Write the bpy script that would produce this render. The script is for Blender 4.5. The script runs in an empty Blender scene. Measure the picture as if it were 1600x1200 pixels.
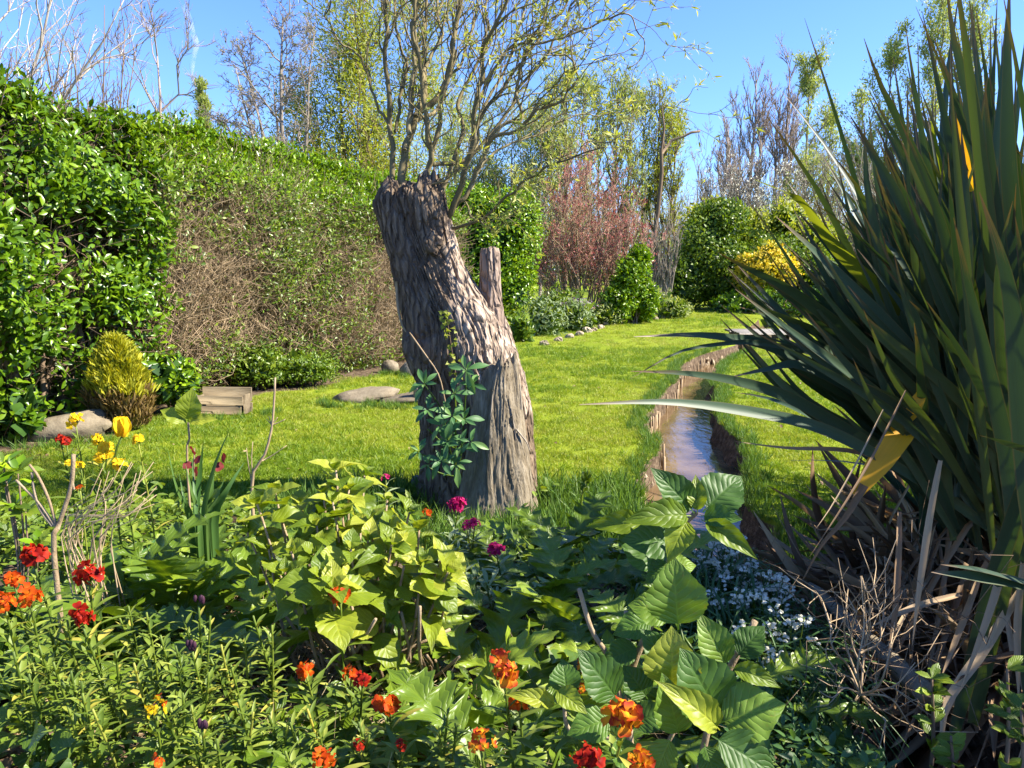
import bpy, math, random
import numpy as np
from mathutils import Matrix, Vector

R = math.radians
rng = np.random.default_rng(11)
random.seed(11)
SC = bpy.context.scene
COL = SC.collection

# ------------------------------------------------------------------ camera, world, sun, exposure
CAM_H, PITCH, FPX = 1.55, R(8.5), 1209.0
cam_data = bpy.data.cameras.new('camera')
cam = bpy.data.objects.new('camera', cam_data)
COL.objects.link(cam)
cam.location = (0, 0, CAM_H)
cam.rotation_euler = (R(90) - PITCH, 0, 0)
cam_data.sensor_width = 36.0
cam_data.lens = 36.0 * FPX / 1600.0
cam_data.clip_start = 0.05
cam_data.clip_end = 5000
SC.camera = cam

SUN_AZ, SUN_EL = R(97), R(42)          # azimuth clockwise from the view direction (+Y), elevation
world = bpy.data.worlds.new('World')
SC.world = world
world.use_nodes = True
wn = world.node_tree
for n in list(wn.nodes):
    wn.nodes.remove(n)
w_out = wn.nodes.new('ShaderNodeOutputWorld')
w_bg = wn.nodes.new('ShaderNodeBackground')
w_sky = wn.nodes.new('ShaderNodeTexSky')
w_sky.sky_type = 'NISHITA'
w_sky.sun_disc = False
w_sky.sun_elevation = SUN_EL
w_sky.sun_rotation = SUN_AZ
w_sky.air_density = 1.0
w_sky.dust_density = 0.1
w_sky.ozone_density = 3.0
w_bg.inputs['Strength'].default_value = 0.092
w_tint = wn.nodes.new('ShaderNodeMix')
w_tint.data_type = 'RGBA'
w_tint.blend_type = 'MULTIPLY'
w_tint.inputs[0].default_value = 1.0
w_tint.inputs[7].default_value = (0.55, 0.73, 1.15, 1)     # the deep clear blue of this sky, the same all round
wn.links.new(w_sky.outputs[0], w_tint.inputs[6])
wn.links.new(w_tint.outputs[2], w_bg.inputs['Color'])
wn.links.new(w_bg.outputs[0], w_out.inputs['Surface'])

sun_data = bpy.data.lights.new('sun', 'SUN')
sun_data.energy = 5.0
sun_data.angle = R(0.53)
sun_data.color = (1.0, 0.93, 0.80)
sun = bpy.data.objects.new('sun', sun_data)
COL.objects.link(sun)
_sd = Vector((math.sin(SUN_AZ) * math.cos(SUN_EL), math.cos(SUN_AZ) * math.cos(SUN_EL), math.sin(SUN_EL)))
sun.rotation_euler = _sd.to_track_quat('Z', 'Y').to_euler()
sun.location = (20, 0, 20)

SC.view_settings.view_transform = 'Standard'
SC.view_settings.look = 'None'
SC.view_settings.exposure = 1.7
SC.view_settings.gamma = 1.0
SC.view_settings.use_curve_mapping = False
SC.render.engine = 'CYCLES'
SC.cycles.use_denoising = True
SC.cycles.max_bounces = 7
SC.cycles.diffuse_bounces = 3
SC.cycles.glossy_bounces = 3
SC.cycles.transmission_bounces = 4
SC.cycles.caustics_reflective = False
SC.cycles.caustics_refractive = False

# ------------------------------------------------------------------ placing helpers
_cp, _sp = math.cos(PITCH), math.sin(PITCH)


def ray(px, py):
    xr, yr = (px - 800.0) / FPX, (600.0 - py) / FPX
    return np.array([xr, _cp + yr * _sp, -_sp + yr * _cp])


def P(px, py, d):
    """World point seen at photo pixel (1600x1200) at distance d straight ahead."""
    v = ray(px, py)
    return np.array([0, 0, CAM_H]) + v * (d / v[1])


def G(px, py, z=0.0):
    v = ray(px, py)
    return np.array([0, 0, CAM_H]) + v * ((z - CAM_H) / v[2])


def smooth(a, b, x):
    t = np.clip((np.asarray(x, float) - a) / (b - a), 0, 1)
    return t * t * (3 - 2 * t)


def vnoise(p, seed=0):
    """Value noise in 3D, vectorised; about -1..1."""
    p = np.asarray(p, float)
    i = np.floor(p).astype(np.int64)
    f = p - i
    f = f * f * (3 - 2 * f)

    def h(ix, iy, iz):
        n = (ix * 374761393 + iy * 668265263 + iz * 2147483647 + seed * 974711) & 0xFFFFFFFF
        n = ((n ^ (n >> 13)) * 1274126177) & 0xFFFFFFFF
        return ((n ^ (n >> 16)) & 0xFFFF) / 32767.5 - 1.0
    x, y, z = i[..., 0], i[..., 1], i[..., 2]
    fx, fy, fz = f[..., 0], f[..., 1], f[..., 2]
    c00 = h(x, y, z) * (1 - fx) + h(x + 1, y, z) * fx
    c10 = h(x, y + 1, z) * (1 - fx) + h(x + 1, y + 1, z) * fx
    c01 = h(x, y, z + 1) * (1 - fx) + h(x + 1, y, z + 1) * fx
    c11 = h(x, y + 1, z + 1) * (1 - fx) + h(x + 1, y + 1, z + 1) * fx
    return (c00 * (1 - fy) + c10 * fy) * (1 - fz) + (c01 * (1 - fy) + c11 * fy) * fz


def fbm(p, oct=4, seed=0):
    p = np.asarray(p, float)
    s, a = 0, 0.5
    for k in range(oct):
        s = s + a * vnoise(p, seed + k)
        p = p * 2.03 + 7.1
        a *= 0.5
    return s


def norm(v):
    v = np.asarray(v, float)
    return v / np.maximum(np.linalg.norm(v, axis=-1, keepdims=True), 1e-9)


def resample(pts, n):
    """Smooth (Catmull-Rom) resample of a polyline to n points."""
    pts = np.asarray(pts, float)
    if len(pts) == 2:
        t = np.linspace(0, 1, n)[:, None]
        return pts[0] * (1 - t) + pts[1] * t
    q = np.vstack([2 * pts[0] - pts[1], pts, 2 * pts[-1] - pts[-2]])
    seg = np.linalg.norm(np.diff(pts, axis=0), axis=1)
    cum = np.concatenate([[0], np.cumsum(seg)])
    u = np.interp(np.linspace(0, cum[-1], n), cum, np.arange(len(pts)))
    i = np.minimum(u.astype(int), len(pts) - 2)
    t = (u - i)[:, None]
    p0, p1, p2, p3 = q[i], q[i + 1], q[i + 2], q[i + 3]
    return 0.5 * ((2 * p1) + (-p0 + p2) * t + (2 * p0 - 5 * p1 + 4 * p2 - p3) * t ** 2 + (-p0 + 3 * p1 - 3 * p2 + p3) * t ** 3)


# ------------------------------------------------------------------ mesh builder
class Geo:
    def __init__(self):
        self.V, self.Q, self.T, self.r, self.uv, self.mq, self.mt = [], [], [], [], [], [], []
        self.n = 0

    def add(self, V, Q=None, T=None, rnd=None, uv=None, mi=0):
        V = np.asarray(V, float).reshape(-1, 3)
        m = len(V)
        self.V.append(V)
        if Q is not None and len(Q):
            Q = np.asarray(Q, np.int64).reshape(-1, 4)
            self.Q.append(Q + self.n)
            self.mq.append(np.full(len(Q), mi))
        if T is not None and len(T):
            T = np.asarray(T, np.int64).reshape(-1, 3)
            self.T.append(T + self.n)
            self.mt.append(np.full(len(T), mi))
        self.r.append(np.zeros(m) if rnd is None else np.broadcast_to(np.asarray(rnd, float), (m,)))
        self.uv.append(np.zeros((m, 2)) if uv is None else np.asarray(uv, float))
        self.n += m
        return self

    def mesh(self, name, mats, smooth_shade=True):
        V = np.vstack(self.V)
        Q = np.vstack(self.Q) if self.Q else np.zeros((0, 4), np.int64)
        T = np.vstack(self.T) if self.T else np.zeros((0, 3), np.int64)
        me = bpy.data.meshes.new(name)
        me.vertices.add(len(V))
        me.vertices.foreach_set('co', V.astype(np.float32).ravel())
        nl = Q.size + T.size
        me.loops.add(nl)
        li = np.concatenate([Q.ravel(), T.ravel()]).astype(np.int32)
        me.loops.foreach_set('vertex_index', li)
        me.polygons.add(len(Q) + len(T))
        ls = np.concatenate([np.arange(len(Q)) * 4, Q.size + np.arange(len(T)) * 3]).astype(np.int32)
        me.polygons.foreach_set('loop_start', ls)
        mi = np.concatenate([np.concatenate(self.mq) if self.mq else np.zeros(0), np.concatenate(self.mt) if self.mt else np.zeros(0)]).astype(np.int32)
        me.polygons.foreach_set('material_index', mi)
        me.polygons.foreach_set('use_smooth', np.full(len(Q) + len(T), smooth_shade))
        a = me.attributes.new('rnd', 'FLOAT', 'POINT')
        a.data.foreach_set('value', np.concatenate(self.r).astype(np.float32))
        uvl = me.uv_layers.new(name='UVMap')
        uvl.data.foreach_set('uv', np.vstack(self.uv)[li].astype(np.float32).ravel())
        for m in (mats if isinstance(mats, (list, tuple)) else [mats]):
            me.materials.append(m)
        me.update(calc_edges=True)
        me.validate()
        return me


def tag(o, label=None, cat=None, group=None, kind=None):
    if label:
        o['label'] = label
    if cat:
        o['category'] = cat
    if group:
        o['group'] = group
    if kind:
        o['kind'] = kind
    return o


def thing(name, label, cat, loc, group=None):
    o = bpy.data.objects.new(name, None)
    o.empty_display_size = 0.1
    COL.objects.link(o)
    o.location = [float(v) for v in loc]
    return tag(o, label, cat, group)


def wmat(o):
    """World matrix from the chain of basis matrices (no depsgraph needed)."""
    m = o.matrix_basis.copy()
    while o.parent is not None:
        o = o.parent
        m = o.matrix_basis @ m
    return m


def obj(name, me, parent=None, M=None, kind=None, label=None):
    """Link a mesh object; M is its WORLD matrix (identity when the mesh is in world coordinates)."""
    o = bpy.data.objects.new(name, me)
    COL.objects.link(o)
    Mw = Matrix.Identity(4) if M is None else M
    if parent is not None:
        o.parent = parent
        o.matrix_basis = wmat(parent).inverted() @ Mw
    else:
        o.matrix_basis = Mw
    if kind:
        o['kind'] = kind
    if label:
        o['label'] = label
    return o


def m4(Rm, t, s=1.0):
    M = Matrix.Identity(4)
    Rm = np.asarray(Rm)
    for i in range(3):
        for j in range(3):
            M[i][j] = float(Rm[i, j] * (s if np.isscalar(s) else s[j]))
        M[i][3] = float(t[i])
    return M


def orient(y, z):
    """Rotation matrices (m,3,3) with local Y along y and local Z near z."""
    y = norm(y)
    z = np.asarray(z, float) - np.sum(np.asarray(z) * y, -1, keepdims=True) * y
    z = norm(z)
    x = np.cross(y, z)
    return np.stack([x, y, z], -1)


def rand_dirs(n):
    return norm(rng.normal(size=(n, 3)))


def scatter_geo(geo, tpl, y, z, pos, size, wide=None, rnd=None, mi=0):
    """Copy the leaf template to every (pos, y, z, size) into geo."""
    V, Q, T, uv = tpl
    m = len(pos)
    Rm = orient(y, z)
    L = V[None] * np.ones((m, 1, 1))
    if wide is not None:
        L = L * np.stack([wide, np.ones(m), np.ones(m)], -1)[:, None, :]
    W = np.einsum('mij,mvj->mvi', Rm, L * np.asarray(size).reshape(-1, 1, 1)) + np.asarray(pos)[:, None, :]
    nv = len(V)
    off = (np.arange(m) * nv)[:, None, None]
    q = (Q[None] + off).reshape(-1, 4) if Q is not None and len(Q) else None
    t = (T[None] + off).reshape(-1, 3) if T is not None and len(T) else None
    if rnd is None:
        rnd = rng.random(m)
    geo.add(W.reshape(-1, 3), q, t, np.repeat(rnd, nv), np.tile(uv, (m, 1)), mi)


def tubes(geo, Pts, Rad, sides=4, rnd=None, mi=0, closed=True):
    """Batch of tubes: Pts (m,n,3), Rad (m,n)."""
    Pts = np.asarray(Pts, float)
    Rad = np.asarray(Rad, float)
    m, n, _ = Pts.shape
    t = np.gradient(Pts, axis=1)
    t = norm(t)
    ref = np.where(np.abs(t[:, :1, 2:3]) > 0.9, np.array([1.0, 0, 0]), np.array([0, 0, 1.0]))
    ref = np.broadcast_to(ref, t.shape)
    a = norm(np.cross(t, ref))
    b = np.cross(t, a)
    ang = np.arange(sides) * 2 * np.pi / sides
    ring = a[:, :, None, :] * np.cos(ang)[None, None, :, None] + b[:, :, None, :] * np.sin(ang)[None, None, :, None]
    V = Pts[:, :, None, :] + ring * Rad[:, :, None, None]
    k = np.arange(n - 1)[:, None] * sides
    s = np.arange(sides)[None]
    s2 = (s + 1) % sides
    q = np.stack([k + s, k + s2, k + sides + s2, k + sides + s], -1).reshape(-1, 4)
    qq = (q[None] + (np.arange(m) * n * sides)[:, None, None]).reshape(-1, 4)
    uv = np.stack([np.broadcast_to(np.arange(sides) / sides, (n, sides)), np.broadcast_to(np.linspace(0, 1, n)[:, None], (n, sides))], -1).reshape(-1, 2)
    if rnd is None:
        rnd = rng.random(m)
    geo.add(V.reshape(-1, 3), qq, None, np.repeat(rnd, n * sides), np.tile(uv, (m, 1)), mi)
    if closed:
        T = []
        for e in (0, n - 1):
            for i in range(1, sides - 1):
                T.append((e * sides, e * sides + i, e * sides + i + 1))
        T = np.array(T)
        geo.T.append(((T[None] + (np.arange(m) * n * sides)[:, None, None]).reshape(-1, 3)) + geo.n - m * n * sides)
        geo.mt.append(np.full(len(T) * m, mi))


def tube1(geo, pts, r0, r1, sides=6, n=None, mi=0, rnd=None, power=1.0):
    pts = resample(pts, n or max(2 * len(pts), 4)) if len(pts) > 1 else pts
    rr = r0 + (r1 - r0) * np.linspace(0, 1, len(pts)) ** power
    tubes(geo, pts[None], rr[None], sides, rnd=None if rnd is None else np.array([rnd]), mi=mi)


# ------------------------------------------------------------------ materials
def ramp_mix(nt, fac, stops):
    r = nt.nodes.new('ShaderNodeValToRGB')
    e = r.color_ramp.elements
    while len(e) < len(stops):
        e.new(0.5)
    for el, (p, c) in zip(e, stops):
        el.position = p
        el.color = (*c, 1)
    nt.links.new(fac, r.inputs[0])
    return r.outputs[0]


def math_n(nt, op, a, b=None, c=None):
    n = nt.nodes.new('ShaderNodeMath')
    n.operation = op
    for i, v in enumerate((a, b, c)):
        if v is None:
            continue
        if hasattr(v, 'is_linked'):
            nt.links.new(v, n.inputs[i])
        else:
            n.inputs[i].default_value = v
    return n.outputs[0]


def mix_col(nt, fac, a, b, mode='MIX'):
    n = nt.nodes.new('ShaderNodeMix')
    n.data_type = 'RGBA'
    n.blend_type = mode
    for s, v in ((n.inputs[0], fac), (n.inputs[6], a), (n.inputs[7], b)):
        if hasattr(v, 'is_linked'):
            nt.links.new(v, s)
        elif np.isscalar(v):
            s.default_value = v
        else:
            s.default_value = (*v, 1)
    return n.outputs[2]


def new_mat(name):
    m = bpy.data.materials.new(name)
    m.use_nodes = True
    nt = m.node_tree
    for n in list(nt.nodes):
        nt.nodes.remove(n)
    out = nt.nodes.new('ShaderNodeOutputMaterial')
    bs = nt.nodes.new('ShaderNodeBsdfPrincipled')
    nt.links.new(bs.outputs[0], out.inputs['Surface'])
    return m, nt, bs, out


def rnd_socket(nt):
    at = nt.nodes.new('ShaderNodeAttribute')
    at.attribute_type = 'GEOMETRY'
    at.attribute_name = 'rnd'
    oi = nt.nodes.new('ShaderNodeObjectInfo')
    return math_n(nt, 'FRACT', math_n(nt, 'ADD', at.outputs['Fac'], oi.outputs['Random']))


def tex(nt, kind, scale, coord='Object', stretch=None, **kw):
    tc = nt.nodes.new('ShaderNodeTexCoord')
    src = tc.outputs[coord]
    if stretch is not None:
        mp = nt.nodes.new('ShaderNodeMapping')
        mp.inputs['Scale'].default_value = stretch
        nt.links.new(src, mp.inputs[0])
        src = mp.outputs[0]
    t = nt.nodes.new(kind)
    nt.links.new(src, t.inputs['Vector'])
    t.inputs['Scale'].default_value = scale
    for k, v in kw.items():
        t.inputs[k].default_value = v
    return t


def leaf_mat(name, stops, rough=0.42, transl=0.35, tcol=(1.25, 1.2, 0.45), vein=None, spec=0.4, mottled=0.25, stripe=0.0, edge=None, spots=0.0):
    """Leaf: gloss coat over diffuse plus transmitted light; colour varies leaf by leaf."""
    m, nt, bs, out = new_mat(name)
    r = rnd_socket(nt)
    col = ramp_mix(nt, r, stops)
    nz = tex(nt, 'ShaderNodeTexNoise', 35.0, Detail=2.0)
    col = mix_col(nt, math_n(nt, 'MULTIPLY', nz.outputs[0], mottled), col, mix_col(nt, 1.0, col, (1.5, 1.4, 0.9), 'MULTIPLY'))
    if spots:
        sn = tex(nt, 'ShaderNodeTexNoise', 26.0, Detail=4.0, Roughness=0.7)
        oi2 = nt.nodes.new('ShaderNodeObjectInfo')
        th = math_n(nt, 'ADD', sn.outputs[0], math_n(nt, 'MULTIPLY', math_n(nt, 'SUBTRACT', oi2.outputs['Random'], .5), .12))
        sp = ramp_mix(nt, th, [(0.63, (0, 0, 0)), (0.70, (1, 1, 1))])
        col = mix_col(nt, math_n(nt, 'MULTIPLY', sp, spots), col, (0.20, 0.15, 0.03))
    if stripe:
        st = tex(nt, 'ShaderNodeTexNoise', 1.0, coord='UV', stretch=(42, 1.2, 1), Detail=2.0)
        col = mix_col(nt, math_n(nt, 'MULTIPLY', st.outputs[0], stripe), col, mix_col(nt, 1.0, col, (1.9, 1.7, 1.5), 'MULTIPLY'))
    if edge:
        uv = nt.nodes.new('ShaderNodeUVMap')
        sx = nt.nodes.new('ShaderNodeSeparateXYZ')
        nt.links.new(uv.outputs[0], sx.inputs[0])
        au = math_n(nt, 'ABSOLUTE', math_n(nt, 'SUBTRACT', math_n(nt, 'MULTIPLY', sx.outputs[0], 2.0), 1.0))
        rim = ramp_mix(nt, au, [(0.86, (0, 0, 0)), (0.95, (1, 1, 1))])
        nv = tex(nt, 'ShaderNodeTexNoise', 1.0, coord='UV', stretch=(9, 14, 1), Detail=3.0)
        tp = ramp_mix(nt, math_n(nt, 'ADD', sx.outputs[1], math_n(nt, 'MULTIPLY', math_n(nt, 'SUBTRACT', nv.outputs[0], .5), .22)), [(0.90, (0, 0, 0)), (0.96, (1, 1, 1))])
        col = mix_col(nt, math_n(nt, 'MULTIPLY', rim, 0.4), col, edge)
        col = mix_col(nt, tp, col, (0.12, 0.075, 0.04))
        sp = ramp_mix(nt, nv.outputs[0], [(0.66, (0, 0, 0)), (0.74, (1, 1, 1))])
        col = mix_col(nt, math_n(nt, 'MULTIPLY', sp, 0.5), col, (0.13, 0.11, 0.04))
    if vein:
        uv = nt.nodes.new('ShaderNodeUVMap')
        sx = nt.nodes.new('ShaderNodeSeparateXYZ')
        nt.links.new(uv.outputs[0], sx.inputs[0])
        au = math_n(nt, 'ABSOLUTE', math_n(nt, 'SUBTRACT', math_n(nt, 'MULTIPLY', sx.outputs[0], 2.0), 1.0))
        ph = math_n(nt, 'SUBTRACT', math_n(nt, 'MULTIPLY', sx.outputs[1], vein[0]), math_n(nt, 'MULTIPLY', au, vein[1]))
        wv = math_n(nt, 'ABSOLUTE', math_n(nt, 'SINE', math_n(nt, 'MULTIPLY', ph, math.pi)))      # 0 on the side veins
        mid = math_n(nt, 'MINIMUM', math_n(nt, 'MULTIPLY', au, 9.0), 1.0)                            # 0 on the midrib
        hgt = math_n(nt, 'MULTIPLY', math_n(nt, 'POWER', wv, 0.5), mid)
        bp = nt.nodes.new('ShaderNodeBump')
        bp.inputs['Strength'].default_value = 0.5
        bp.inputs['Distance'].default_value = vein[2] * 0.6
        nt.links.new(hgt, bp.inputs['Height'])
        nt.links.new(bp.outputs[0], bs.inputs['Normal'])
        line = math_n(nt, 'SUBTRACT', 1.0, math_n(nt, 'MINIMUM', math_n(nt, 'MULTIPLY', math_n(nt, 'MULTIPLY', wv, mid), 3.0), 1.0))
        col = mix_col(nt, math_n(nt, 'MULTIPLY', line, 0.45), col, mix_col(nt, 1.0, col, (1.8, 1.6, 1.6), 'MULTIPLY'))
    nt.links.new(col, bs.inputs['Base Color'])
    bs.inputs['Roughness'].default_value = rough
    bs.inputs['Specular IOR Level'].default_value = spec
    tr = nt.nodes.new('ShaderNodeBsdfTranslucent')
    nt.links.new(mix_col(nt, 1.0, col, tcol, 'MULTIPLY'), tr.inputs['Color'])
    mx = nt.nodes.new('ShaderNodeMixShader')
    mx.inputs[0].default_value = transl
    nt.links.new(bs.outputs[0], mx.inputs[1])
    nt.links.new(tr.outputs[0], mx.inputs[2])
    nt.links.new(mx.outputs[0], out.inputs['Surface'])
    return m


def bark_mat(name, stops, scale=14, stretch=(1, 1, 0.18), bump=0.02, rough=0.85, plates=0, bare=False):
    m, nt, bs, out = new_mat(name)
    t1 = tex(nt, 'ShaderNodeTexNoise', scale, stretch=stretch, Detail=8.0, Roughness=0.65)
    t2 = tex(nt, 'ShaderNodeTexNoise', scale * 5, stretch=stretch, Detail=5.0)
    r = rnd_socket(nt)
    f = math_n(nt, 'ADD', math_n(nt, 'MULTIPLY', t1.outputs[0], 0.75), 0.12 if bare else math_n(nt, 'MULTIPLY', r, 0.25))
    col = ramp_mix(nt, f, stops)
    col = mix_col(nt, math_n(nt, 'MULTIPLY', t2.outputs[0], 0.5), col, mix_col(nt, 1.0, col, (0.5, 0.47, 0.44), 'MULTIPLY'))
    hsum = math_n(nt, 'ADD', t1.outputs[0], math_n(nt, 'MULTIPLY', t2.outputs[0], 0.35))
    if bare:  # bare wood, paled further to paint in the sunlit side
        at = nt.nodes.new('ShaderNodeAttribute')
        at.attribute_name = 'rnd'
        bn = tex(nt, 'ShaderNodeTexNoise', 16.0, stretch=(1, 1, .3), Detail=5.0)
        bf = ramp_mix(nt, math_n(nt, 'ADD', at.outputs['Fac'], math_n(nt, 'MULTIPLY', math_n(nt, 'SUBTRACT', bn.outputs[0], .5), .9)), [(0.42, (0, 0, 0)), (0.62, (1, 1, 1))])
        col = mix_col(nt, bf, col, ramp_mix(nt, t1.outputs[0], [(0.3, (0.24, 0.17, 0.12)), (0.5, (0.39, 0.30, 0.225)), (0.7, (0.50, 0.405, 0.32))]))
    if plates:
        wp = tex(nt, 'ShaderNodeTexNoise', 5.0, Detail=3.0)
        tc = nt.nodes.new('ShaderNodeTexCoord')
        ad = nt.nodes.new('ShaderNodeVectorMath')
        ad.operation = 'MULTIPLY_ADD'
        nt.links.new(wp.outputs['Color'], ad.inputs[0])
        ad.inputs[1].default_value = (.10, .10, .10)
        nt.links.new(tc.outputs['Object'], ad.inputs[2])
        mp = nt.nodes.new('ShaderNodeMapping')
        mp.inputs['Scale'].default_value = (1, 1, 0.24)
        nt.links.new(ad.outputs[0], mp.inputs[0])
        vo = nt.nodes.new('ShaderNodeTexVoronoi')
        vo.feature = 'DISTANCE_TO_EDGE'
        vo.inputs['Scale'].default_value = plates
        nt.links.new(mp.outputs[0], vo.inputs['Vector'])
        ck = math_n(nt, 'MINIMUM', math_n(nt, 'MULTIPLY', vo.outputs['Distance'], 5.0), 1.0)
        hsum = math_n(nt, 'ADD', math_n(nt, 'MULTIPLY', ck, 1.6), hsum)
        col = mix_col(nt, math_n(nt, 'MULTIPLY', math_n(nt, 'SUBTRACT', 1.0, ck), 0.6), col, (0.075, 0.05, 0.036))
    nt.links.new(col, bs.inputs['Base Color'])
    bs.inputs['Roughness'].default_value = rough
    bs.inputs['Specular IOR Level'].default_value = 0.25
    bp = nt.nodes.new('ShaderNodeBump')
    bp.inputs['Strength'].default_value = 0.8
    bp.inputs['Distance'].default_value = bump
    nt.links.new(hsum, bp.inputs['Height'])
    nt.links.new(bp.outputs[0], bs.inputs['Normal'])
    return m


def stone_mat(name, stops, scale=9):
    return bark_mat(name, stops, scale=scale, stretch=(1, 1, 1), bump=0.012, rough=0.9)


def petal_mat(name, stops, transl=0.42, streak=None):
    m, nt, bs, out = new_mat(name)
    uv = nt.nodes.new('ShaderNodeUVMap')
    sx = nt.nodes.new('ShaderNodeSeparateXYZ')
    nt.links.new(uv.outputs[0], sx.inputs[0])
    r = rnd_socket(nt)
    nz = tex(nt, 'ShaderNodeTexNoise', 90.0, Detail=2.0)
    f = math_n(nt, 'ADD', math_n(nt, 'MULTIPLY', sx.outputs[1], 0.55), math_n(nt, 'ADD', math_n(nt, 'MULTIPLY', r, 0.35), math_n(nt, 'MULTIPLY', math_n(nt, 'SUBTRACT', nz.outputs[0], 0.5), 0.5)))
    col = ramp_mix(nt, f, stops)
    nt.links.new(col, bs.inputs['Base Color'])
    bs.inputs['Roughness'].default_value = 0.6
    bs.inputs['Specular IOR Level'].default_value = 0.15
    tr = nt.nodes.new('ShaderNodeBsdfTranslucent')
    nt.links.new(col, tr.inputs['Color'])
    mx = nt.nodes.new('ShaderNodeMixShader')
    mx.inputs[0].default_value = transl
    nt.links.new(bs.outputs[0], mx.inputs[1])
    nt.links.new(tr.outputs[0], mx.inputs[2])
    nt.links.new(mx.outputs[0], out.inputs['Surface'])
    return m


M = {}
M['hedge'] = leaf_mat('hedge leaf', [(0, (0.042, 0.095, 0.004)), (0.6, (0.092, 0.18, 0.006)), (1, (0.18, 0.28, 0.012))], rough=0.3, transl=0.3)
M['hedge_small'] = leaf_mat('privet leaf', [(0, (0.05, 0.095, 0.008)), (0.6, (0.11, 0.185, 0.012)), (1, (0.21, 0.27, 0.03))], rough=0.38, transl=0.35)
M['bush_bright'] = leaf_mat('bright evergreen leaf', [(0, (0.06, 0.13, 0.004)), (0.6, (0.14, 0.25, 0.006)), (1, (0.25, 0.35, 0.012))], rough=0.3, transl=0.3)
M['yellowgreen'] = leaf_mat('spring yellow green leaf', [(0, (0.18, 0.23, 0.02)), (1, (0.36, 0.38, 0.05))], transl=0.45, rough=0.55)
M['willow_leaf'] = leaf_mat('willow leaf', [(0, (0.24, 0.29, 0.05)), (1, (0.42, 0.42, 0.11))], transl=0.45, rough=0.5)
M['pale_leaf'] = leaf_mat('pale spring leaf', [(0, (0.19, 0.25, 0.07)), (1, (0.36, 0.40, 0.15))], transl=0.45, rough=0.5)
M['grey_leaf'] = leaf_mat('grey green leaf', [(0, (0.10, 0.15, 0.06)), (1, (0.22, 0.28, 0.13))], transl=0.25, rough=0.6)
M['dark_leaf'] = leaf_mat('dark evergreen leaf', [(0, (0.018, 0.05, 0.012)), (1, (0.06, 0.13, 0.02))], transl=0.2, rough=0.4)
M['conifer'] = leaf_mat('golden conifer needle', [(0, (0.18, 0.20, 0.010)), (0.5, (0.33, 0.33, 0.016)), (1, (0.48, 0.44, 0.03))], transl=0.3, rough=0.6)
M['conifer_brown'] = leaf_mat('browned conifer needle', [(0, (0.10, 0.06, 0.02)), (1, (0.22, 0.15, 0.04))], transl=0.2, rough=0.7)
M['gold'] = leaf_mat('golden blossom', [(0, (0.50, 0.36, 0.02)), (1, (0.75, 0.58, 0.04))], transl=0.3, rough=0.6)
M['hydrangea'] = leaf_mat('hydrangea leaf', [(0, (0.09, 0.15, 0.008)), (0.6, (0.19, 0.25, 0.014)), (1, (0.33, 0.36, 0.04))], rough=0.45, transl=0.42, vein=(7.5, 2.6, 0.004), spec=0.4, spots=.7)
M['hydrangea_deep'] = leaf_mat('hydrangea leaf in shade', [(0, (0.04, 0.095, 0.012)), (0.6, (0.07, 0.15, 0.016)), (1, (0.15, 0.24, 0.022))], rough=0.5, transl=0.32, vein=(8.5, 2.8, 0.004), spec=0.4, spots=.6)  # darker copy of the leaf above, shade put into the colour
M['acanthus'] = leaf_mat('acanthus leaf', [(0, (0.06, 0.11, 0.008)), (0.7, (0.12, 0.19, 0.012)), (1, (0.20, 0.27, 0.022))], rough=0.40, transl=0.3, vein=(6.0, 3.0, 0.005), spec=0.45, spots=.6)
M['wallflower_leaf'] = leaf_mat('wallflower leaf', [(0, (0.075, 0.125, 0.015)), (0.6, (0.15, 0.21, 0.025)), (0.9, (0.25, 0.30, 0.05)), (1, (0.42, 0.36, 0.06))], rough=0.5, transl=0.35)
M['blue_leaf'] = leaf_mat('strap leaf', [(0, (0.04, 0.10, 0.03)), (1, (0.10, 0.19, 0.05))], rough=0.4, transl=0.3)
M['iris'] = leaf_mat('iris blade', [(0, (0.05, 0.12, 0.03)), (1, (0.13, 0.22, 0.05))], rough=0.4, transl=0.3)
M['stock_leaf'] = leaf_mat('grey stock leaf', [(0, (0.16, 0.22, 0.10)), (1, (0.30, 0.36, 0.18))], rough=0.6, transl=0.25)
M['echium'] = leaf_mat('fleshy leaf', [(0, (0.05, 0.13, 0.045)), (0.7, (0.09, 0.20, 0.06)), (1, (0.17, 0.28, 0.08))], rough=0.45, transl=0.3, vein=(1.0, 0.2, 0.002))
M['flax'] = leaf_mat('flax blade', [(0, (0.015, 0.033, 0.019)), (0.75, (0.026, 0.050, 0.028)), (1, (0.05, 0.075, 0.025))], rough=0.5, transl=0.08, tcol=(2.2, 2.3, 0.4), spec=0.35, mottled=0.15, stripe=1.0, edge=(0.13, 0.085, 0.03))
M['flax_lit'] = leaf_mat('sunlit lime flax blade', [(0, (0.07, 0.095, 0.012)), (1, (0.13, 0.15, 0.018))], rough=0.45, transl=0.4, tcol=(1.4, 1.4, 0.4), spec=0.35, stripe=0.6)  # lighter flax copy, sunlight put into the blade colour
M['flax_yellow'] = leaf_mat('yellowed flax blade', [(0, (0.55, 0.27, 0.008)), (1, (0.62, 0.34, 0.012))], rough=0.5, transl=0.4, tcol=(1.2, 1.1, 0.6), stripe=0.4)
M['flax_dead'] = leaf_mat('dead flax blade', [(0, (0.075, 0.045, 0.022)), (0.5, (0.16, 0.105, 0.06)), (1, (0.34, 0.26, 0.165))], rough=0.75, transl=0.12, tcol=(1, 0.9, 0.7), stripe=0.6)
M['flax_edge'] = leaf_mat('orange flax margin', [(0, (0.20, 0.10, 0.03)), (1, (0.30, 0.16, 0.05))], rough=0.5, transl=0.2, tcol=(1, 1, 1))
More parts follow.
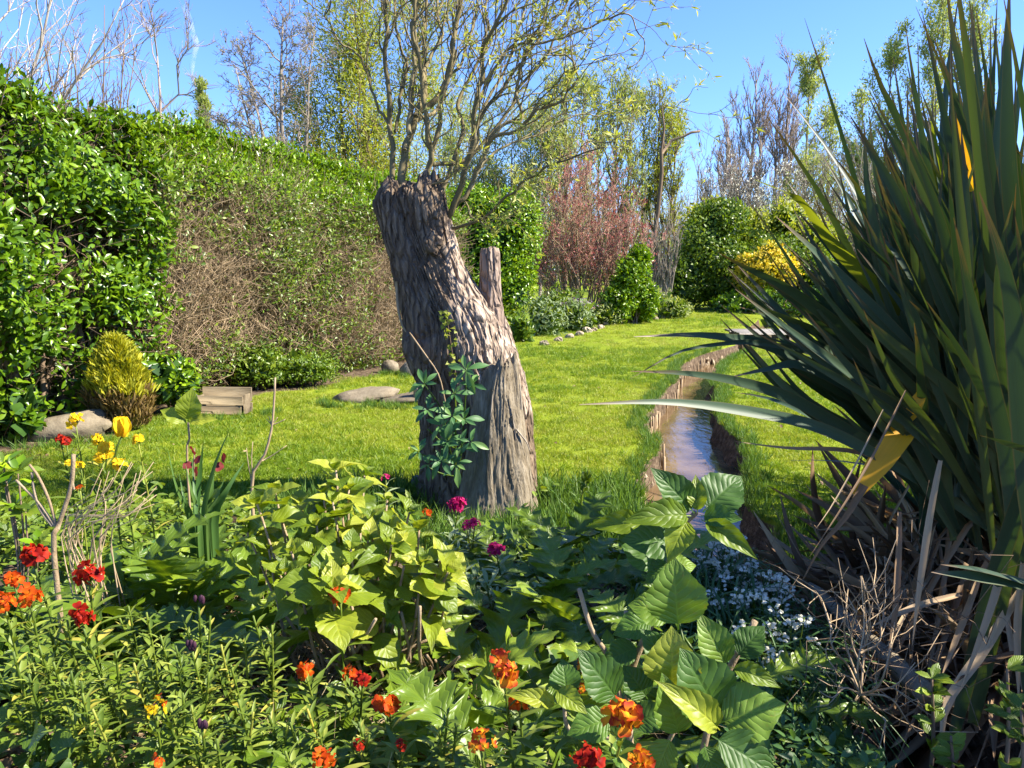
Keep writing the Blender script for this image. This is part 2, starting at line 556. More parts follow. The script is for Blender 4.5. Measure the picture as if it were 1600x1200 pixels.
M['ivy'] = leaf_mat('ivy leaf', [(0, (0.04, 0.085, 0.010)), (0.8, (0.10, 0.16, 0.018)), (1, (0.2, 0.26, 0.05))], rough=0.4, transl=0.25, vein=(4.0, 3.0, 0.002))
M['grass'] = leaf_mat('grass blade', [(0, (0.125, 0.19, 0.008)), (0.55, (0.215, 0.28, 0.013)), (0.85, (0.31, 0.345, 0.025)), (1, (0.44, 0.41, 0.10))], rough=0.5, transl=0.4, tcol=(1.2, 1.2, 0.4))
M['pale_grass'] = leaf_mat('yellowed grass blade', [(0, (0.22, 0.25, 0.02)), (0.7, (0.32, 0.33, 0.05)), (1, (0.44, 0.40, 0.14))], rough=0.6, transl=0.35, tcol=(1.1, 1.1, 0.5))
M['deep_grass'] = leaf_mat('lush grass blade', [(0, (0.09, 0.17, 0.008)), (1, (0.19, 0.27, 0.014))], rough=0.5, transl=0.4, tcol=(1.2, 1.2, 0.4))
M['long_grass'] = leaf_mat('long grass blade', [(0, (0.05, 0.12, 0.018)), (1, (0.13, 0.22, 0.03))], rough=0.5, transl=0.35)
M['straw'] = leaf_mat('dry straw', [(0, (0.26, 0.18, 0.10)), (1, (0.50, 0.41, 0.26))], rough=0.8, transl=0.15, tcol=(1, 0.9, 0.7))
M['twig_tan'] = bark_mat('tan twig', [(0.2, (0.24, 0.165, 0.09)), (0.8, (0.50, 0.38, 0.24))], bump=0.003)
M['stem_tan'] = bark_mat('scarred tan stem', [(0.25, (0.17, 0.11, 0.06)), (0.5, (0.32, 0.235, 0.14)), (0.8, (0.46, 0.37, 0.25))], scale=75, stretch=(1, 1, .45), bump=0.006)
M['twig_brown'] = bark_mat('brown twig', [(0.2, (0.10, 0.065, 0.04)), (0.8, (0.28, 0.20, 0.13))], bump=0.003)
M['twig_grey'] = bark_mat('grey twig', [(0.2, (0.14, 0.11, 0.085)), (0.8, (0.36, 0.31, 0.25))], bump=0.003)
M['twig_pale'] = bark_mat('pale branch', [(0.2, (0.30, 0.25, 0.20)), (0.8, (0.60, 0.53, 0.44))], bump=0.003)
M['twig_purple'] = bark_mat('purplish twig', [(0.2, (0.21, 0.16, 0.135)), (0.8, (0.40, 0.325, 0.275))], bump=0.003)
M['twig_red'] = bark_mat('red twig', [(0.2, (0.30, 0.135, 0.105)), (0.8, (0.48, 0.26, 0.20))], bump=0.002)
M['willow_branch'] = bark_mat('willow branch bark', [(0.25, (0.10, 0.08, 0.035)), (0.55, (0.21, 0.17, 0.08)), (0.85, (0.38, 0.32, 0.18))], scale=30, bump=0.004)
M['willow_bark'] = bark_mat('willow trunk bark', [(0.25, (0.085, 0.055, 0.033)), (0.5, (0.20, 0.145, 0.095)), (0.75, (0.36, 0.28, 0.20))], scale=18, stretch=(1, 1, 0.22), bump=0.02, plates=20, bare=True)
M['dead_wood'] = bark_mat('weathered dead wood', [(0.3, (0.045, 0.032, 0.02)), (0.5, (0.18, 0.145, 0.095)), (0.72, (0.36, 0.31, 0.23))], scale=30, stretch=(1, 1, 0.07), bump=0.022)
M['cut_wood'] = bark_mat('cut branch wood', [(0.25, (0.20, 0.14, 0.10)), (0.55, (0.36, 0.27, 0.21)), (0.8, (0.46, 0.38, 0.31))], scale=16, stretch=(1, 1, 0.15), bump=0.015, plates=22)
M['plank'] = bark_mat('weathered plank', [(0.25, (0.07, 0.05, 0.028)), (0.5, (0.15, 0.115, 0.068)), (0.8, (0.26, 0.21, 0.13))], scale=20, stretch=(0.08, 1, 1), bump=0.008)
M['grey_plank'] = bark_mat('grey bridge plank', [(0.25, (0.11, 0.10, 0.085)), (0.8, (0.28, 0.26, 0.235))], scale=14, stretch=(1, 0.1, 1), bump=0.006)
M['rock'] = stone_mat('sandy rock', [(0.25, (0.11, 0.085, 0.055)), (0.5, (0.22, 0.18, 0.12)), (0.8, (0.34, 0.29, 0.20))], scale=12)
M['rock_grey'] = stone_mat('grey rock', [(0.25, (0.10, 0.09, 0.07)), (0.5, (0.18, 0.165, 0.135)), (0.8, (0.30, 0.28, 0.24))], scale=14)
M['bank_stone'] = stone_mat('pale bank stone', [(0.2, (0.20, 0.145, 0.09)), (0.5, (0.38, 0.30, 0.205)), (0.8, (0.54, 0.45, 0.33))], scale=12)
M['earth'] = stone_mat('earth', [(0.25, (0.045, 0.032, 0.02)), (0.5, (0.10, 0.072, 0.045)), (0.8, (0.20, 0.15, 0.10))], scale=8)
M['red'] = petal_mat('crimson red petal', [(0.05, (0.10, 0.004, 0.005)), (0.45, (0.30, 0.010, 0.005)), (0.9, (0.50, 0.035, 0.006))])
M['orange'] = petal_mat('orange red petal', [(0.05, (0.70, 0.24, 0.008)), (0.35, (0.62, 0.10, 0.005)), (0.85, (0.42, 0.03, 0.005))])
M['flame'] = petal_mat('yellow and red flamed petal', [(0.05, (0.78, 0.42, 0.015)), (0.40, (0.72, 0.27, 0.012)), (0.65, (0.45, 0.05, 0.012)), (0.95, (0.17, 0.012, 0.012))])
M['yellow'] = petal_mat('golden yellow petal', [(0.05, (0.72, 0.42, 0.008)), (0.9, (0.85, 0.62, 0.02))], transl=0.4)
M['magenta'] = petal_mat('magenta petal', [(0.05, (0.22, 0.004, 0.05)), (0.5, (0.45, 0.010, 0.11)), (0.9, (0.60, 0.05, 0.19))])
M['white'] = petal_mat('white bell petal', [(0.05, (0.78, 0.77, 0.60)), (0.9, (0.90, 0.87, 0.74))], transl=0.25)
M['bud'] = petal_mat('dark purple bud', [(0.05, (0.035, 0.014, 0.025)), (0.9, (0.09, 0.03, 0.05))], transl=0.1)
M['lilac'] = petal_mat('lilac petal', [(0.05, (0.30, 0.15, 0.34)), (0.9, (0.46, 0.28, 0.48))])
M['pink_bud'] = leaf_mat('pinkish red bud', [(0, (0.27, 0.065, 0.065)), (1, (0.44, 0.16, 0.14))], rough=0.6, transl=0.3, tcol=(1.1, 0.8, 0.8))
M['plum_leaf'] = leaf_mat('plum red leaf', [(0, (0.10, 0.012, 0.016)), (1, (0.20, 0.035, 0.03))], rough=0.6, spec=.2, transl=0.35, tcol=(1.2, 0.7, 0.6))


# ------------------------------------------------------------------ leaf templates (length 1 along +Y, face +Z)
def grid_leaf(prof, rows=7, cols=(-1, -0.5, 0, 0.5, 1), fold=0.25, bend=0.25, wav=0.0, sweep=0.0, petiole=0.0, wavn=3.0):
    """prof(v) gives half width; fold lifts the edges, bend droops the tip."""
    v = np.linspace(0, 1, rows)
    cols = np.asarray(cols, float)
    w = np.array([prof(t) for t in v])
    V, uv = [], []
    for t, ww in zip(v, w):
        for c in cols:
            x = c * ww
            y = t + sweep * abs(c) * ww
            z = fold * abs(x) - bend * t * t + wav * math.sin(t * wavn * 2 * math.pi + (1.5 if c < 0 else 0)) * abs(c) * ww
            V.append((x, y, z))
            uv.append((0.5 + 0.5 * c, t))
    n = len(cols)
    Q = [(i * n + j, i * n + j + 1, (i + 1) * n + j + 1, (i + 1) * n + j) for i in range(rows - 1) for j in range(n - 1)]
    V = np.array(V)
    if petiole:
        V[:, 1] = V[:, 1] * (1 - petiole) + petiole
        k = len(V)
        V = np.vstack([V, [(-0.012, 0, 0), (0.012, 0, 0), (0.012, petiole + 0.02, 0.0), (-0.012, petiole + 0.02, 0.0)]])
        uv += [(0.5, 0)] * 4
        Q.append((k, k + 1, k + 2, k + 3))
    return V, np.array(Q), None, np.array(uv)


def ovate(wmax=0.36, peak=0.4, tip=1.0):
    def f(t):
        if t <= 0 or t >= 1:
            return 0.004
        a = math.sin(math.pi * t ** (math.log(0.5) / math.log(peak)))
        return wmax * max(a, 0) ** (0.75 if t < peak else tip)
    return f


def serr(f, n, amp):
    def g(t):
        return f(t) * (1 + amp * (((t * n) % 1.0) - 0.5))
    return g


def lobed(wmax=0.27, n=5.0):
    """Acanthus outline: deep forward-pointing lobes."""
    def f(t):
        if t <= 0.0 or t >= 1:
            return 0.012
        env = math.sin(math.pi * min(1, 0.08 + t * 0.97) ** 0.9) ** 0.7
        s = (t * n) % 1.0
        lob = 0.26 + 0.74 * ((s / 0.72) ** 0.75 if s < 0.72 else (1 - s) / 0.28)
        lob = lob * (1 + 0.13 * math.sin(t * n * 6.28 * 3))
        return wmax * max(env, 0.08) * lob
    return f


_dia_v = np.array([(0, 0, 0), (-0.27, 0.45, 0.05), (0, 0.5, -0.03), (0.27, 0.45, 0.05), (0, 1, -0.08)])
T_DIA = (_dia_v, None, np.array([(0, 2, 1), (0, 3, 2), (1, 2, 4), (2, 3, 4)]), np.array([(0.5, 0), (0, 0.45), (0.5, 0.5), (1, 0.45), (0.5, 1)]))
T_PRIVET = grid_leaf(ovate(0.24, 0.5), rows=4, cols=(-1, 0, 1), fold=0.3, bend=0.15)
T_LAUREL = grid_leaf(ovate(0.21, 0.55), rows=6, cols=(-1, 0, 1), fold=0.35, bend=0.22)
T_HYD = grid_leaf(serr(ovate(0.37, 0.42, 1.0), 12, 0.10), rows=25, cols=(-1, -0.55, 0, 0.55, 1), fold=0.28, bend=0.28, wav=0.06, petiole=0.1)
T_HYD2 = grid_leaf(serr(ovate(0.34, 0.45, 1.1), 11, 0.10), rows=23, cols=(-1, -0.55, 0, 0.55, 1), fold=0.45, bend=0.45, wav=0.08, petiole=0.1)
T_HYD3 = grid_leaf(serr(ovate(0.30, 0.40, 1.2), 12, 0.12), rows=25, cols=(-1, -0.55, 0, 0.55, 1), fold=0.6, bend=0.62, wav=0.12, petiole=0.1, wavn=2.3)
T_HYD4 = grid_leaf(serr(ovate(0.42, 0.46, 0.9), 13, 0.09), rows=25, cols=(-1, -0.55, 0, 0.55, 1), fold=0.1, bend=-0.12, wav=0.12, petiole=0.1, wavn=1.7)
T_ACA = grid_leaf(lobed(0.33, 5.0), rows=61, cols=(-1, -0.6, -0.2, 0, 0.2, 0.6, 1), fold=0.2, bend=0.42, wav=0.22, sweep=0.35, wavn=5.0)
T_ACA2 = grid_leaf(lobed(0.40, 4.0), rows=51, cols=(-1, -0.6, -0.2, 0, 0.2, 0.6, 1), fold=0.1, bend=0.25, wav=0.28, sweep=0.3, wavn=4.0)
T_LANCE = grid_leaf(ovate(0.095, 0.55), rows=6, cols=(-1, 0, 1), fold=0.5, bend=0.3)
T_FLESHY = grid_leaf(ovate(0.17, 0.6), rows=9, cols=(-1, -0.5, 0, 0.5, 1), fold=0.3, bend=0.4)
T_BLADE = grid_leaf(lambda t: 0.035 * (1 - t) ** 0.6 + 0.002, rows=5, cols=(-1, 1), fold=0.0, bend=0.45)
T_WILLOW = grid_leaf(ovate(0.09, 0.45), rows=4, cols=(-1, 0, 1), fold=0.3, bend=0.35)


def ivy_prof(t):
    if t <= 0 or t >= 1:
        return 0.02
    return 0.46 * (1 - t) ** 0.8 * (0.75 + 0.45 * abs(math.sin(t * math.pi * 2.2 + 0.5)))


T_IVY = grid_leaf(ivy_prof, rows=12, cols=(-1, -0.5, 0, 0.5, 1), fold=0.15, bend=0.2, wav=0.05)


def leaf_mesh(name, tpl, mat):
    return Geo().add(tpl[0], tpl[1], tpl[2], 0, tpl[3]).mesh(name, mat)


def leaf_obj(me, parent, pos, y, z, size, name='leaf', wide=1.0):
    Rm = orient(np.asarray(y, float)[None], np.asarray(z, float)[None])[0]
    return obj(name, me, parent, m4(Rm, pos, (size * wide, size, size)))


MESH = {k: leaf_mesh(k, t, M[m]) for k, (t, m) in {
    'hedge_leaf': (T_LAUREL, 'hedge'), 'privet_leaf': (T_PRIVET, 'hedge_small'),
    'hydrangea_leaf': (T_HYD, 'hydrangea'), 'hydrangea_curled': (T_HYD2, 'hydrangea'),
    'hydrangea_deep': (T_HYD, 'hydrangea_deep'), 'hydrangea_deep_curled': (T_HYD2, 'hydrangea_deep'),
    'hydrangea_narrow': (T_HYD3, 'hydrangea'), 'hydrangea_broad': (T_HYD4, 'hydrangea'),
    'acanthus_leaf': (T_ACA, 'acanthus'), 'acanthus_broad': (T_ACA2, 'acanthus'),
    'wallflower_leaf': (T_LANCE, 'wallflower_leaf'), 'stock_leaf': (T_LANCE, 'stock_leaf'),
    'fleshy_leaf': (T_FLESHY, 'echium'), 'ivy_leaf': (T_IVY, 'ivy'), 'plum_leaf': (T_HYD4, 'plum_leaf'),
    'small_leaf': (T_PRIVET, 'acanthus'), 'bright_leaf': (T_PRIVET, 'bush_bright'),
}.items()}

# ================================================================== THE SETTING: ground, stream
LEFT_PX = [(1150, 537), (1100, 552), (1062, 566), (1052, 590), (1022, 625), (1008, 645), (1004, 668), (1020, 688), (1020, 705), (996, 740), (996, 775), (1022, 830), (1110, 900), (1220, 985), (1270, 1060), (1330, 1200)]
RIGHT_PX = [(1192, 537), (1158, 552), (1124, 570), (1120, 600), (1128, 650), (1162, 690), (1176, 740), (1174, 780), (1204, 815), (1225, 855), (1262, 905), (1300, 945), (1380, 1010), (1450, 1075), (1530, 1130), (1620, 1195)]
_lp = np.array([G(*p)[:2] for p in LEFT_PX])
_rp = np.array([G(*p)[:2] for p in RIGHT_PX])
_far = _lp[0, 1]
_lp = np.vstack([[(_lp[0, 0] + 3.0, _far + 8), (_lp[0, 0] + 1.2, _far + 3.5)], _lp, [(1.35, 1.4), (1.9, 0.4), (2.6, -3)]])
_rp = np.vstack([[(_rp[0, 0] + 3.0, _far + 8.01), (_rp[0, 0] + 1.25, _far + 3.51)], _rp, [(2.6, 1.4), (3.3, 0.4), (4.4, -3)]])
_lp = _lp[np.argsort(_lp[:, 1])]
_rp = _rp[np.argsort(_rp[:, 1])]
FARW = _far + 8
WATER_Z = -0.25


def stream_l(y):
    return np.interp(y, _lp[:, 1], _lp[:, 0]) + 0.03 * vnoise(np.stack([np.asarray(y, float) * 2.3, np.zeros_like(y) + 1.0, np.zeros_like(y)], -1), 5)


def stream_r(y):
    return np.interp(y, _rp[:, 1], _rp[:, 0]) + 0.05 * vnoise(np.stack([np.asarray(y, float) * 3.1, np.zeros_like(y) + 9.0, np.zeros_like(y)], -1), 6)


def bed_mask(x, y):
    x = np.asarray(x, float)
    y = np.asarray(y, float)
    edge = np.interp(x, [-6, -2.6, -1.4, -0.5, 0.4, 0.9, 1.2], [4.9, 4.7, 4.75, 5.1, 5.0, 4.6, 4.2])
    edge = edge + 0.12 * vnoise(np.stack([x * 2.2, y * 0, y * 0], -1), 3)
    return smooth(0.12, -0.12, y - edge) * (x < stream_l(y) + 0.05)


def hedge_base():
    px = [(-420, 800), (-150, 735), (60, 692), (190, 655), (300, 628), (420, 604), (540, 584), (640, 568), (720, 556)]
    return np.array([G(*p)[:2] for p in px])


HB = hedge_base()


def gz(x, y):
    x = np.asarray(x, float)
    y = np.asarray(y, float)
    b = bed_mask(x, y)
    lift = 0.26 * smooth(4.6, 2.0, y) * smooth(0.0, 0.45, stream_l(y) - x)
    z = 0.02 * fbm(np.stack([x * 0.5, y * 0.5, x * 0], -1), 2, 2) + lift * b
    rb = smooth(0.0, 0.5, x - stream_r(y)) * smooth(4.2, 3.2, y) * 0.12
    return z + rb


def build_ground():
    ys = np.concatenate([np.arange(-3, 0.6, 0.25), np.arange(0.6, 6, 0.05), np.arange(6, 14, 0.09), np.arange(14, FARW - 0.05, 0.22), [FARW, FARW + 1], np.geomspace(FARW + 2, 900, 30)])
    nl = 46
    tl = np.linspace(0, 1, nl) ** 2.6
    rows_v, soil, face_m = [], [], None
    for y in ys:
        yy = np.array([y])
        if y < FARW:
            L, Rr = float(stream_l(yy)[0]), float(stream_r(yy)[0])
        else:
            L = float(_lp[-1, 0])
            Rr = L + 0.02
        w = max(Rr - L, 0.02)
        dep = 0.42 * float(smooth(0.02, 0.3, w))
        xl = L - (tl[::-1]) * (25 + abs(y) * 1.4)
        xr = Rr + tl * (25 + abs(y) * 1.4)
        u = min(0.10, w * 0.2)
        und = 0.06 * float(vnoise(np.array([y * 2.0, 3.3, 0]), 8)) + .05 * float(vnoise(np.array([y * 7.0, 3.3, 0]), 9)) if w > 0.2 else 0
        xm = [L + u * 0.2, L + u * 0.35 + und * 0.5, L + u, L + w * 0.5, Rr - u, Rr - u * 0.45 - und, Rr - u * 0.15]
        zm = np.array([-0.05, -0.5 * dep, -dep, -dep * 1.05, -dep, -0.55 * dep, -0.07])
        zm = zm * (1 if w > 0.2 else 0)
        zl = gz(xl, xl * 0 + y)
        zr = gz(xr, xr * 0 + y)
        zm[0] += zl[-1]
        zm[-1] += zr[0]
        X = np.concatenate([xl, xm, xr])
        Z = np.concatenate([zl, zm, zr])
        rows_v.append(np.stack([X, X * 0 + y, Z], -1))
        hb = np.interp(X, [HB[0, 0], HB[-1, 0]], [0, 1])
        # distance to the hedge foot
        seg = HB[None, :, :] - np.stack([X, X * 0 + y], -1)[:, None, :]
        dh = np.min(np.linalg.norm(seg, axis=-1), axis=1)
        dd = []
        for a, b in zip(HB[:-1], HB[1:]):
            ab = b - a
            t = np.clip(((np.stack([X, X * 0 + y], -1) - a) @ ab) / (ab @ ab), 0, 1)
            dd.append(np.linalg.norm(np.stack([X, X * 0 + y], -1) - (a + t[:, None] * ab), axis=1))
        dh = np.min(dd, axis=0)
        sl = np.maximum(bed_mask(X, X * 0 + y), smooth(0.75, 0.25, dh + 0.25 * vnoise(np.stack([X * 2, X * 0 + y * 2, X * 0], -1), 4)))
        if y < 3.6:
            sl = np.maximum(sl, (X > Rr - 0.01) * smooth(3.7, 3.2, y + 0.3 * vnoise(np.stack([X * 2, X * 0 + y, X * 0], -1), 4)))
        sl[nl:nl + 7] = 1
        if w < 0.2:
            sl[nl:nl + 7] = 0
        soil.append(sl)
    V = np.concatenate(rows_v)
    n = len(rows_v[0])
    m = len(ys)
    i = np.arange(m - 1)[:, None] * n
    j = np.arange(n - 1)[None]
    Q = np.stack([i + j, i + j + 1, i + n + j + 1, i + n + j], -1).reshape(-1, 4)
    g = Geo().add(V, Q, None, np.concatenate(soil), V[:, :2])
    mat, nt, bs, out = new_mat('lawn and soil')
    at = nt.nodes.new('ShaderNodeAttribute')
    at.attribute_name = 'rnd'
    n1 = tex(nt, 'ShaderNodeTexNoise', 0.9, Detail=4.0)
    n2 = tex(nt, 'ShaderNodeTexNoise', 60.0, Detail=4.0)
    f = math_n(nt, 'ADD', math_n(nt, 'MULTIPLY', n1.outputs[0], 0.55), math_n(nt, 'MULTIPLY', n2.outputs[0], 0.45))
    gr = ramp_mix(nt, f, [(0.3, (0.10, 0.15, 0.008)), (0.5, (0.17, 0.22, 0.012)), (0.68, (0.25, 0.28, 0.028))])
    n3 = tex(nt, 'ShaderNodeTexNoise', 14.0, Detail=8.0, Roughness=0.7)
    so = ramp_mix(nt, n3.outputs[0], [(0.3, (0.035, 0.024, 0.015)), (0.5, (0.10, 0.07, 0.045)), (0.7, (0.24, 0.18, 0.12))])
    sf = math_n(nt, 'ADD', at.outputs['Fac'], math_n(nt, 'MULTIPLY', math_n(nt, 'SUBTRACT', n3.outputs[0], 0.5), 0.8))
    fac = ramp_mix(nt, sf, [(0.42, (0, 0, 0)), (0.6, (1, 1, 1))])
    nt.links.new(mix_col(nt, fac, gr, so), bs.inputs['Base Color'])
    bs.inputs['Roughness'].default_value = 0.95
    bs.inputs['Specular IOR Level'].default_value = 0.1
    bp = nt.nodes.new('ShaderNodeBump')
    bp.inputs['Strength'].default_value = 0.7
    bp.inputs['Distance'].default_value = 0.03
    nt.links.new(math_n(nt, 'ADD', n2.outputs[0], n3.outputs[0]), bp.inputs['Height'])
    nt.links.new(bp.outputs[0], bs.inputs['Normal'])
    o = obj('ground', g.mesh('ground', mat))
    tag(o, 'garden ground of mown lawn and dark soil cut by a narrow stream', kind='structure')


build_ground()


def build_water():
    ys = np.concatenate([np.arange(-3, 6, 0.1), np.arange(6, FARW - 0.3, 0.2)])
    L, Rr = stream_l(ys) - 0.03, stream_r(ys) + 0.03
    k = np.linspace(0, 1, 7)
    X = L[:, None] * (1 - k) + Rr[:, None] * k
    V = np.stack([X, np.broadcast_to(ys[:, None], X.shape), np.full(X.shape, WATER_Z)], -1).reshape(-1, 3)
    n, m = 7, len(ys)
    i = np.arange(m - 1)[:, None] * n
    j = np.arange(n - 1)[None]
    Q = np.stack([i + j, i + j + 1, i + n + j + 1, i + n + j], -1).reshape(-1, 4)
    mat, nt, bs, out = new_mat('muddy water')
    nz = tex(nt, 'ShaderNodeTexNoise', 3.0, Detail=3.0)
    nt.links.new(ramp_mix(nt, nz.outputs[0], [(0.3, (0.075, 0.045, 0.02)), (0.7, (0.17, 0.11, 0.055))]), bs.inputs['Base Color'])
    bs.inputs['Roughness'].default_value = 0.06
    bs.inputs['IOR'].default_value = 1.33
    bs.inputs['Specular IOR Level'].default_value = 0.38
    rp = tex(nt, 'ShaderNodeTexNoise', 9.0, stretch=(1.6, 0.7, 1), Detail=3.0)
    bp = nt.nodes.new('ShaderNodeBump')
    bp.inputs['Strength'].default_value = 0.12
    bp.inputs['Distance'].default_value = 0.02
    nt.links.new(rp.outputs[0], bp.inputs['Height'])
    nt.links.new(bp.outputs[0], bs.inputs['Normal'])
    o = obj('stream_water', Geo().add(V, Q, None, 0, V[:, :2]).mesh('stream_water', mat))
    tag(o, 'still brown stream water reflecting the sky and trees', kind='structure')


build_water()


def rock_mesh(name, sx, sy, sz, seed, mat, rough=0.25, flat=0.0, seg=14, facet=True):
    u = np.linspace(0, 2 * np.pi, seg * 2, endpoint=False)
    v = np.linspace(0.02, np.pi - 0.02, seg)
    uu, vv = np.meshgrid(u, v)
    d = np.stack([np.sin(vv) * np.cos(uu), np.sin(vv) * np.sin(uu), np.cos(vv)], -1).reshape(-1, 3)
    r = 1 + rough * fbm(d * 1.6 + seed * 3.7, 3, seed) + rough * 0.35 * vnoise(d * 5 + seed, seed + 9)
    V = d * r[:, None]
    if flat:
        V[:, 2] = np.clip(V[:, 2], -1, 1 - flat + 0.1 * V[:, 0])
    V = V * np.array([sx, sy, sz])
    n, m = seg * 2, seg
    i = np.arange(m - 1)[:, None] * n
    j = np.arange(n)[None]
    Q = np.stack([i + j, i + n + j, i + n + (j + 1) % n, i + (j + 1) % n], -1).reshape(-1, 4)
    T = [(0, k, k + 1) for k in range(1, n - 1)] + [((m - 1) * n, (m - 1) * n + k + 1, (m - 1) * n + k) for k in range(1, n - 1)]
    return Geo().add(V, Q, np.array(T), 0).mesh(name, mat, facet)


def build_stream_wall():
    """Revetment of pale stones and stakes along the left lip of the stream."""
    root = thing('stream_wall', 'low wall of pale upright stones holding the left bank of the stream', 'bank wall', (*G(1060, 600)[:2], WATER_Z))
    protos = [rock_mesh('bank_stone', 0.5, 0.5, 0.5, k, M['bank_stone'], 0.6, seg=6, facet=False) for k in range(9)]
    y = 4.9
    k = 0
    while y < 17.6:
        w = random.uniform(0.09, 0.2) * (1 if y < 11 else 1.5)
        x0 = float(stream_l(np.array([y]))[0])
        for lay, zc in ((0, -0.23), (1, -0.115)):
            if random.random() < (0.4 if lay else .1):
                continue
            h = random.uniform(0.16, 0.24) if lay == 0 else random.uniform(0.10, 0.17)
            Mx = Matrix.Translation((x0 - 0.035 + random.uniform(-.02, .03) - 0.02 * lay, y + random.uniform(-.03, .03), zc - 0.02)) @ Matrix.Rotation(random.uniform(-.25, .25), 4, 'X') @ Matrix.Rotation(random.uniform(-.3, .3), 4, 'Z') @ Matrix.Rotation(random.uniform(-.3, .3), 4, 'Y') @ Matrix.Diagonal((random.uniform(.07, .12), w * random.uniform(.7, 1.2), h * random.uniform(.9, 1.3), 1))
            obj('stone', protos[k % 9], root, Mx)
            k += 1
        y += w * 0.92
    # scattered stakes in front of the stones
    for q in range(46):
        y = random.uniform(5.0, 15)
        x0 = float(stream_l(np.array([y]))[0])
        g = Geo()
        tube1(g, [(x0 + .08, y, -.36), (x0 + .075 + random.uniform(-.02, .02), y + random.uniform(-.02, .02), random.uniform(-.16, -.02))], .014, .011, 5, 3)
        obj('stake', g.mesh('stake', M['twig_tan']), root)


build_stream_wall()


def build_bridge():
    c = (G(1140, 528) + G(1218, 528)) / 2
    root = thing('footbridge', 'low grey plank footbridge crossing the far end of the stream', 'bridge', (c[0], c[1], 0))
    x0, x1 = G(1138, 526)[0], G(1216, 526)[0] + 0.35
    y0 = c[1]
    n = 5
    for k in range(n):
        yy = y0 + (k - n / 2) * 0.235
        g = Geo()
        box(g, (x0 + random.uniform(-.04, .04), yy, 0.12), (x1 + random.uniform(-.04, .04), yy + 0.215, 0.165))
        obj('plank', g.mesh('plank', M['grey_plank']), root)
    for yy in (y0 - 0.5, y0 + 0.42):
        g = Geo()
        box(g, (x0 + 0.06, yy, 0.0), (x1 - 0.06, yy + 0.09, 0.117))
        obj('beam', g.mesh('beam', M['plank']), root)
    for xx in (x0 + 0.55, x1 - 0.45, x1 - 0.15):
        g = Geo()
        box(g, (xx, y0 - 0.66, -0.34), (xx + 0.11, y0 - 0.52, 0.115))
        obj('post', g.mesh('post', M['plank']), root)


def box(g, a, b, mi=0, bev=0.006, rnd=None, Mx=None):
    """Chamfered box between corners a and b."""
    a, b = np.minimum(a, b).astype(float), np.maximum(a, b).astype(float)
    bm_v, c = [], []
    s = np.array([(x, y, z) for x in (0, 1) for y in (0, 1) for z in (0, 1)], float)
    V = []
    for p in s:
        for ax in range(3):
            q = a + (b - a) * p
            for k in range(3):
                if k != ax:
                    q[k] += bev * (1 if p[k] == 0 else -1)
            V.append(q)
    V = np.array(V)
    if Mx is not None:
        V = V @ np.array(Mx.to_3x3()).T + np.array(Mx.translation)

    def vid(x, y, z, ax):
        return (x * 4 + y * 2 + z) * 3 + ax
    Q, T = [], []
    for ax in range(3):
        o1, o2 = [k for k in range(3) if k != ax]
        for e in (0, 1):
            ring = []
            for (p, q) in ((0, 0), (1, 0), (1, 1), (0, 1)):
                c = [0, 0, 0]
                c[ax], c[o1], c[o2] = e, p, q
                ring.append(vid(*c, ax))
            Q.append(ring if (e == 1) == (ax != 1) else ring[::-1])
    for ax in range(3):
        o1, o2 = [k for k in range(3) if k != ax]
        for p in (0, 1):
            for q in (0, 1):
                c0, c1 = [0] * 3, [0] * 3
                c0[o1] = c1[o1] = p
                c0[o2] = c1[o2] = q
                c1[ax] = 1
                Q.append([vid(*c0, o1), vid(*c1, o1), vid(*c1, o2), vid(*c0, o2)])
    for x in (0, 1):
        for y in (0, 1):
            for z in (0, 1):
                T.append([vid(x, y, z, 0), vid(x, y, z, 1), vid(x, y, z, 2)])
    g.add(V, Q, T, rnd, V[:, :2])


build_bridge()


# ------------------------------------------------------------------ lawn grass (instanced tufts, nobody could count it)
def tuft_mesh(name, nb, rad, hmin, hmax, mat, wid, lean=0.5):
    g = Geo()
    a = rng.random(nb) * 6.283
    rr = rad * np.sqrt(rng.random(nb))
    pos = np.stack([rr * np.cos(a), rr * np.sin(a), np.full(nb, -0.005)], -1)
    y = norm(np.stack([rng.normal(0, lean, nb), rng.normal(0, lean, nb), np.ones(nb)], -1))
    scatter_geo(g, T_BLADE, y, rand_dirs(nb), pos, rng.uniform(hmin, hmax, nb), wide=np.full(nb, wid))
    return g.mesh(name, mat)


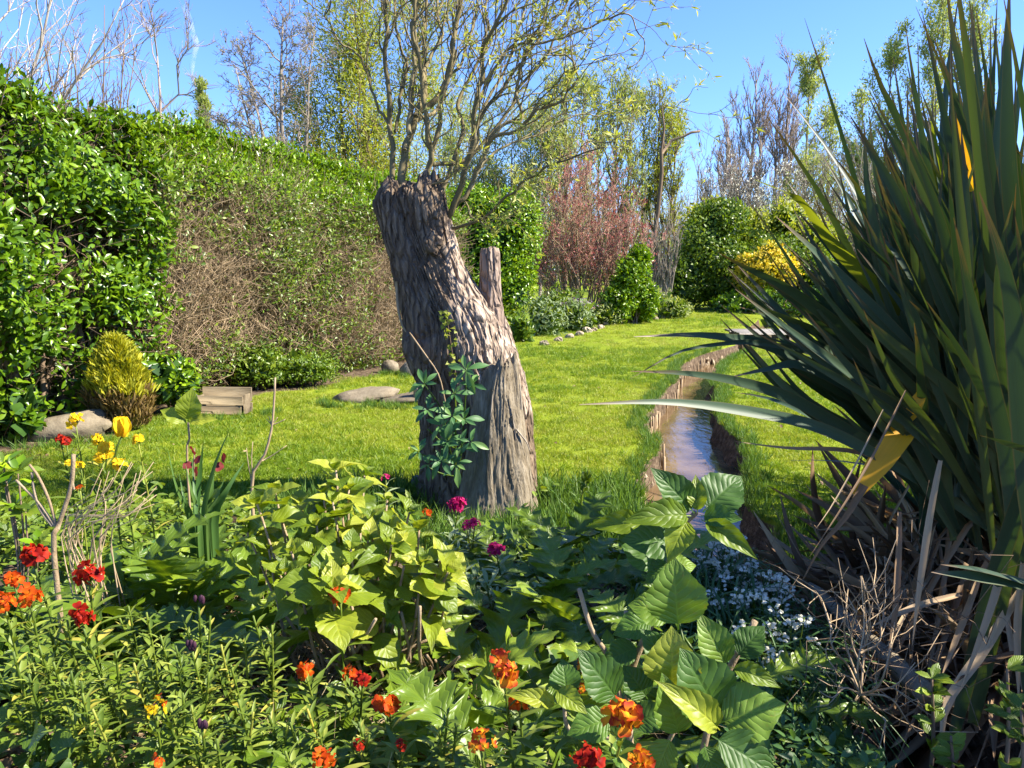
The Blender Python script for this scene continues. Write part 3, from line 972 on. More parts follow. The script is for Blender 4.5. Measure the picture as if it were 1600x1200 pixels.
def instance_points(name, label, tuft_me, pts, scales, kind='stuff'):
    """A cloud of points that carries tufts through geometry nodes: one object of kind stuff."""
    src = bpy.data.objects.new(name + '_source', tuft_me)
    COL.objects.link(src)
    src.hide_render = True
    src.hide_viewport = True
    me = bpy.data.meshes.new(name)
    me.vertices.add(len(pts))
    me.vertices.foreach_set('co', np.asarray(pts, np.float32).ravel())
    a = me.attributes.new('sc', 'FLOAT', 'POINT')
    a.data.foreach_set('value', np.asarray(scales, np.float32))
    b = me.attributes.new('rot', 'FLOAT_VECTOR', 'POINT')
    rot = np.stack([rng.normal(0, .08, len(pts)), rng.normal(0, .08, len(pts)), rng.random(len(pts)) * 6.283], -1)
    b.data.foreach_set('vector', rot.astype(np.float32).ravel())
    o = bpy.data.objects.new(name, me)
    COL.objects.link(o)
    ng = bpy.data.node_groups.new(name + ' scatter', 'GeometryNodeTree')
    ng.interface.new_socket(name='Geometry', in_out='INPUT', socket_type='NodeSocketGeometry')
    ng.interface.new_socket(name='Geometry', in_out='OUTPUT', socket_type='NodeSocketGeometry')
    gi, go = ng.nodes.new('NodeGroupInput'), ng.nodes.new('NodeGroupOutput')
    ip = ng.nodes.new('GeometryNodeInstanceOnPoints')
    oi = ng.nodes.new('GeometryNodeObjectInfo')
    oi.inputs[0].default_value = src
    oi.inputs['As Instance'].default_value = True
    na = ng.nodes.new('GeometryNodeInputNamedAttribute')
    na.data_type = 'FLOAT'
    na.inputs[0].default_value = 'sc'
    nr = ng.nodes.new('GeometryNodeInputNamedAttribute')
    nr.data_type = 'FLOAT_VECTOR'
    nr.inputs[0].default_value = 'rot'
    ng.links.new(gi.outputs[0], ip.inputs['Points'])
    ng.links.new(oi.outputs['Geometry'], ip.inputs['Instance'])
    ng.links.new(nr.outputs[0], ip.inputs['Rotation'])
    ng.links.new(na.outputs[0], ip.inputs['Scale'])
    ng.links.new(ip.outputs[0], go.inputs[0])
    mod = o.modifiers.new('scatter', 'NODES')
    mod.node_group = ng
    return tag(o, label, kind=kind)


def hedge_dist(x, y):
    p = np.stack([x, y], -1)
    dd = []
    for a, b in zip(HB[:-1], HB[1:]):
        ab = b - a
        t = np.clip(((p - a) @ ab) / (ab @ ab), 0, 1)
        dd.append(np.linalg.norm(p - (a + t[:, None] * ab), axis=1))
    d = np.min(dd, axis=0)
    k = np.interp(x, HB[:, 0], HB[:, 1])
    return np.where((y > k) & (x < HB[-1, 0]), -1, d)


def lawn_points(n, y0, y1):
    y = rng.uniform(y0, y1, n)
    x = rng.uniform(-0.72, 0.78, n) * y
    ok = (bed_mask(x, y) < 0.4) & ((x < stream_l(y) - 0.015) | (x > stream_r(y) + 0.03))
    hd = hedge_dist(x, y) + 0.35 * vnoise(np.stack([x * 2.5, y * 2.5, x * 0], -1), 4)
    ok &= hd > 0.45
    ok &= ~((y < 3.5) & (x > 0))
    x, y = x[ok], y[ok]
    return np.stack([x, y, gz(x, y)], -1)


lawn_tuft = tuft_mesh('lawn_tuft', 70, 0.10, 0.018, 0.05, M['grass'], 1.5, 0.75)
dry_tuft = tuft_mesh('dry_lawn_tuft', 60, 0.10, 0.014, 0.042, M['pale_grass'], 1.5, 0.85)
deep_tuft = tuft_mesh('deep_lawn_tuft', 60, 0.09, 0.025, 0.07, M['deep_grass'], 1.4, 0.6)
pp = np.vstack([lawn_points(9500, 3.5, 8.5), lawn_points(9000, 8.5, 15), lawn_points(6500, 15, 27)])
sc = np.interp(pp[:, 1], [4, 12, 26], [0.85, 1.1, 1.7]) * rng.uniform(0.7, 1.25, len(pp))
pn = fbm(pp * np.array([.55, .55, .1]), 3, 101) + .35 * rng.normal(size=len(pp)) * .6
kind_ = np.where(pn > .22, 1, np.where(pn < -.30, 2, 0))
instance_points('grass', 'short bright green lawn grass on both sides of the stream', lawn_tuft, pp[kind_ == 0], sc[kind_ == 0])
instance_points('thin_grass', 'thinner yellowed patches of lawn grass', dry_tuft, pp[kind_ == 1], sc[kind_ == 1])
instance_points('lush_grass', 'darker lush patches of lawn grass', deep_tuft, pp[kind_ == 2], sc[kind_ == 2])
lt = lawn_points(260, 3.5, 14)
gl_ = Geo()
scatter_geo(gl_, T_PRIVET, norm(rand_dirs(len(lt)) * np.array([1, 1, .2])), norm(np.array([0, 0, 1]) + .5 * rand_dirs(len(lt))), lt + np.array([0, 0, .035]), rng.uniform(.02, .05, len(lt)), wide=np.full(len(lt), 1.3))
tag(obj('fallen_leaves', gl_.mesh('fallen_leaves', M['flax_dead'])), 'scattered dry fallen leaves on the lawn', kind='stuff')

# ragged longer grass along the stream lips and round the foot of the trunk
edge = []
for yv in np.arange(2.6, 15, 0.016):
    for side in (0, 1):
        if rng.random() < 0.85:
            x = float((stream_l if side == 0 else stream_r)(np.array([yv]))[0]) + (-1 if side == 0 else 1) * rng.uniform(-0.05, 0.12)
            if side == 1 and yv < 2.9:
                continue
            edge.append((x, yv, float(gz(x, yv)) - 0.01))
for k in range(1500):
    a, rr = rng.random() * 6.283, 0.25 + 0.9 * math.sqrt(rng.random())
    x, y = -0.2 + rr * math.cos(a) * 1.2, 4.65 + rr * math.sin(a) * 0.75
    if y < 5.25 and x < float(stream_l(np.array([y]))[0]) - .1:
        edge.append((x, y, float(gz(x, y)) - 0.01))
for (px, py, rr) in [(560, 634, .42), (628, 636, .36), (72, 694, .42), (652, 782, .08), (607, 586, .14), (640, 591, .14), (342, 650, .5)]:
    cxy = G(px, py)
    for k in range(int(160 * rr)):
        a = rng.random() * 3.4 + 2.9
        edge.append((cxy[0] + math.cos(a) * rr * rng.uniform(.95, 1.2), cxy[1] + .2 + math.sin(a) * (rr * .6 + .1) * rng.uniform(.9, 1.2), -.01))
for k in range(700):                       # shaded rough grass left of the flax
    x, y = rng.uniform(1.25, 2.7), rng.uniform(3.3, 4.6)
    if x > float(stream_r(np.array([y]))[0]) + .05:
        edge.append((x, y, float(gz(x, y)) - 0.01))
edge = np.array(edge)
long_tuft = tuft_mesh('long_tuft', 26, 0.06, 0.07, 0.22, M['long_grass'], 0.8, 0.45)
esc = np.where((edge[:, 1] < 5.3) & (edge[:, 0] < 0.8), rng.uniform(.55, 1.05, len(edge)), rng.uniform(.25, .55, len(edge)))
instance_points('long_grass', 'longer grass round the trunk foot and along the stream edges', long_tuft, edge, esc)


# ================================================================== THE HEDGE
def twig_mass(geo, pos, dirs, length, rad, wob=0.25, n=4, sides=3, rnd=None):
    m = len(pos)
    t = np.linspace(0, 1, n)
    P0 = pos[:, None, :] + dirs[:, None, :] * (t[None, :, None] * np.asarray(length).reshape(-1, 1, 1))
    P0 = P0 + rng.normal(size=(m, n, 3)) * (np.asarray(length).reshape(-1, 1, 1) * wob * 0.3) * (t[None, :, None] > 0)
    Rd = np.asarray(rad).reshape(-1, 1) * (1 - 0.7 * t)[None]
    tubes(geo, P0, Rd, sides, rnd, closed=False)


HEDGE_PX = [(-420, 800, -40), (-150, 735, 84), (0, 700, 136), (60, 692, 143), (130, 672, 162), (200, 655, 194), (270, 637, 208), (350, 618, 219), (430, 603, 238), (520, 587, 260), (600, 575, 283), (660, 566, 300), (720, 556, 314)]


def build_hedge():
    base = np.array([G(a, b) for a, b, c in HEDGE_PX])
    top = np.array([P(a, c, G(a, b)[1] + 0.35)[2] for a, b, c in HEDGE_PX])
    seg = np.linalg.norm(np.diff(base[:, :2], axis=0), axis=1)
    cum = np.concatenate([[0], np.cumsum(seg)])
    tot = cum[-1]

    def at(s):
        x, y, h = np.interp(s, cum, base[:, 0]), np.interp(s, cum, base[:, 1]), np.interp(s, cum, top)
        e = 0.3
        tx = np.interp(s + e, cum, base[:, 0]) - np.interp(s - e, cum, base[:, 0])
        ty = np.interp(s + e, cum, base[:, 1]) - np.interp(s - e, cum, base[:, 1])
        t = norm(np.stack([tx, ty, tx * 0], -1))
        nrm = np.stack([t[:, 1], -t[:, 0], t[:, 0] * 0], -1)      # outward: to the lawn
        return x, y, h, nrm

    def surf(s, t, depth):
        """Point on the hedge skin; t is 0 at the foot, 1 at the top edge, up to 1.35 across the flat top."""
        x, y, h, nr = at(s)
        tt = np.minimum(t, 1.0)
        bulge = 0.16 * np.sin(np.pi * np.clip(tt, 0, 1)) - 0.28 * smooth(0.82, 1.0, tt) + 0.22 * fbm(np.stack([s * 0.9, tt * 3.0, s * 0], -1), 3, 31)
        bulge = bulge - 0.25 * smooth(0.16, 0.0, tt) * (s > cum[5])
        over = np.maximum(t - 1.0, 0) * 2.6
        z = h * tt * (1.0 + 0.025 * vnoise(np.stack([s * 1.6, s * 0, s * 0], -1), 23)) + 0.06 * (t > 1)
        p = np.stack([x, y, z], -1) + nr * (bulge - depth - over)[:, None]
        nz = smooth(0.78, 1.02, t)[:, None]
        nn = norm(nr * (1 - nz) + np.array([0, 0, 1.0]) * nz + nr * 0.15)
        return p, nn, nr

    s_split = np.interp(7.0, np.arange(len(HEDGE_PX)), cum) - 0.4
    s_glossy = np.interp(6.0, np.arange(len(HEDGE_PX)), cum) - 0.2

    # ---- near part: glossy broad leaves
    root = thing('hedge', 'tall glossy dark green clipped hedge at the near left', 'hedge', (*base[2, :2], 0))
    n = 34000
    s = rng.uniform(cum[1], s_split + 0.3, n)
    t = rng.random(n) ** 0.9 * 1.18
    lim = s_split - 0.5 * t + 0.9 * fbm(np.stack([s * 0.2, t * 5, s * 0], -1), 2, 5)     # ragged border
    ok = s < lim
    cl = fbm(np.stack([s * 2.2, t * 6.5, s * 0], -1), 3, 31)
    ok &= rng.random(n) < np.clip(0.62 + 1.7 * cl, 0.10, 1.0)
    ok &= ~((t < 0.24) & (rng.random(n) < 0.55) & (s < cum[4]))
    s, t, cl = s[ok], t[ok], cl[ok]
    dep = rng.random(len(s)) ** 1.6 * 0.5 - 0.12 * np.clip(cl * 2, -0.5, 1)
    p, nn, nr = surf(s, t, dep)
    y = norm(rand_dirs(len(s)) + nn * 0.55 + np.array([0, 0, 0.35]))
    z = norm(nn + 0.7 * rand_dirs(len(s)) + np.array([0, 0, 0.4]))
    size = rng.uniform(0.06, 0.115, len(s))
    poke = (t > 0.9) & (rng.random(len(s)) < .25)
    p = p + np.array([0, 0, 1.0]) * (poke * rng.random(len(s)) * .18)[:, None]
    vis = np.argsort(dep + 0.02 * np.linalg.norm(p - np.array([0, 0, CAM_H]), axis=1) + (s < cum[2]) * 5)
    pick = vis[:1500:5]
    rest = np.setdiff1d(np.arange(len(s)), pick)
    g = Geo()
    scatter_geo(g, T_LAUREL, y[rest], z[rest], p[rest], size[rest])
    obj('foliage', g.mesh('foliage', M['hedge']), root, kind='stuff')
    for k in pick:
        leaf_obj(MESH['hedge_leaf'], root, p[k] + nn[k] * 0.02, y[k], z[k], size[k] * 1.1)
    g = Geo()
    n = 2600
    s = rng.uniform(cum[1], s_split, n)
    t = rng.random(n) * 1.1
    p, nn, nr = surf(s, t, 0.45 + 0.35 * rng.random(n))
    twig_mass(g, p, norm(nn * 0.7 + 0.8 * rand_dirs(n) + np.array([0, 0, .5])), rng.uniform(.3, .7, n), rng.uniform(.004, .012, n))
    for k in range(26):
        ss = np.array([cum[1] + (s_split - cum[1]) * (k + random.random() * .8) / 26])
        a, _, nr_ = surf(ss, np.array([0.0]), np.array([0.45]))
        b, _, _ = surf(ss + random.uniform(-.3, .3), np.array([0.45]), np.array([0.5]))
        c, _, _ = surf(ss + random.uniform(-.5, .5), np.array([0.95]), np.array([0.5]))
        tube1(g, [a[0], b[0], c[0]], .035, .012, 6)
    obj('branchwork', g.mesh('branchwork', M['twig_brown']), root, kind='stuff')
    # inner screen of added darker foliage so that daylight does not show through
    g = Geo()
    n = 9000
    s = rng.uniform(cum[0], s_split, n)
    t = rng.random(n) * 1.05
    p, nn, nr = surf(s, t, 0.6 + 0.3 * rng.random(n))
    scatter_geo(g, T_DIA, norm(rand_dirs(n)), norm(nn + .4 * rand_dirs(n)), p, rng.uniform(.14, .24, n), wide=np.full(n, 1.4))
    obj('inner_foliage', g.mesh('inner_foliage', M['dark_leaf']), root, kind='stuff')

    # ---- far part: thin small-leaved hedge full of bare twigs
    root = thing('hedge', 'long thinning hedge of bare brown twigs with a green clipped top', 'hedge', (*base[9, :2], 0))
    s0, s1 = s_glossy, tot
    g = Geo()
    n = 15000
    s = rng.uniform(s0, s1, n)
    t = rng.random(n) ** .85 * .93
    p, nn, nr = surf(s, t, rng.random(n) * 0.45 - 0.02 + .2 * smooth(.75, .9, t))
    twig_mass(g, p, norm(nn * 0.35 + 0.75 * rand_dirs(n) + np.array([0, 0, .75])), rng.uniform(.15, .55, n), rng.uniform(.0026, .0058, n), wob=.3)
    obj('twigs', g.mesh('twigs', M['twig_tan']), root, kind='stuff').name = 'twig_mass'
    g = Geo()
    n = 1500
    s = rng.uniform(s0, s1, n)
    p, nn, nr = surf(s, rng.random(n) * 0.8, 0.4 + .3 * rng.random(n))
    twig_mass(g, p, norm(nn * 0.2 + 0.5 * rand_dirs(n) + np.array([0, 0, 1.2])), rng.uniform(.4, 1.1, n), rng.uniform(.006, .014, n))
    obj('branchwork', g.mesh('branchwork', M['twig_brown']), root, kind='stuff')
    n = 70000
    s = rng.uniform(s0, s1, n)
    t = rng.random(n) ** 0.8 * 1.22
    cl = fbm(np.stack([s * 0.8, t * 3.0, s * 0], -1), 3, 41)
    fine = fbm(np.stack([s * 5, t * 16, s * 0], -1), 2, 45)
    dens = np.interp(t, [0, .12, .3, .5, .74, .84, 1.0], [.55, .50, .38, .24, .30, .85, 1]) + 1.4 * cl + 0.8 * fine
    dens = dens + 0.35 * smooth(s0 + 3.2, s0 + 4.6, s) * smooth(0.35, 0.6, t)
    hx = np.interp(s, cum, base[:, 0])
    hy = np.interp(s, cum, base[:, 1])
    ppx = 800 + hx / hy * FPX
    patch = np.exp(-((ppx - 470) / 55) ** 2) * smooth(.28, .42, t) * smooth(.85, .7, t) + .8 * np.exp(-((ppx - 560) / 30) ** 2) * smooth(.5, .6, t)
    bare_ = np.exp(-((ppx - 330) / 70) ** 2) * smooth(.2, .4, t) * smooth(.88, .7, t) + np.exp(-((ppx - 610) / 35) ** 2) * smooth(.1, .3, t) * smooth(.8, .6, t)
    dens = dens + 1.0 * patch * (.6 + fine) - .3 * bare_
    dens = np.where(t > 0.85, np.maximum(dens, .75), dens)
    ok = rng.random(n) < np.clip(dens, 0.02, 1)
    s, t = s[ok], t[ok]
    n = len(s)
    dep = rng.random(n) ** 1.5 * 0.35 - 0.10
    p, nn, nr = surf(s, t, dep)
    y = norm(rand_dirs(n) + nn * 0.5 + np.array([0, 0, .45]))
    z = norm(nn + .7 * rand_dirs(n) + np.array([0, 0, .5]))
    size = rng.uniform(.038, .075, n) * np.interp(t, [0, .8, 1], [1, 1, 1.2])
    poke = (t > 0.9) & (rng.random(n) < .2)
    p = p + np.array([0, 0, 1.0]) * (poke * rng.random(n) * .2)[:, None]
    pick = np.argsort(dep + .05 * p[:, 1])[:900:3]
    rest = np.setdiff1d(np.arange(n), pick)
    g = Geo()
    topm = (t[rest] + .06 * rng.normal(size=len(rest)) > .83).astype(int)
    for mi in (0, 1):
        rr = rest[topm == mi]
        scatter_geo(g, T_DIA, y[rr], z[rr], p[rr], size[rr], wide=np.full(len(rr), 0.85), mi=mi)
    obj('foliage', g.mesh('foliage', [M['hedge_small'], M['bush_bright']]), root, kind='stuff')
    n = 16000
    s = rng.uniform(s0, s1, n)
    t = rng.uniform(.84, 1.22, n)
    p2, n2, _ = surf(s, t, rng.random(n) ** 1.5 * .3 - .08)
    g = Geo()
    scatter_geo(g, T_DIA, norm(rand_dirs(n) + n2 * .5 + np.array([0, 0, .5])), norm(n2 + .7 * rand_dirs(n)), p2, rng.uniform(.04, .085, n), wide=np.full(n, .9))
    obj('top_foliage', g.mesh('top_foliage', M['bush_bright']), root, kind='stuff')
    for k in pick:
        leaf_obj(MESH['privet_leaf'], root, p[k] + nn[k] * .02, y[k], z[k], size[k] * 1.3)
    g = Geo()
    n = 12000
    s = rng.uniform(s0, s1, n)
    p, nn, nr = surf(s, rng.random(n) * .98, 0.45 + .35 * rng.random(n))
    scatter_geo(g, T_DIA, norm(rand_dirs(n)), norm(nn + .4 * rand_dirs(n)), p, rng.uniform(.14, .24, n), wide=np.full(n, 1.3))
    obj('inner_foliage', g.mesh('inner_foliage', M['conifer_brown']), root, kind='stuff')
    return at, surf, cum


hedge_at, hedge_surf, hedge_cum = build_hedge()


# ------------------------------------------------------------------ shrubs made of leaf masses on stems
def leafy_shrub(name, label, cat, blobs, n, leaf_mat_key, size, tpl=T_DIA, wide=0.9, inner='dark_leaf', stems=7, stem_mat='twig_brown', base=None, group=None, clump=1.2, n_inner=None, extra=None, upright=0.35, shell=0.55):
    """blobs: (centre, radii) ellipsoids. Leaves sit in the outer shell in clumps; darker leaves and stems fill the inside."""
    blobs = [(np.asarray(c, float), np.asarray(r, float)) for c, r in blobs]
    if base is None:
        c0 = np.mean([b[0] for b in blobs], axis=0)
        base = np.array([c0[0], c0[1], float(gz(c0[0], c0[1]))])
    root = thing(name, label, cat, base, group)
    vol = np.array([r[0] * r[1] + r[0] * r[2] + r[1] * r[2] for c, r in blobs])
    which = rng.choice(len(blobs), n, p=vol / vol.sum())
    C = np.array([b[0] for b in blobs])[which]
    Rr = np.array([b[1] for b in blobs])[which]
    d = rand_dirs(n)
    lump = fbm(d * 2.6 + C * 1.7, 3, 51)
    rad = (shell + (1 - shell) * rng.random(n) ** 0.6) * (1 + 0.30 * lump)
    p = C + d * Rr * rad[:, None]
    keep = (rng.random(n) < np.clip(0.7 + clump * lump, 0.12, 1)) & (p[:, 2] > 0.02)
    p, d = p[keep], d[keep]
    n = len(p)
    g = Geo()
    scatter_geo(g, tpl, norm(rand_dirs(n) + d * .5 + np.array([0, 0, upright])), norm(d + .7 * rand_dirs(n) + np.array([0, 0, .4])), p, rng.uniform(size * .65, size * 1.3, n), wide=np.full(n, wide))
    obj('foliage', g.mesh('foliage', M[leaf_mat_key]), root, kind='stuff')
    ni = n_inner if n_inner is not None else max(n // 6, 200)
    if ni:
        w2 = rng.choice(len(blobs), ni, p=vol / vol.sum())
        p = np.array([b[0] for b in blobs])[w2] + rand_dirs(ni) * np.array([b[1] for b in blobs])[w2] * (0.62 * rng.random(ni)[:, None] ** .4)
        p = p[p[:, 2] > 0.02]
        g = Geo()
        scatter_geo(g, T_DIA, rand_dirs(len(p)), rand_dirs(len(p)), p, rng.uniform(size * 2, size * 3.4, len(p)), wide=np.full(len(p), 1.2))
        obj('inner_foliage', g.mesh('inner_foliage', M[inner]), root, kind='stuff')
    for k in range(stems):
        c, r = blobs[k % len(blobs)]
        tgt = c + rand_dirs(1)[0] * r * 0.55
        g = Geo()
        b0 = base + np.array([random.uniform(-.25, .25) * r[0], random.uniform(-.25, .25) * r[1], 0])
        mid = (b0 + tgt) / 2 + rand_dirs(1)[0] * 0.08 * np.linalg.norm(tgt - b0)
        tube1(g, [b0, mid, tgt], 0.012 + .018 * max(r), .006, 6)
        obj('stem', g.mesh('stem', M[stem_mat]), root)
    return root


def px_blob(px, py, d, rx, ry, depth=None, ground=False):
    """Ellipsoid seen at (px,py) with pixel radii rx, ry; ground sits it on the soil."""
    c = P(px, py, d)
    k = d / FPX
    if ground:
        c[2] = ry * k * .55
    return (c, (rx * k, depth if depth else rx * k * 0.9, ry * k))


# ------------------------------------------------------------------ trees
def tree(name, label, cat, starts, levels, bark, twig=None, leaf=None, group=None, base=None):
    """starts: list of (base point, tip point, radius). levels: list of dicts (n, ang, len, up, wob, t0)."""
    root = thing(name, label, cat, starts[0][0] if base is None else base, group)
    g = Geo()
    NP = 7
    Pts, Rad, Len = [], [], []
    for b, t, r in starts:
        b, t = np.asarray(b, float), np.asarray(t, float)
        L = np.linalg.norm(t - b)
        pl = b + (t - b) * np.linspace(0, 1, NP)[:, None]
        w = rng.normal(size=(NP, 3)) * L * levels[0].get('twob', 0.012)
        w[0] = 0
        Pts.append(pl + np.cumsum(w, axis=0) * 0.5)
        Rad.append(r * (1 - 0.86 * np.linspace(0, 1, NP)))
        Len.append(L)
    Pts, Rad, Len = np.array(Pts), np.array(Rad), np.array(Len)
    tubes(g, Pts, Rad, 7)
    gt = Geo()
    for li, lv in enumerate(levels):
        m = len(Pts)
        par = np.repeat(np.arange(m), lv['n'])
        k = len(par)
        t = lv.get('t0', .25) + (1 - lv.get('t0', .25)) * rng.random(k)
        f = t * (Pts.shape[1] - 1)
        i = np.minimum(f.astype(int), Pts.shape[1] - 2)
        fr = (f - i)[:, None]
        pos = Pts[par, i] * (1 - fr) + Pts[par, i + 1] * fr
        tan = norm(Pts[par, i + 1] - Pts[par, i])
        side = norm(np.cross(tan, rand_dirs(k)))
        ang = R(lv['ang']) * rng.uniform(.65, 1.3, k)
        d = norm(tan * np.cos(ang)[:, None] + side * np.sin(ang)[:, None] + np.array([0, 0, lv.get('up', 0.15)]))
        L = Len[par] * lv['len'] * rng.uniform(.55, 1.2, k) * (1.15 - lv.get('taper', .6) * t)
        r0 = np.minimum((Rad[par, i] * 0.62), lv.get('rmax', 1)) + 0.0
        r0 = np.maximum(r0, lv.get('rmin', .003))
        n2 = lv.get('np', 5)
        tt = np.linspace(0, 1, n2)
        bend = rng.normal(size=(k, 3)) * lv.get('wob', .15) + np.array([0, 0, lv.get('curve', .15)])
        pl = pos[:, None] + d[:, None] * (L[:, None, None] * tt[None, :, None]) + bend[:, None] * (L[:, None, None] * (tt ** 2)[None, :, None]) * .5
        pl = pl + rng.normal(size=pl.shape) * (L * lv.get('jit', .03))[:, None, None] * (tt > 0)[None, :, None]
        rd = r0[:, None] * (1 - .72 * tt)[None]
        last = li == len(levels) - 1
        tubes(gt if (last and twig) else g, pl, rd, 3 if last else 4, closed=False)
        Pts, Rad, Len = pl, rd, L
    obj('trunk', g.mesh('trunk', M[bark]), root)
    if twig:
        obj('crown', gt.mesh('crown', M[twig]), root, kind='stuff')
    if leaf:
        key, n, size, tpl, wide, drift = leaf
        sel = rng.integers(0, len(Pts), n)
        u = rng.random(n) ** .7
        f = u * (Pts.shape[1] - 1)
        i = np.minimum(f.astype(int), Pts.shape[1] - 2)
        fr = (f - i)[:, None]
        p = Pts[sel, i] * (1 - fr) + Pts[sel, i + 1] * fr + rng.normal(size=(n, 3)) * drift
        y = norm(norm(Pts[sel, i + 1] - Pts[sel, i]) + .8 * rand_dirs(n))
        gl = Geo()
        scatter_geo(gl, tpl, y, rand_dirs(n), p, rng.uniform(size * .6, size * 1.3, n), wide=np.full(n, wide))
        obj('foliage', gl.mesh('foliage', M[key]), root, kind='stuff')
    return root


def up(px, ytop, d, ybase=None, x_shift=0):
    """Base on the ground and top seen at pixel, at distance d."""
    t = P(px, ytop, d)
    b = np.array([t[0] + x_shift, d, 0.0])
    return b, t


BARE = [dict(n=11, ang=48, len=.55, up=.25, t0=.28, twob=.02, wob=.25, rmax=.06), dict(n=8, ang=42, len=.5, up=.12, t0=.2, wob=.3, jit=.04), dict(n=6, ang=38, len=.5, up=.1, t0=.15, wob=.3, rmin=.005, np=4)]
b, t = up(235, 88, 34)
tree('bare_tree', 'hazy bare rounded tree behind the hedge beneath the vapour trail', 'tree', [(b, t, .2)], BARE[:2] + [dict(n=9, ang=32, len=.6, up=.2, t0=.1, rmin=.012, np=4)], 'twig_purple', 'twig_purple')
b, t = up(440, 40, 19)
tree('bare_tree', 'wide bare fruit tree with crooked spurs above the middle of the hedge', 'tree', [(b, t, .11)] + [(b + (0, 0, 1.6), P(x, y, 19 + dz), .07) for x, y, dz in ((392, 62, .5), (358, 115, -.4), (480, 58, .3), (420, 95, 1), (350, 172, .2), (385, 150, -.8))], [dict(n=11, ang=48, len=.26, up=.12, t0=.4, twob=.025, wob=.35, rmax=.03), dict(n=9, ang=55, len=.5, up=.1, t0=.15, wob=.4, jit=.06, rmin=.009), dict(n=8, ang=55, len=.4, up=.12, t0=.1, rmin=.007, np=4, jit=.07)], 'twig_grey', 'twig_grey', ('pale_leaf', 900, .05, T_DIA, .8, .03))
# left: pale grey sweeping limbs
b0 = P(-70, 200, 14)
b0[2] = 0
tree('bare_tree', 'pale limbed bare tree sweeping in from the top left corner', 'tree', [(b0 + (0, 0, 2), P(215, -20, 13.2), .055), (b0 + (0, 0, 2), P(95, -60, 13.6), .055), (b0, P(-20, -120, 14), .08), (b0 + (0, 0, 2.2), P(150, 60, 13), .04)], [dict(n=9, ang=35, len=.34, up=.25, t0=.4, twob=.02, wob=.3, rmax=.02), dict(n=5, ang=38, len=.5, up=.15, t0=.2, wob=.3, rmin=.007), dict(n=4, ang=35, len=.5, up=.1, t0=.15, rmin=.005, np=4)], 'twig_pale', 'twig_purple')
b0 = P(128, 220, 10.5)
b0[2] = 0
tree('sapling', 'dark bare sapling with upright shoots rising over the near hedge', 'tree', [(b0, P(190, 40, 10.2), .035), (b0, P(225, 70, 10.4), .03), (b0, P(165, 0, 10.6), .03), (b0, P(112, 75, 10.4), .025), (b0, P(80, 85, 10.3), .025)], [dict(n=6, ang=26, len=.2, up=.35, t0=.66, twob=.008, wob=.2, rmax=.012, curve=.4), dict(n=3, ang=28, len=.4, up=.3, t0=.2, rmin=.005, np=4)], 'twig_brown', 'twig_brown')
b, t = up(328, 138, 24)
tree('conifer', 'small slim pale conifer tip showing above the hedge', 'tree', [(b, t, .12)], [dict(n=60, ang=38, len=.16, up=.5, t0=.3, taper=.95, np=4), dict(n=6, ang=35, len=.5, up=.3, t0=.2, np=3)], 'twig_brown', 'twig_brown', ('pale_leaf', 5200, .12, T_WILLOW, 1.2, .06))
b, t = up(575, 15, 21)
tree('feathery_tree', 'feathery light green tree in new leaf behind the pollarded trunk', 'tree', [(b, t, .12), (b + (-.4, .3, 0), P(520, 60, 21.2), .09), (b + (.5, .2, 0), P(650, 30, 21.5), .1), (b + (-.6, 0, 0), P(485, 130, 21), .07)], [dict(n=16, ang=46, len=.34, up=.3, t0=.15, wob=.25, rmax=.035), dict(n=9, ang=35, len=.42, up=.15, t0=.15, curve=-.1), dict(n=6, ang=35, len=.5, up=.1, t0=.1, rmin=.005, np=4, curve=-.2)], 'twig_brown', 'twig_tan', ('yellowgreen', 42000, .11, T_WILLOW, 1.4, .28))
POP = [dict(twob=.004, n=26, ang=34, len=.30, up=.42, t0=.12, taper=.75, wob=.1, rmax=.05), dict(n=8, ang=22, len=.42, up=.4, t0=.15, wob=.12), dict(n=5, ang=25, len=.45, up=.3, t0=.1, rmin=.008, np=4)]
for k, (px, yt, d, lab) in enumerate([(885, 118, 33, 'light green willow rising directly behind the red twigged shrub'), (962, 128, 34, 'tall light green willow with dark forked stems beyond the red twigs'), (1030, 138, 35, 'yellow green weeping willow at the right of the willow row')]):
    b, t = up(px, yt, d)
    tree('willow_tree', lab, 'tree', [(b, t, .12), (b + (.5, 0, 0), P(px + 28, yt + 35, d), .09), (b + (-.5, .2, 0), P(px - 26, yt + 30, d), .08)], POP, 'twig_brown', 'twig_grey', ('yellowgreen' if k == 2 else 'pale_leaf', 8500, .17, T_WILLOW, 1.2, .16), group='spring willows behind the red twigged shrub')
for k, (px, yt, d, lab) in enumerate([(1178, 118, 52, 'bare purplish poplar left of the leafing poplar pair'), (1232, 112, 53, 'slim bare grey poplar touching the green poplar'), (1132, 200, 47, 'low bare grey tree at the left end of the poplars')]):
    b, t = up(px, yt, d)
    tree('poplar', lab, 'tree', [(b, t, .2), (b + (.5, .3, 0), P(px + 14, yt + 40, d), .13), (b + (-.6, .3, 0), P(px - 22, yt + 60, d), .13)], [dict(n=22, ang=28, len=.34, up=.4, t0=.2, taper=.7, wob=.15, rmax=.05, rmin=.025), dict(n=8, ang=30, len=.45, up=.3, t0=.15, rmin=.018), dict(n=7, ang=28, len=.5, up=.25, t0=.1, rmin=.012, np=4)], 'twig_purple', 'twig_purple', group='bare poplars at the far end')
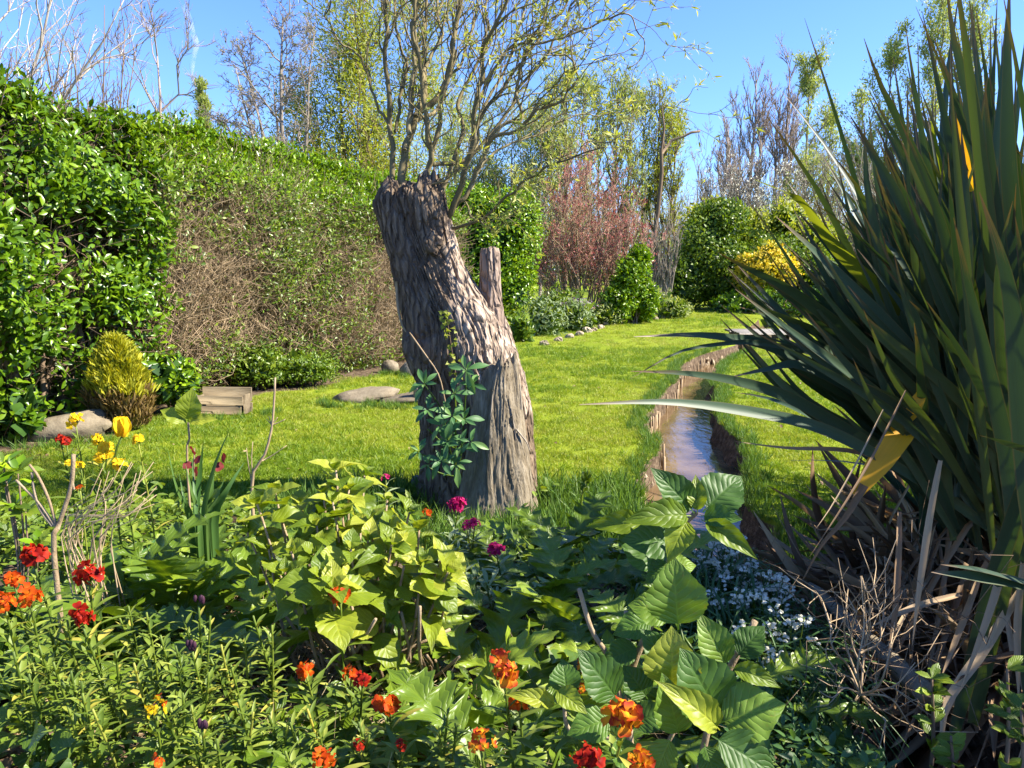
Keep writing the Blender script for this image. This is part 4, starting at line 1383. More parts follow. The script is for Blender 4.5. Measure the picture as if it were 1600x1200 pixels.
for k, (px, yt, d, n, lab) in enumerate([(1268, 110, 50, 13000, 'green leafing poplar standing alone left of the flax tips'), (1300, 190, 51, 6000, 'thin green poplar just right of the tallest leafing poplar'), (1395, 85, 45, 12000, 'pale green poplar behind the left flax spears'), (1470, 30, 44, 12000, 'pale green poplar behind the upright flax spears'), (1535, 40, 45, 9000, 'pale green poplar behind the far right flax spears'), (1350, 160, 47, 6000, 'low pale poplar glimpsed between the arching flax blades')]):
    b, t = up(px, yt, d)
    tree('poplar', lab, 'tree', [(b, t, .16)], POP, 'twig_grey', 'twig_grey', ('pale_leaf', int(n * .7), .17, T_WILLOW, 2.0, .2), group='leafing poplars at the far end')
for k, (px, yt, d, lab) in enumerate([(735, 205, 33, 'pale budding tree seen between the lower willow branches'), (800, 175, 34, 'pale budding tree above the rounded evergreen bush'), (845, 190, 32, 'pale budding tree left of the red twigged shrub'), (700, 150, 36, 'tall pale budding tree right behind the pollard head')]):
    b, t = up(px, yt, d)
    tree('budding_tree', lab, 'tree', [(b, t, .08), (b + (.7, 0, 0), P(px + 32, yt + 25, d), .06), (b + (-.7, .2, 0), P(px - 30, yt + 30, d), .06)], [dict(n=14, ang=36, len=.36, up=.3, t0=.12, wob=.3, rmax=.035), dict(n=8, ang=40, len=.5, up=.2, t0=.1, wob=.3), dict(n=5, ang=38, len=.5, up=.15, t0=.1, rmin=.010, np=4)], 'twig_grey', 'twig_tan', ('pale_leaf', 9000, .13, T_WILLOW, 1.6, .2), group='pale budding trees behind the lawn')
# low bare scrub and white blossom at the far end
for px, yt, d, lab in [(1085, 262, 40, 'tangled bare scrub tree behind the dark green shrub'), (1150, 262, 42, 'bare grey scrub below the purplish poplars'), (1215, 268, 41, 'bare scrub with pale buds above the yellow bush'), (1290, 250, 43, 'upright bare scrub behind the bent yellow flax blade'), (1345, 235, 42, 'bare scrub half hidden by the flax blades')]:
    b, t = up(px, yt, d)
    tree('scrub_tree', lab, 'tree', [(b, t, .08), (b + (.6, 0, 0), P(px + 30, yt + 20, d), .06), (b + (-.6, .2, 0), P(px - 30, yt + 25, d), .06)], [dict(n=12, ang=38, len=.42, up=.3, t0=.15, wob=.3, rmax=.04), dict(n=7, ang=42, len=.5, up=.2, t0=.1, wob=.3), dict(n=5, ang=40, len=.5, up=.15, t0=.1, rmin=.01, np=4)], 'twig_grey', 'twig_grey', ('white', 900, .09, T_DIA, 1.2, .08) if px in (1150, 1215) else None, group='bare scrub at the far end')
# dead snag branch over the willows
g = Geo()
root = thing('dead_snag', 'grey dead snag with a broken limb pointing right beyond the willows', 'dead tree', (*P(1010, 300, 31)[:2], 0))
b = np.array([*P(1010, 300, 31)[:2], 0.0])
tubes(g, np.array([b, P(1028, 330, 31), P(1034, 270, 31), P(1033, 236, 31), P(1038, 200, 31), P(1034, 165, 31)])[None], np.array([[.11, .09, .08, .07, .04, .015]]), 6)
tubes(g, np.array([P(1034, 240, 31), P(1050, 219, 31), P(1066, 214, 31), P(1080, 207, 31), P(1094, 205, 31)])[None], np.array([[.06, .055, .05, .055, .05]]), 6)
tube1(g, [P(1040, 235, 31), P(1030, 190, 31), P(1040, 160, 31)], .04, .01, 5, 8)
obj('limb', g.mesh('limb', M['twig_brown']), root)
# far wood closing the horizon
g = Geo()
n = 14000
x = np.concatenate([rng.uniform(-70, 70, n)])
y = 72 + 14 * rng.random(n)
h = 9.0 + 3.0 * fbm(np.stack([x * .12, x * 0, x * 0], -1), 3, 61)
pos = np.stack([x, y, rng.random(n) ** .8 * h * .7], -1)
twig_mass(g, pos, norm(.35 * rand_dirs(n) + np.array([0, 0, 1.0])), rng.uniform(1.4, 3.2, n), rng.uniform(.015, .04, n), n=4)
o = obj('far_wood', g.mesh('far_wood', M['twig_purple']))
tag(o, 'far off bare wood along the horizon', kind='stuff')
g = Geo()
n = 16000
x = rng.uniform(-70, 70, n)
h = 4.6 + 2.0 * fbm(np.stack([x * .15, x * 0, x * 0], -1), 3, 63)
pos = np.stack([x, 70 + 6 * rng.random(n), rng.random(n) * h], -1)
scatter_geo(g, T_DIA, rand_dirs(n), rand_dirs(n), pos, rng.uniform(.3, .8, n), wide=np.full(n, 1.2))
o = obj('far_undergrowth', g.mesh('far_undergrowth', M['hedge_small']))
tag(o, 'far off green undergrowth below the bare wood', kind='stuff')

# ================================================================== SHRUBS ROUND THE LAWN
leafy_shrub('evergreen_bush', 'rounded bright green evergreen bush right behind the trunk', 'bush',
            [px_blob(765, 385, 19.5, 78, 88), px_blob(735, 330, 19.8, 55, 42), px_blob(805, 350, 19.4, 42, 58), px_blob(790, 450, 19.4, 48, 55), px_blob(720, 450, 20, 50, 75)],
            22000, 'bush_bright', .095, tpl=T_PRIVET, wide=1.1, clump=1.5, n_inner=4000)
# red twigged shrub
RD = 23.0
b = np.array([*P(905, 480, RD)[:2], 0.0])
starts = []
for k in range(26):
    px = np.interp(k, [0, 25], [832, 1012]) + random.uniform(-8, 8)
    yt = np.interp(px, [835, 880, 905, 960, 1012], [345, 275, 248, 285, 345]) + random.uniform(-8, 60)
    bb = b + np.array([np.interp(px, [840, 1010], [-.7, .9]) * random.uniform(.5, 1), random.uniform(-.4, .4), 0])
    starts.append((bb, P(px, yt, RD + random.uniform(-1, 1)), .03))
tree('tamarisk_shrub', 'large feathery shrub of bare brown stems with pinkish red twig tips', 'shrub', starts,
     [dict(n=12, ang=32, len=.36, up=.2, t0=.15, twob=.03, wob=.35, rmax=.016, rmin=.009), dict(n=6, ang=32, len=.45, up=.15, t0=.2, rmin=.008, curve=.2, wob=.3), dict(n=4, ang=30, len=.55, up=.25, t0=.3, rmin=.008, np=4, curve=.3)], 'twig_tan', 'twig_red', ('pink_bud', 5000, .085, T_WILLOW, 1.6, .05))
leafy_shrub('broadleaf_shrub', 'fresh light green leafy shrub at the right foot of the red twigged shrub', 'shrub',
            [px_blob(985, 440, 22, 32, 42), px_blob(965, 475, 21.8, 30, 30), px_blob(1000, 405, 22.2, 18, 22), px_blob(1012, 470, 22, 18, 30)], 8500, 'bush_bright', .105, clump=1.9, inner='hedge', shell=.4)
b = np.array([*P(1035, 470, 28)[:2], 0.0])
tree('bare_shrub', 'upright bare grey stemmed shrub before the dark evergreen mass', 'shrub', [(b + (random.uniform(-.35, .35), 0, 0), P(1035 + random.uniform(-34, 34), 345 + random.uniform(0, 40), 28), .04) for k in range(16)],
     [dict(n=9, ang=20, len=.34, up=.4, t0=.25, rmin=.012), dict(n=4, ang=22, len=.45, up=.4, t0=.2, rmin=.010, np=4)], 'twig_grey', 'twig_grey')
leafy_shrub('evergreen_shrub', 'large dark green shrub mass closing the far end of the lawn', 'shrub',
            [px_blob(1105, 400, 30, 52, 72), px_blob(1070, 440, 29.5, 38, 50), px_blob(1140, 430, 29.5, 42, 60), px_blob(1125, 345, 30.5, 45, 32), px_blob(1170, 465, 29.5, 38, 30)],
            26000, 'hedge_small', .14, wide=1.0, clump=2.0, stems=8, inner='dark_leaf')
leafy_shrub('spring_shrub', 'yellow green budding shrub above the dark shrub mass', 'shrub',
            [px_blob(1110, 345, 32, 48, 34), px_blob(1165, 358, 32.5, 50, 36), px_blob(1225, 350, 32.5, 40, 38), px_blob(1270, 380, 32, 45, 40)], 9500, 'yellowgreen', .16, inner='hedge_small', clump=1.8, shell=.35)
leafy_shrub('conifer_shrub', 'olive green conifer shrub behind the golden yellow bush', 'shrub',
            [px_blob(1210, 425, 30, 62, 58), px_blob(1265, 440, 29.5, 45, 50), px_blob(1320, 450, 29.5, 50, 45)], 15000, 'hedge_small', .14, inner='dark_leaf', clump=1.4)
leafy_shrub('golden_bush', 'golden yellow flowering bush at the far end of the lawn', 'bush',
            [px_blob(1198, 415, 28, 42, 28), px_blob(1172, 432, 28, 26, 24), px_blob(1228, 428, 28, 22, 26), px_blob(1205, 392, 28, 20, 14), px_blob(1165, 408, 28, 14, 12)], 6500, 'gold', .11, inner='yellowgreen', clump=1.8, shell=.4)
leafy_shrub('understory_shrub', 'low dark green shrubs at the foot of the golden bush', 'shrub',
            [px_blob(1150, 474, 27.5, 40, 20, ground=True), px_blob(1215, 476, 27, 48, 24, ground=True), px_blob(1290, 482, 25, 55, 28, ground=True)], 5500, 'hedge', .15)
# right side behind the flax
leafy_shrub('evergreen_shrub', 'dark shrub on the right bank mostly hidden by the flax', 'shrub',
            [px_blob(1400, 440, 26, 70, 60), px_blob(1500, 440, 25, 80, 65), px_blob(1590, 430, 24, 80, 75)], 7000, 'hedge', .2, clump=1.3)
# border plants under the red shrub
for (px, d, rx, ry, n, key, sz, lab) in [
    (850, 18.2, 40, 42, 2200, 'grey_leaf', .10, 'feathery grey green border plant nearest the trunk'),
    (903, 19.4, 30, 32, 1500, 'grey_leaf', .10, 'feathery grey green border plant below the purple flowers'),
    (815, 16.4, 18, 30, 900, 'hedge_small', .09, 'small green plant tucked against the right side of the trunk'),
    (945, 21.6, 26, 24, 1000, 'pale_leaf', .10, 'pale low border plant behind the edging stones'),
    (1000, 22.6, 20, 26, 1000, 'bush_bright', .12, 'bright green clump at the front of the border'),
    (1025, 26.5, 36, 26, 1200, 'pale_leaf', .12, 'yellowish low clump before the bare shrub'),
    (1052, 24.4, 32, 20, 1300, 'pale_leaf', .11, 'grassy pale clump at the far border end'),
    (970, 23.8, 28, 34, 1300, 'hedge_small', .12, 'mid green clump below the broadleaf shrub'),
    (880, 21.2, 44, 40, 1800, 'hedge_small', .11, 'rough green undergrowth plant at the foot of the red twigged shrub'),
    (775, 19.0, 36, 40, 1500, 'hedge_small', .11, 'green plant below the evergreen bush behind the trunk')]:
    thin = key in ('grey_leaf', 'pale_leaf')
    leafy_shrub('border_plant', lab, 'plant', [px_blob(px, 500, d, rx, ry, ground=True)], n, key, sz, tpl=T_WILLOW if thin else T_DIA, wide=1.6 if thin else .9, stems=2, n_inner=200, inner='hedge_small', shell=.25, group='border plants under the far shrubs')
leafy_shrub('purple_flower', 'hazy lilac flower clump in the border under the red shrub', 'flowers', [px_blob(905, 476, 20.5, 28, 10)], 420, 'lilac', .07, stems=4, n_inner=60, inner='hedge_small', shell=.2)
# low ivy and periwinkle at the hedge foot
for (px, py, d, rx, ry, n, key, sz, lab) in [
    (460, 572, 10.3, 74, 26, 3800, 'hedge_small', .045, 'low pale green periwinkle sprawling at the hedge foot'),
    (395, 566, 10.0, 52, 40, 3600, 'hedge_small', .05, 'leafy green shrub at the hedge foot behind the wooden planter'),
    (265, 590, 8.3, 40, 40, 1900, 'bush_bright', .075, 'fresh green leafy shrub between the golden conifer and the planter'),
    (25, 640, 7.0, 40, 40, 1600, 'hedge', .075, 'dark green low shrub at the left edge below the hedge')]:
    leafy_shrub('low_shrub', lab, 'shrub', [px_blob(px, py, d, rx, ry), px_blob(px + rx * .4, py + ry * .35, d - .15, rx * .6, ry * .6)], n, key, sz, tpl=T_PRIVET, stems=5, clump=1.4, shell=.35, inner='hedge_small' if key == 'hedge_small' else 'dark_leaf')


# golden conifer: upright sprays
def build_conifer():
    base = G(192, 672)
    d = base[1]
    root = thing('golden_conifer', 'small golden green conifer with browned base at the hedge foot', 'conifer', base)
    g, gb = Geo(), Geo()
    k = d / FPX
    n = 7500
    t = rng.random(n) ** .8
    prof = np.interp(t, [0, .15, .35, .6, .85, 1], [30, 46, 47, 36, 24, 5]) * k
    a = rng.random(n) * 6.283
    rr = np.sqrt(rng.uniform(.25, 1, n)) * prof * (1 + .75 * fbm(np.stack([np.cos(a) * 1.3, np.sin(a) * 1.3, t * 5], -1), 3, 71))
    p = base + np.stack([rr * np.cos(a) - .02 * t, rr * np.sin(a) * .9, t * 138 * k + .02], -1)
    dirs = norm(np.stack([np.cos(a) * .45, np.sin(a) * .45, np.ones(n)], -1) + .35 * rand_dirs(n))
    br = t + .25 * fbm(p * 5, 2, 72) < .34
    for m, geo in ((~br, g), (br, gb)):
        scatter_geo(geo, T_WILLOW, dirs[m], rand_dirs(m.sum()), p[m], rng.uniform(.05, .12, m.sum()), wide=np.full(m.sum(), 1.0))
    obj('foliage', g.mesh('foliage', M['conifer']), root, kind='stuff')
    obj('browned_foliage', gb.mesh('browned_foliage', M['conifer_brown']), root, kind='stuff', label='browned dead lower sprays')
    g = Geo()
    tube1(g, [base, base + (0, 0, 128 * k * .8)], .03, .008, 6)
    obj('trunk', g.mesh('trunk', M['twig_brown']), root)


build_conifer()


# wooden planter
def build_planter():
    c = G(342, 650)
    k = c[1] / FPX
    w, h, dp = 82 * k, 38 * k, 0.17
    root = thing('wooden_planter', 'low weathered wooden planter box of rough boards on the lawn', 'planter', c)
    Mz = Matrix.Translation((c[0], c[1], 0)) @ Matrix.Rotation(R(-5), 4, 'Z')

    def bd(name, a, b, tilt=0):
        g = Geo()
        box(g, a, b, bev=.004, Mx=Mz @ Matrix.Rotation(tilt, 4, 'Y'))
        obj(name, g.mesh(name, M['plank']), root)
    x0, x1 = -w / 2, w / 2
    bd('board', (x0, 0, h * .47), (x1 - .01, .022, h * .84), R(.8))
    bd('board', (x0 + .03, .004, .015), (x1 - .03, .024, h * .42))
    bd('board', (x0 + .02, dp, h * .52), (x1 + .02, dp + .022, h * 1.12))
    bd('board', (x0 + .02, dp, .01), (x1 + .02, dp + .022, h * .48))
    bd('end_board', (x1 - .012, .024, .02), (x1 + .010, dp - .002, h * .88))
    bd('end_board', (x0 + .02, .026, .02), (x0 + .04, dp - .002, h * .8))
    for xx in (x0 + .08, x1 - .09):
        bd('batten', (xx, .026, 0), (xx + .05, .06, h * .8))


build_planter()

# rocks
for nm, px, py, sx, sy, sz, seed, mt, lab in [
    ('rock_slab', 72, 690, .42, .26, .20, 3, 'rock', 'large pale sloping rock slab at the left edge of the lawn'),
    ('boulder', 560, 630, .40, .3, .10, 4, 'rock', 'flat sandy boulder half sunk in the lawn left of the trunk'),
    ('boulder', 628, 633, .34, .22, .075, 5, 'rock', 'low sandy boulder touching the left side of the trunk'),
    ('rock', 607, 583, .13, .1, .12, 6, 'rock', 'small round yellowish stone at the foot of the hedge'),
    ('rock', 640, 588, .14, .1, .13, 7, 'rock_grey', 'pale pointed stone at the hedge foot beside the trunk'),
    ('rock', 655, 632, .08, .06, .16, 8, 'bank_stone', 'white stone against the trunk behind the leafy plant')]:
    b = G(px, py)
    obj_ = obj(nm, rock_mesh(nm, sx, sy, sz, seed, M[mt], .3, .35 if sz > .13 and sx > .3 else 0), None, Matrix.Translation((b[0], b[1] + sy, sz * .3 if sx > .3 else sz * .6)) @ Matrix.Rotation(R(-8), 4, 'Y'))
    tag(obj_, lab, 'rock')
b = G(652, 778)
o = obj('upright_stone', rock_mesh('upright_stone', .05, .03, .085, 12, M['rock_grey'], .08), None, Matrix.Translation((b[0], b[1], .075)))
tag(o, 'smooth oval upright stone leaning at the left foot of the trunk', 'stone')
EDGE = ['pale pinkish edging stone in the middle of the tumbled group', 'pale edging stone leaning right of the group middle', 'tallest pale edging stone at the group end', 'broken brick coloured edging stone left of the group middle', 'reddish edging stone further left towards the trunk', 'low half buried edging stone nearest the trunk side', 'first sandy stone of the far border row', 'second sandy stone of the far border row', 'third sandy stone in the far border row', 'fourth sandy stone of the far border row', 'fifth sandy stone of the far border row', 'last sandy stone at the end of the far border row', 'stray sandy stone before the grey green border plant', 'upright sandy stone behind the tumbled pale group']
for k, (px, py) in enumerate([(918, 519), (928, 517), (938, 513), (905, 524), (890, 528), (872, 533), (1012, 503), (1024, 500), (1036, 498), (1048, 496), (1060, 494), (1072, 493), (850, 540), (946, 508)]):
    b = G(px, py)
    s = random.uniform(.06, .11)
    o = obj('edging_stone', rock_mesh('edging_stone', s * 1.2, s, s * .8, 20 + k, M['bank_stone'] if k < 6 else M['rock'], .6, seg=7, facet=False), None, Matrix.Translation((b[0], b[1], s * .4)))
    tag(o, EDGE[k], 'stone', 'border edging stones')

# ================================================================== THE POLLARDED WILLOW
TD = 5.05                                        # distance of the trunk axis
TRUNK = [(287, 604, 684), (296, 590, 688), (312, 584, 691), (335, 587, 697), (365, 594, 703), (400, 605, 716), (440, 616, 742), (470, 624, 766), (490, 630, 786), (515, 632, 796), (545, 634, 803), (575, 648, 808), (600, 662, 812), (650, 667, 820), (700, 667, 828), (750, 664, 834), (785, 656, 842), (815, 645, 856)]


def trunk_surface(rows, na, d_of, seed, depth_ratio=0.9, amp=0.035, fis=7.0, nr=150):
    rows = np.asarray(rows, float)
    yy = np.linspace(rows[0, 0], rows[-1, 0], nr)
    lf, rt = np.interp(yy, rows[:, 0], rows[:, 1]), np.interp(yy, rows[:, 0], rows[:, 2])
    # smooth the outline a little
    ker = np.ones(5) / 5
    lf = np.convolve(np.pad(lf, 2, 'edge'), ker, 'valid')
    rt = np.convolve(np.pad(rt, 2, 'edge'), ker, 'valid')
    a = np.linspace(0, 2 * np.pi, na, endpoint=False)
    V = np.zeros((nr, na, 3))
    for i in range(nr):
        d = d_of(yy[i])
        L, Rr = P(lf[i], yy[i], d), P(rt[i], yy[i], d)
        c = (L + Rr) / 2
        rx = (Rr[0] - L[0]) / 2
        ry = rx * depth_ratio
        sq = 1 + 0.05 * np.sin(3 * a + seed) + 0.04 * np.sin(5 * a + yy[i] * .01 + seed)
        V[i, :, 0] = c[0] + rx * np.cos(a) * sq
        V[i, :, 1] = c[1] + ry * np.sin(a) * sq
        V[i, :, 2] = c[2]
    cx = V.mean(axis=1, keepdims=True)
    out = norm((V - cx) * np.array([1, 1, 0]))
    ang = np.broadcast_to(a[None], (nr, na))
    zz = V[..., 2]
    warp = 0.10 * vnoise(np.stack([np.cos(ang) * 2.5, np.sin(ang) * 2.5, zz * 4.5], -1), seed) + 0.05 * vnoise(np.stack([np.cos(ang) * 6, np.sin(ang) * 6, zz * 12], -1), seed + 8)
    aw = ang + warp
    q = np.stack([np.cos(aw) * fis, np.sin(aw) * fis, zz * 3.4 + seed], -1)
    ridg = 1 - np.abs(vnoise(q, seed + 1)) * 2.0
    ridg2 = 1 - np.abs(vnoise(q * np.array([2.1, 2.1, 2.6]), seed + 2)) * 2.0
    big = fbm(np.stack([np.cos(ang) * 1.3, np.sin(ang) * 1.3, zz * 1.6 + seed], -1), 3, seed + 4)
    ridg, ridg2 = np.sign(ridg) * np.abs(ridg) ** .7, np.sign(ridg2) * np.abs(ridg2) ** .7
    V = V + out * (amp * 0.6 * ridg + amp * 0.4 * ridg2 - amp * .45 + 0.07 * big * min(1, amp / .016))[..., None]
    i = np.arange(nr - 1)[:, None] * na
    j = np.arange(na)[None]
    Q = np.stack([i + j, i + (j + 1) % na, i + na + (j + 1) % na, i + na + j], -1).reshape(-1, 4)[:, ::-1]
    return V, Q


def capped(V, Q, na, dip, seed):
    """Close the top with sunken broken wood."""
    top = V[0]
    c = top.mean(axis=0)
    rings = [top]
    for f, dz in ((.8, .35), (.5, .85), (.2, 1.0)):
        r = c + (top - c) * f
        r = r + np.array([0, 0, -1.0]) * dip * dz + np.stack([np.zeros(na), np.zeros(na), .03 * vnoise(r * 22, seed)], -1)
        rings.append(r)
    Vf = V.reshape(-1, 3)
    n0 = len(Vf)
    allv = [Vf]
    Qs = [Q]
    prev = np.arange(na)
    for r in rings[1:]:
        cur = n0 + np.arange(na)
        allv.append(r)
        Qs.append(np.stack([prev, np.roll(prev, -1), np.roll(cur, -1), cur], -1))
        prev = cur
        n0 += na
    allv.append(c[None] + np.array([[0, 0, -dip]]))
    T = np.stack([prev, np.roll(prev, -1), np.full(na, n0)], -1)
    return np.vstack(allv), np.vstack(Qs), T


tb = G(750, 785)
willow = thing('pollarded_willow', 'thick leaning pollarded willow trunk sprouting twisted young branches', 'tree', (P(745, 785, TD)[0], TD, 0))
NA = 340
V, Q = trunk_surface(TRUNK, NA, lambda y: TD, 3, 0.92, 0.021, 12.0, 320)
jag = 0.09 * vnoise(np.stack([np.cos(np.linspace(0, 6.283, NA)) * 5, np.sin(np.linspace(0, 6.283, NA)) * 5, np.zeros(NA)], -1), 77)
for i in range(10):
    V[i, :, 2] += jag * (1 - i / 10)
Vc, Qc, Tc = capped(V, Q, NA, .13, 5)
lit_bare_px = 800 + Vc[:, 0] / Vc[:, 1] * FPX
lit_bare_z = 600 + (CAM_H - Vc[:, 2]) / Vc[:, 1] * FPX - math.tan(PITCH) * FPX
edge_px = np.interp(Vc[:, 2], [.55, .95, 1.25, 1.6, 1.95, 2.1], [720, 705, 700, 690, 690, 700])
lit_bare_m = smooth(-14, 30, lit_bare_px - edge_px) * smooth(.45, .8, Vc[:, 2]) * smooth(2.0, 1.75, Vc[:, 2])  # right side of the trunk: bare wood with sunlight put into its colour
obj('trunk', Geo().add(Vc, Qc, Tc, lit_bare_m).mesh('trunk', M['willow_bark']), willow)
# weathered hollow shell at the front right foot
SHELL = [(560, 768, 808), (567, 763, 812), (585, 756, 813), (610, 748, 816), (650, 740, 820), (700, 734, 828), (740, 728, 834), (780, 722, 842), (815, 714, 850)]
NS = 220
V, Q = trunk_surface(SHELL, NS, lambda y: TD - 0.25 - 0.0006 * (y - 560), 11, 0.62, 0.009, 15, 220)
jag = 0.045 * vnoise(np.stack([np.cos(np.linspace(0, 6.283, NS)) * 6, np.sin(np.linspace(0, 6.283, NS)) * 6, np.zeros(NS)], -1), 78)
for i in range(8):
    V[i, :, 2] += jag * (1 - i / 8)
Vc, Qc, Tc = capped(V, Q, NS, .06, 6)
obj('dead_stump', Geo().add(Vc, Qc, Tc, 0.3).mesh('dead_stump', M['dead_wood']), willow, label='grey split dead stump at the foot of the trunk')
STUB = [(388, 752, 779), (395, 750, 781), (420, 750, 782), (450, 750, 783), (470, 747, 784), (490, 739, 787), (515, 726, 793), (545, 712, 799)]
V, Q = trunk_surface(STUB, 90, lambda y: TD - 0.02, 17, 0.95, 0.007, 4, 120)
Vc, Qc, Tc = capped(V, Q, 90, .02, 7)
obj('branch_stub', Geo().add(Vc, Qc, Tc, 0.6).mesh('branch_stub', M['cut_wood']), willow, label='sawn off upright branch stub')
for k, (x, y, s, dz) in enumerate([(612, 302, .07, -.02), (636, 303, .06, -.1), (664, 322, .075, -.08), (597, 322, .06, .08), (676, 380, .07, -.17), (689, 335, .05, .0)]):
    obj('burr', rock_mesh('burr', s, s, s * 1.2, 40 + k, M['willow_bark'], .5, seg=12), willow, Matrix.Translation(P(x, y, TD + dz)))
# burr on the left side and hanging strip of bark
o = obj('burr', rock_mesh('burr', .10, .13, .20, 33, M['willow_bark'], .3), willow, Matrix.Translation(P(655, 535, TD)))
g = Geo()
tube1(g, [P(620, 440, TD - .1), P(622, 480, TD - .12), P(630, 512, TD - .14), P(641, 522, TD - .15)], .012, .006, 5, 10)
tube1(g, [P(640, 520, TD - .22), P(665, 555, TD - .3), P(685, 585, TD - .33), P(694, 620, TD - .33), P(700, 650, TD - .32)], .006, .004, 5, 12)
obj('dead_twig', g.mesh('dead_twig', M['twig_tan']), willow)
# stringy roots over the dead stump
for pl in [[(800, 650), (806, 690), (800, 730), (792, 775)], [(795, 660), (770, 700), (755, 745)], [(806, 670), (822, 690), (828, 705)], [(742, 690), (750, 740), (790, 780)], [(785, 640), (778, 690), (780, 740)], [(815, 640), (812, 600)], [(770, 610), (765, 660), (752, 700)]]:
    g = Geo()
    tube1(g, [P(x, y, TD - .42 + .0003 * (700 - y)) for x, y in pl], .006, .003, 4, 12)
    obj('root', g.mesh('root', M['twig_grey']), willow)

# traced main branches (photo pixels)
BR = [
    ([(612, 300), (613, 228), (609, 168), (605, 105), (603, 42), (600, -15), (592, -90)], 6.0, 3.6, -.05),
    ([(612, 212), (594, 175), (580, 140), (572, 108), (552, 80), (535, 70), (521, 45), (509, 24), (516, 14), (521, -20)], 3.2, 1.4, -.1),
    ([(617, 206), (626, 157), (635, 101), (622, 60), (615, 28), (622, -30)], 3.8, 2.2, .1),
    ([(627, 298), (630, 245), (640, 210), (650, 182), (675, 161), (692, 140), (706, 87), (713, 42), (724, -20), (730, -80)], 9.0, 4.0, .1),
    ([(640, 210), (642, 168), (647, 105), (650, 52), (656, -20)], 5.5, 3.2, .0),
    ([(650, 182), (664, 140), (663, 77), (664, 35), (672, -20)], 5.5, 3.2, .2),
    ([(662, 322), (668, 273), (673, 238), (668, 210), (664, 157), (659, 115), (654, 84), (643, 56), (647, 21), (650, -30)], 7.0, 3.0, -.15),
    ([(673, 241), (685, 203), (691, 157), (701, 112), (710, 63), (713, 31), (728, -20)], 5.5, 3.2, -.05),
    ([(664, 392), (689, 357), (706, 329), (720, 290), (731, 255), (741, 210), (741, 168), (752, 133), (752, 80), (759, 63), (776, 35), (801, -20)], 7.5, 3.0, -.25),
    ([(710, 325), (731, 301), (745, 266), (766, 224), (780, 210), (801, 206), (818, 196), (836, 175), (871, 161), (888, 143), (902, 122), (895, 101), (881, 87), (850, 84)], 5.0, 1.6, -.2),
    ([(735, 295), (758, 240), (770, 210), (794, 192), (815, 191), (808, 140), (815, 98), (832, 56), (850, 21), (866, -20)], 4.4, 2.4, .0),
    ([(699, 360), (741, 345), (773, 325), (801, 301), (825, 280), (857, 262), (899, 245), (944, 227)], 3.6, 1.4, -.35),
    ([(671, 256), (710, 255), (738, 245), (766, 210), (797, 168), (815, 136), (850, 90), (880, 40), (905, -20)], 4.4, 2.2, .25),
    ([(741, 180), (770, 110), (800, 72), (850, 66), (902, 52), (930, 38), (951, 28), (983, 23), (993, 45), (1007, 66), (1000, 91), (979, 108)], 3.6, .9, -.1),
    ([(689, 300), (710, 245), (724, 196), (717, 157), (745, 105), (766, 56), (759, 28), (766, -20)], 4.8, 2.6, .3),
    ([(735, 220), (759, 168), (787, 140), (808, 105), (836, 70), (853, 42), (881, 14), (895, -20)], 4.0, 2.2, .1),
    ([(680, 325), (692, 290), (720, 262), (745, 230), (748, 190), (765, 150), (790, 110), (812, 40), (830, -20)], 4.8, 2.2, .35),
    ([(626, 283), (645, 287), (663, 290), (690, 283), (708, 268), (715, 240)], 2.6, 1.3, -.2),
    ([(727, 315), (735, 335), (748, 345), (760, 355), (778, 357), (785, 345)], 2.0, 1.0, -.25),
    ([(655, 150), (668, 95), (690, 60), (684, 20), (692, -30)], 4.2, 2.6, .25),
    ([(632, 235), (652, 190), (684, 170), (700, 130), (722, 95), (740, 30), (745, -20)], 4.6, 2.6, .4),
    ([(750, 260), (790, 225), (830, 215), (862, 196), (905, 180), (950, 178), (985, 165)], 2.8, 1.0, .2),
]
TK = TD / FPX
tw_p, tw_d, tw_l, tw_r = [], [], [], []
main_nodes = []
for k, (pl, w0, w1, dz) in enumerate(BR):
    n = len(pl)
    pts = np.array([P(x, y, TD + dz * (i / (n - 1)) * 1.8 + (.03 if i else 0)) for i, (x, y) in enumerate(pl)])
    pts = resample(pts, n * 5)
    wob = np.stack([vnoise(np.stack([np.arange(len(pts)) * .45, np.full(len(pts), k * 3.1 + q), np.zeros(len(pts))], -1), 80) for q in range(3)], -1) * .012
    wob[0] = 0
    pts = pts + wob
    rad = np.linspace(w0 * .74, w1 * .68, len(pts)) * TK
    g = Geo()
    tubes(g, pts[None], rad[None], 7, rnd=np.array([random.random() * .6]))
    bo = obj('branch', g.mesh('branch', M['willow_branch']), willow)
    seglen = np.linalg.norm(np.diff(pts, axis=0), axis=1).sum()
    main_nodes.append((bo, pts, rad))
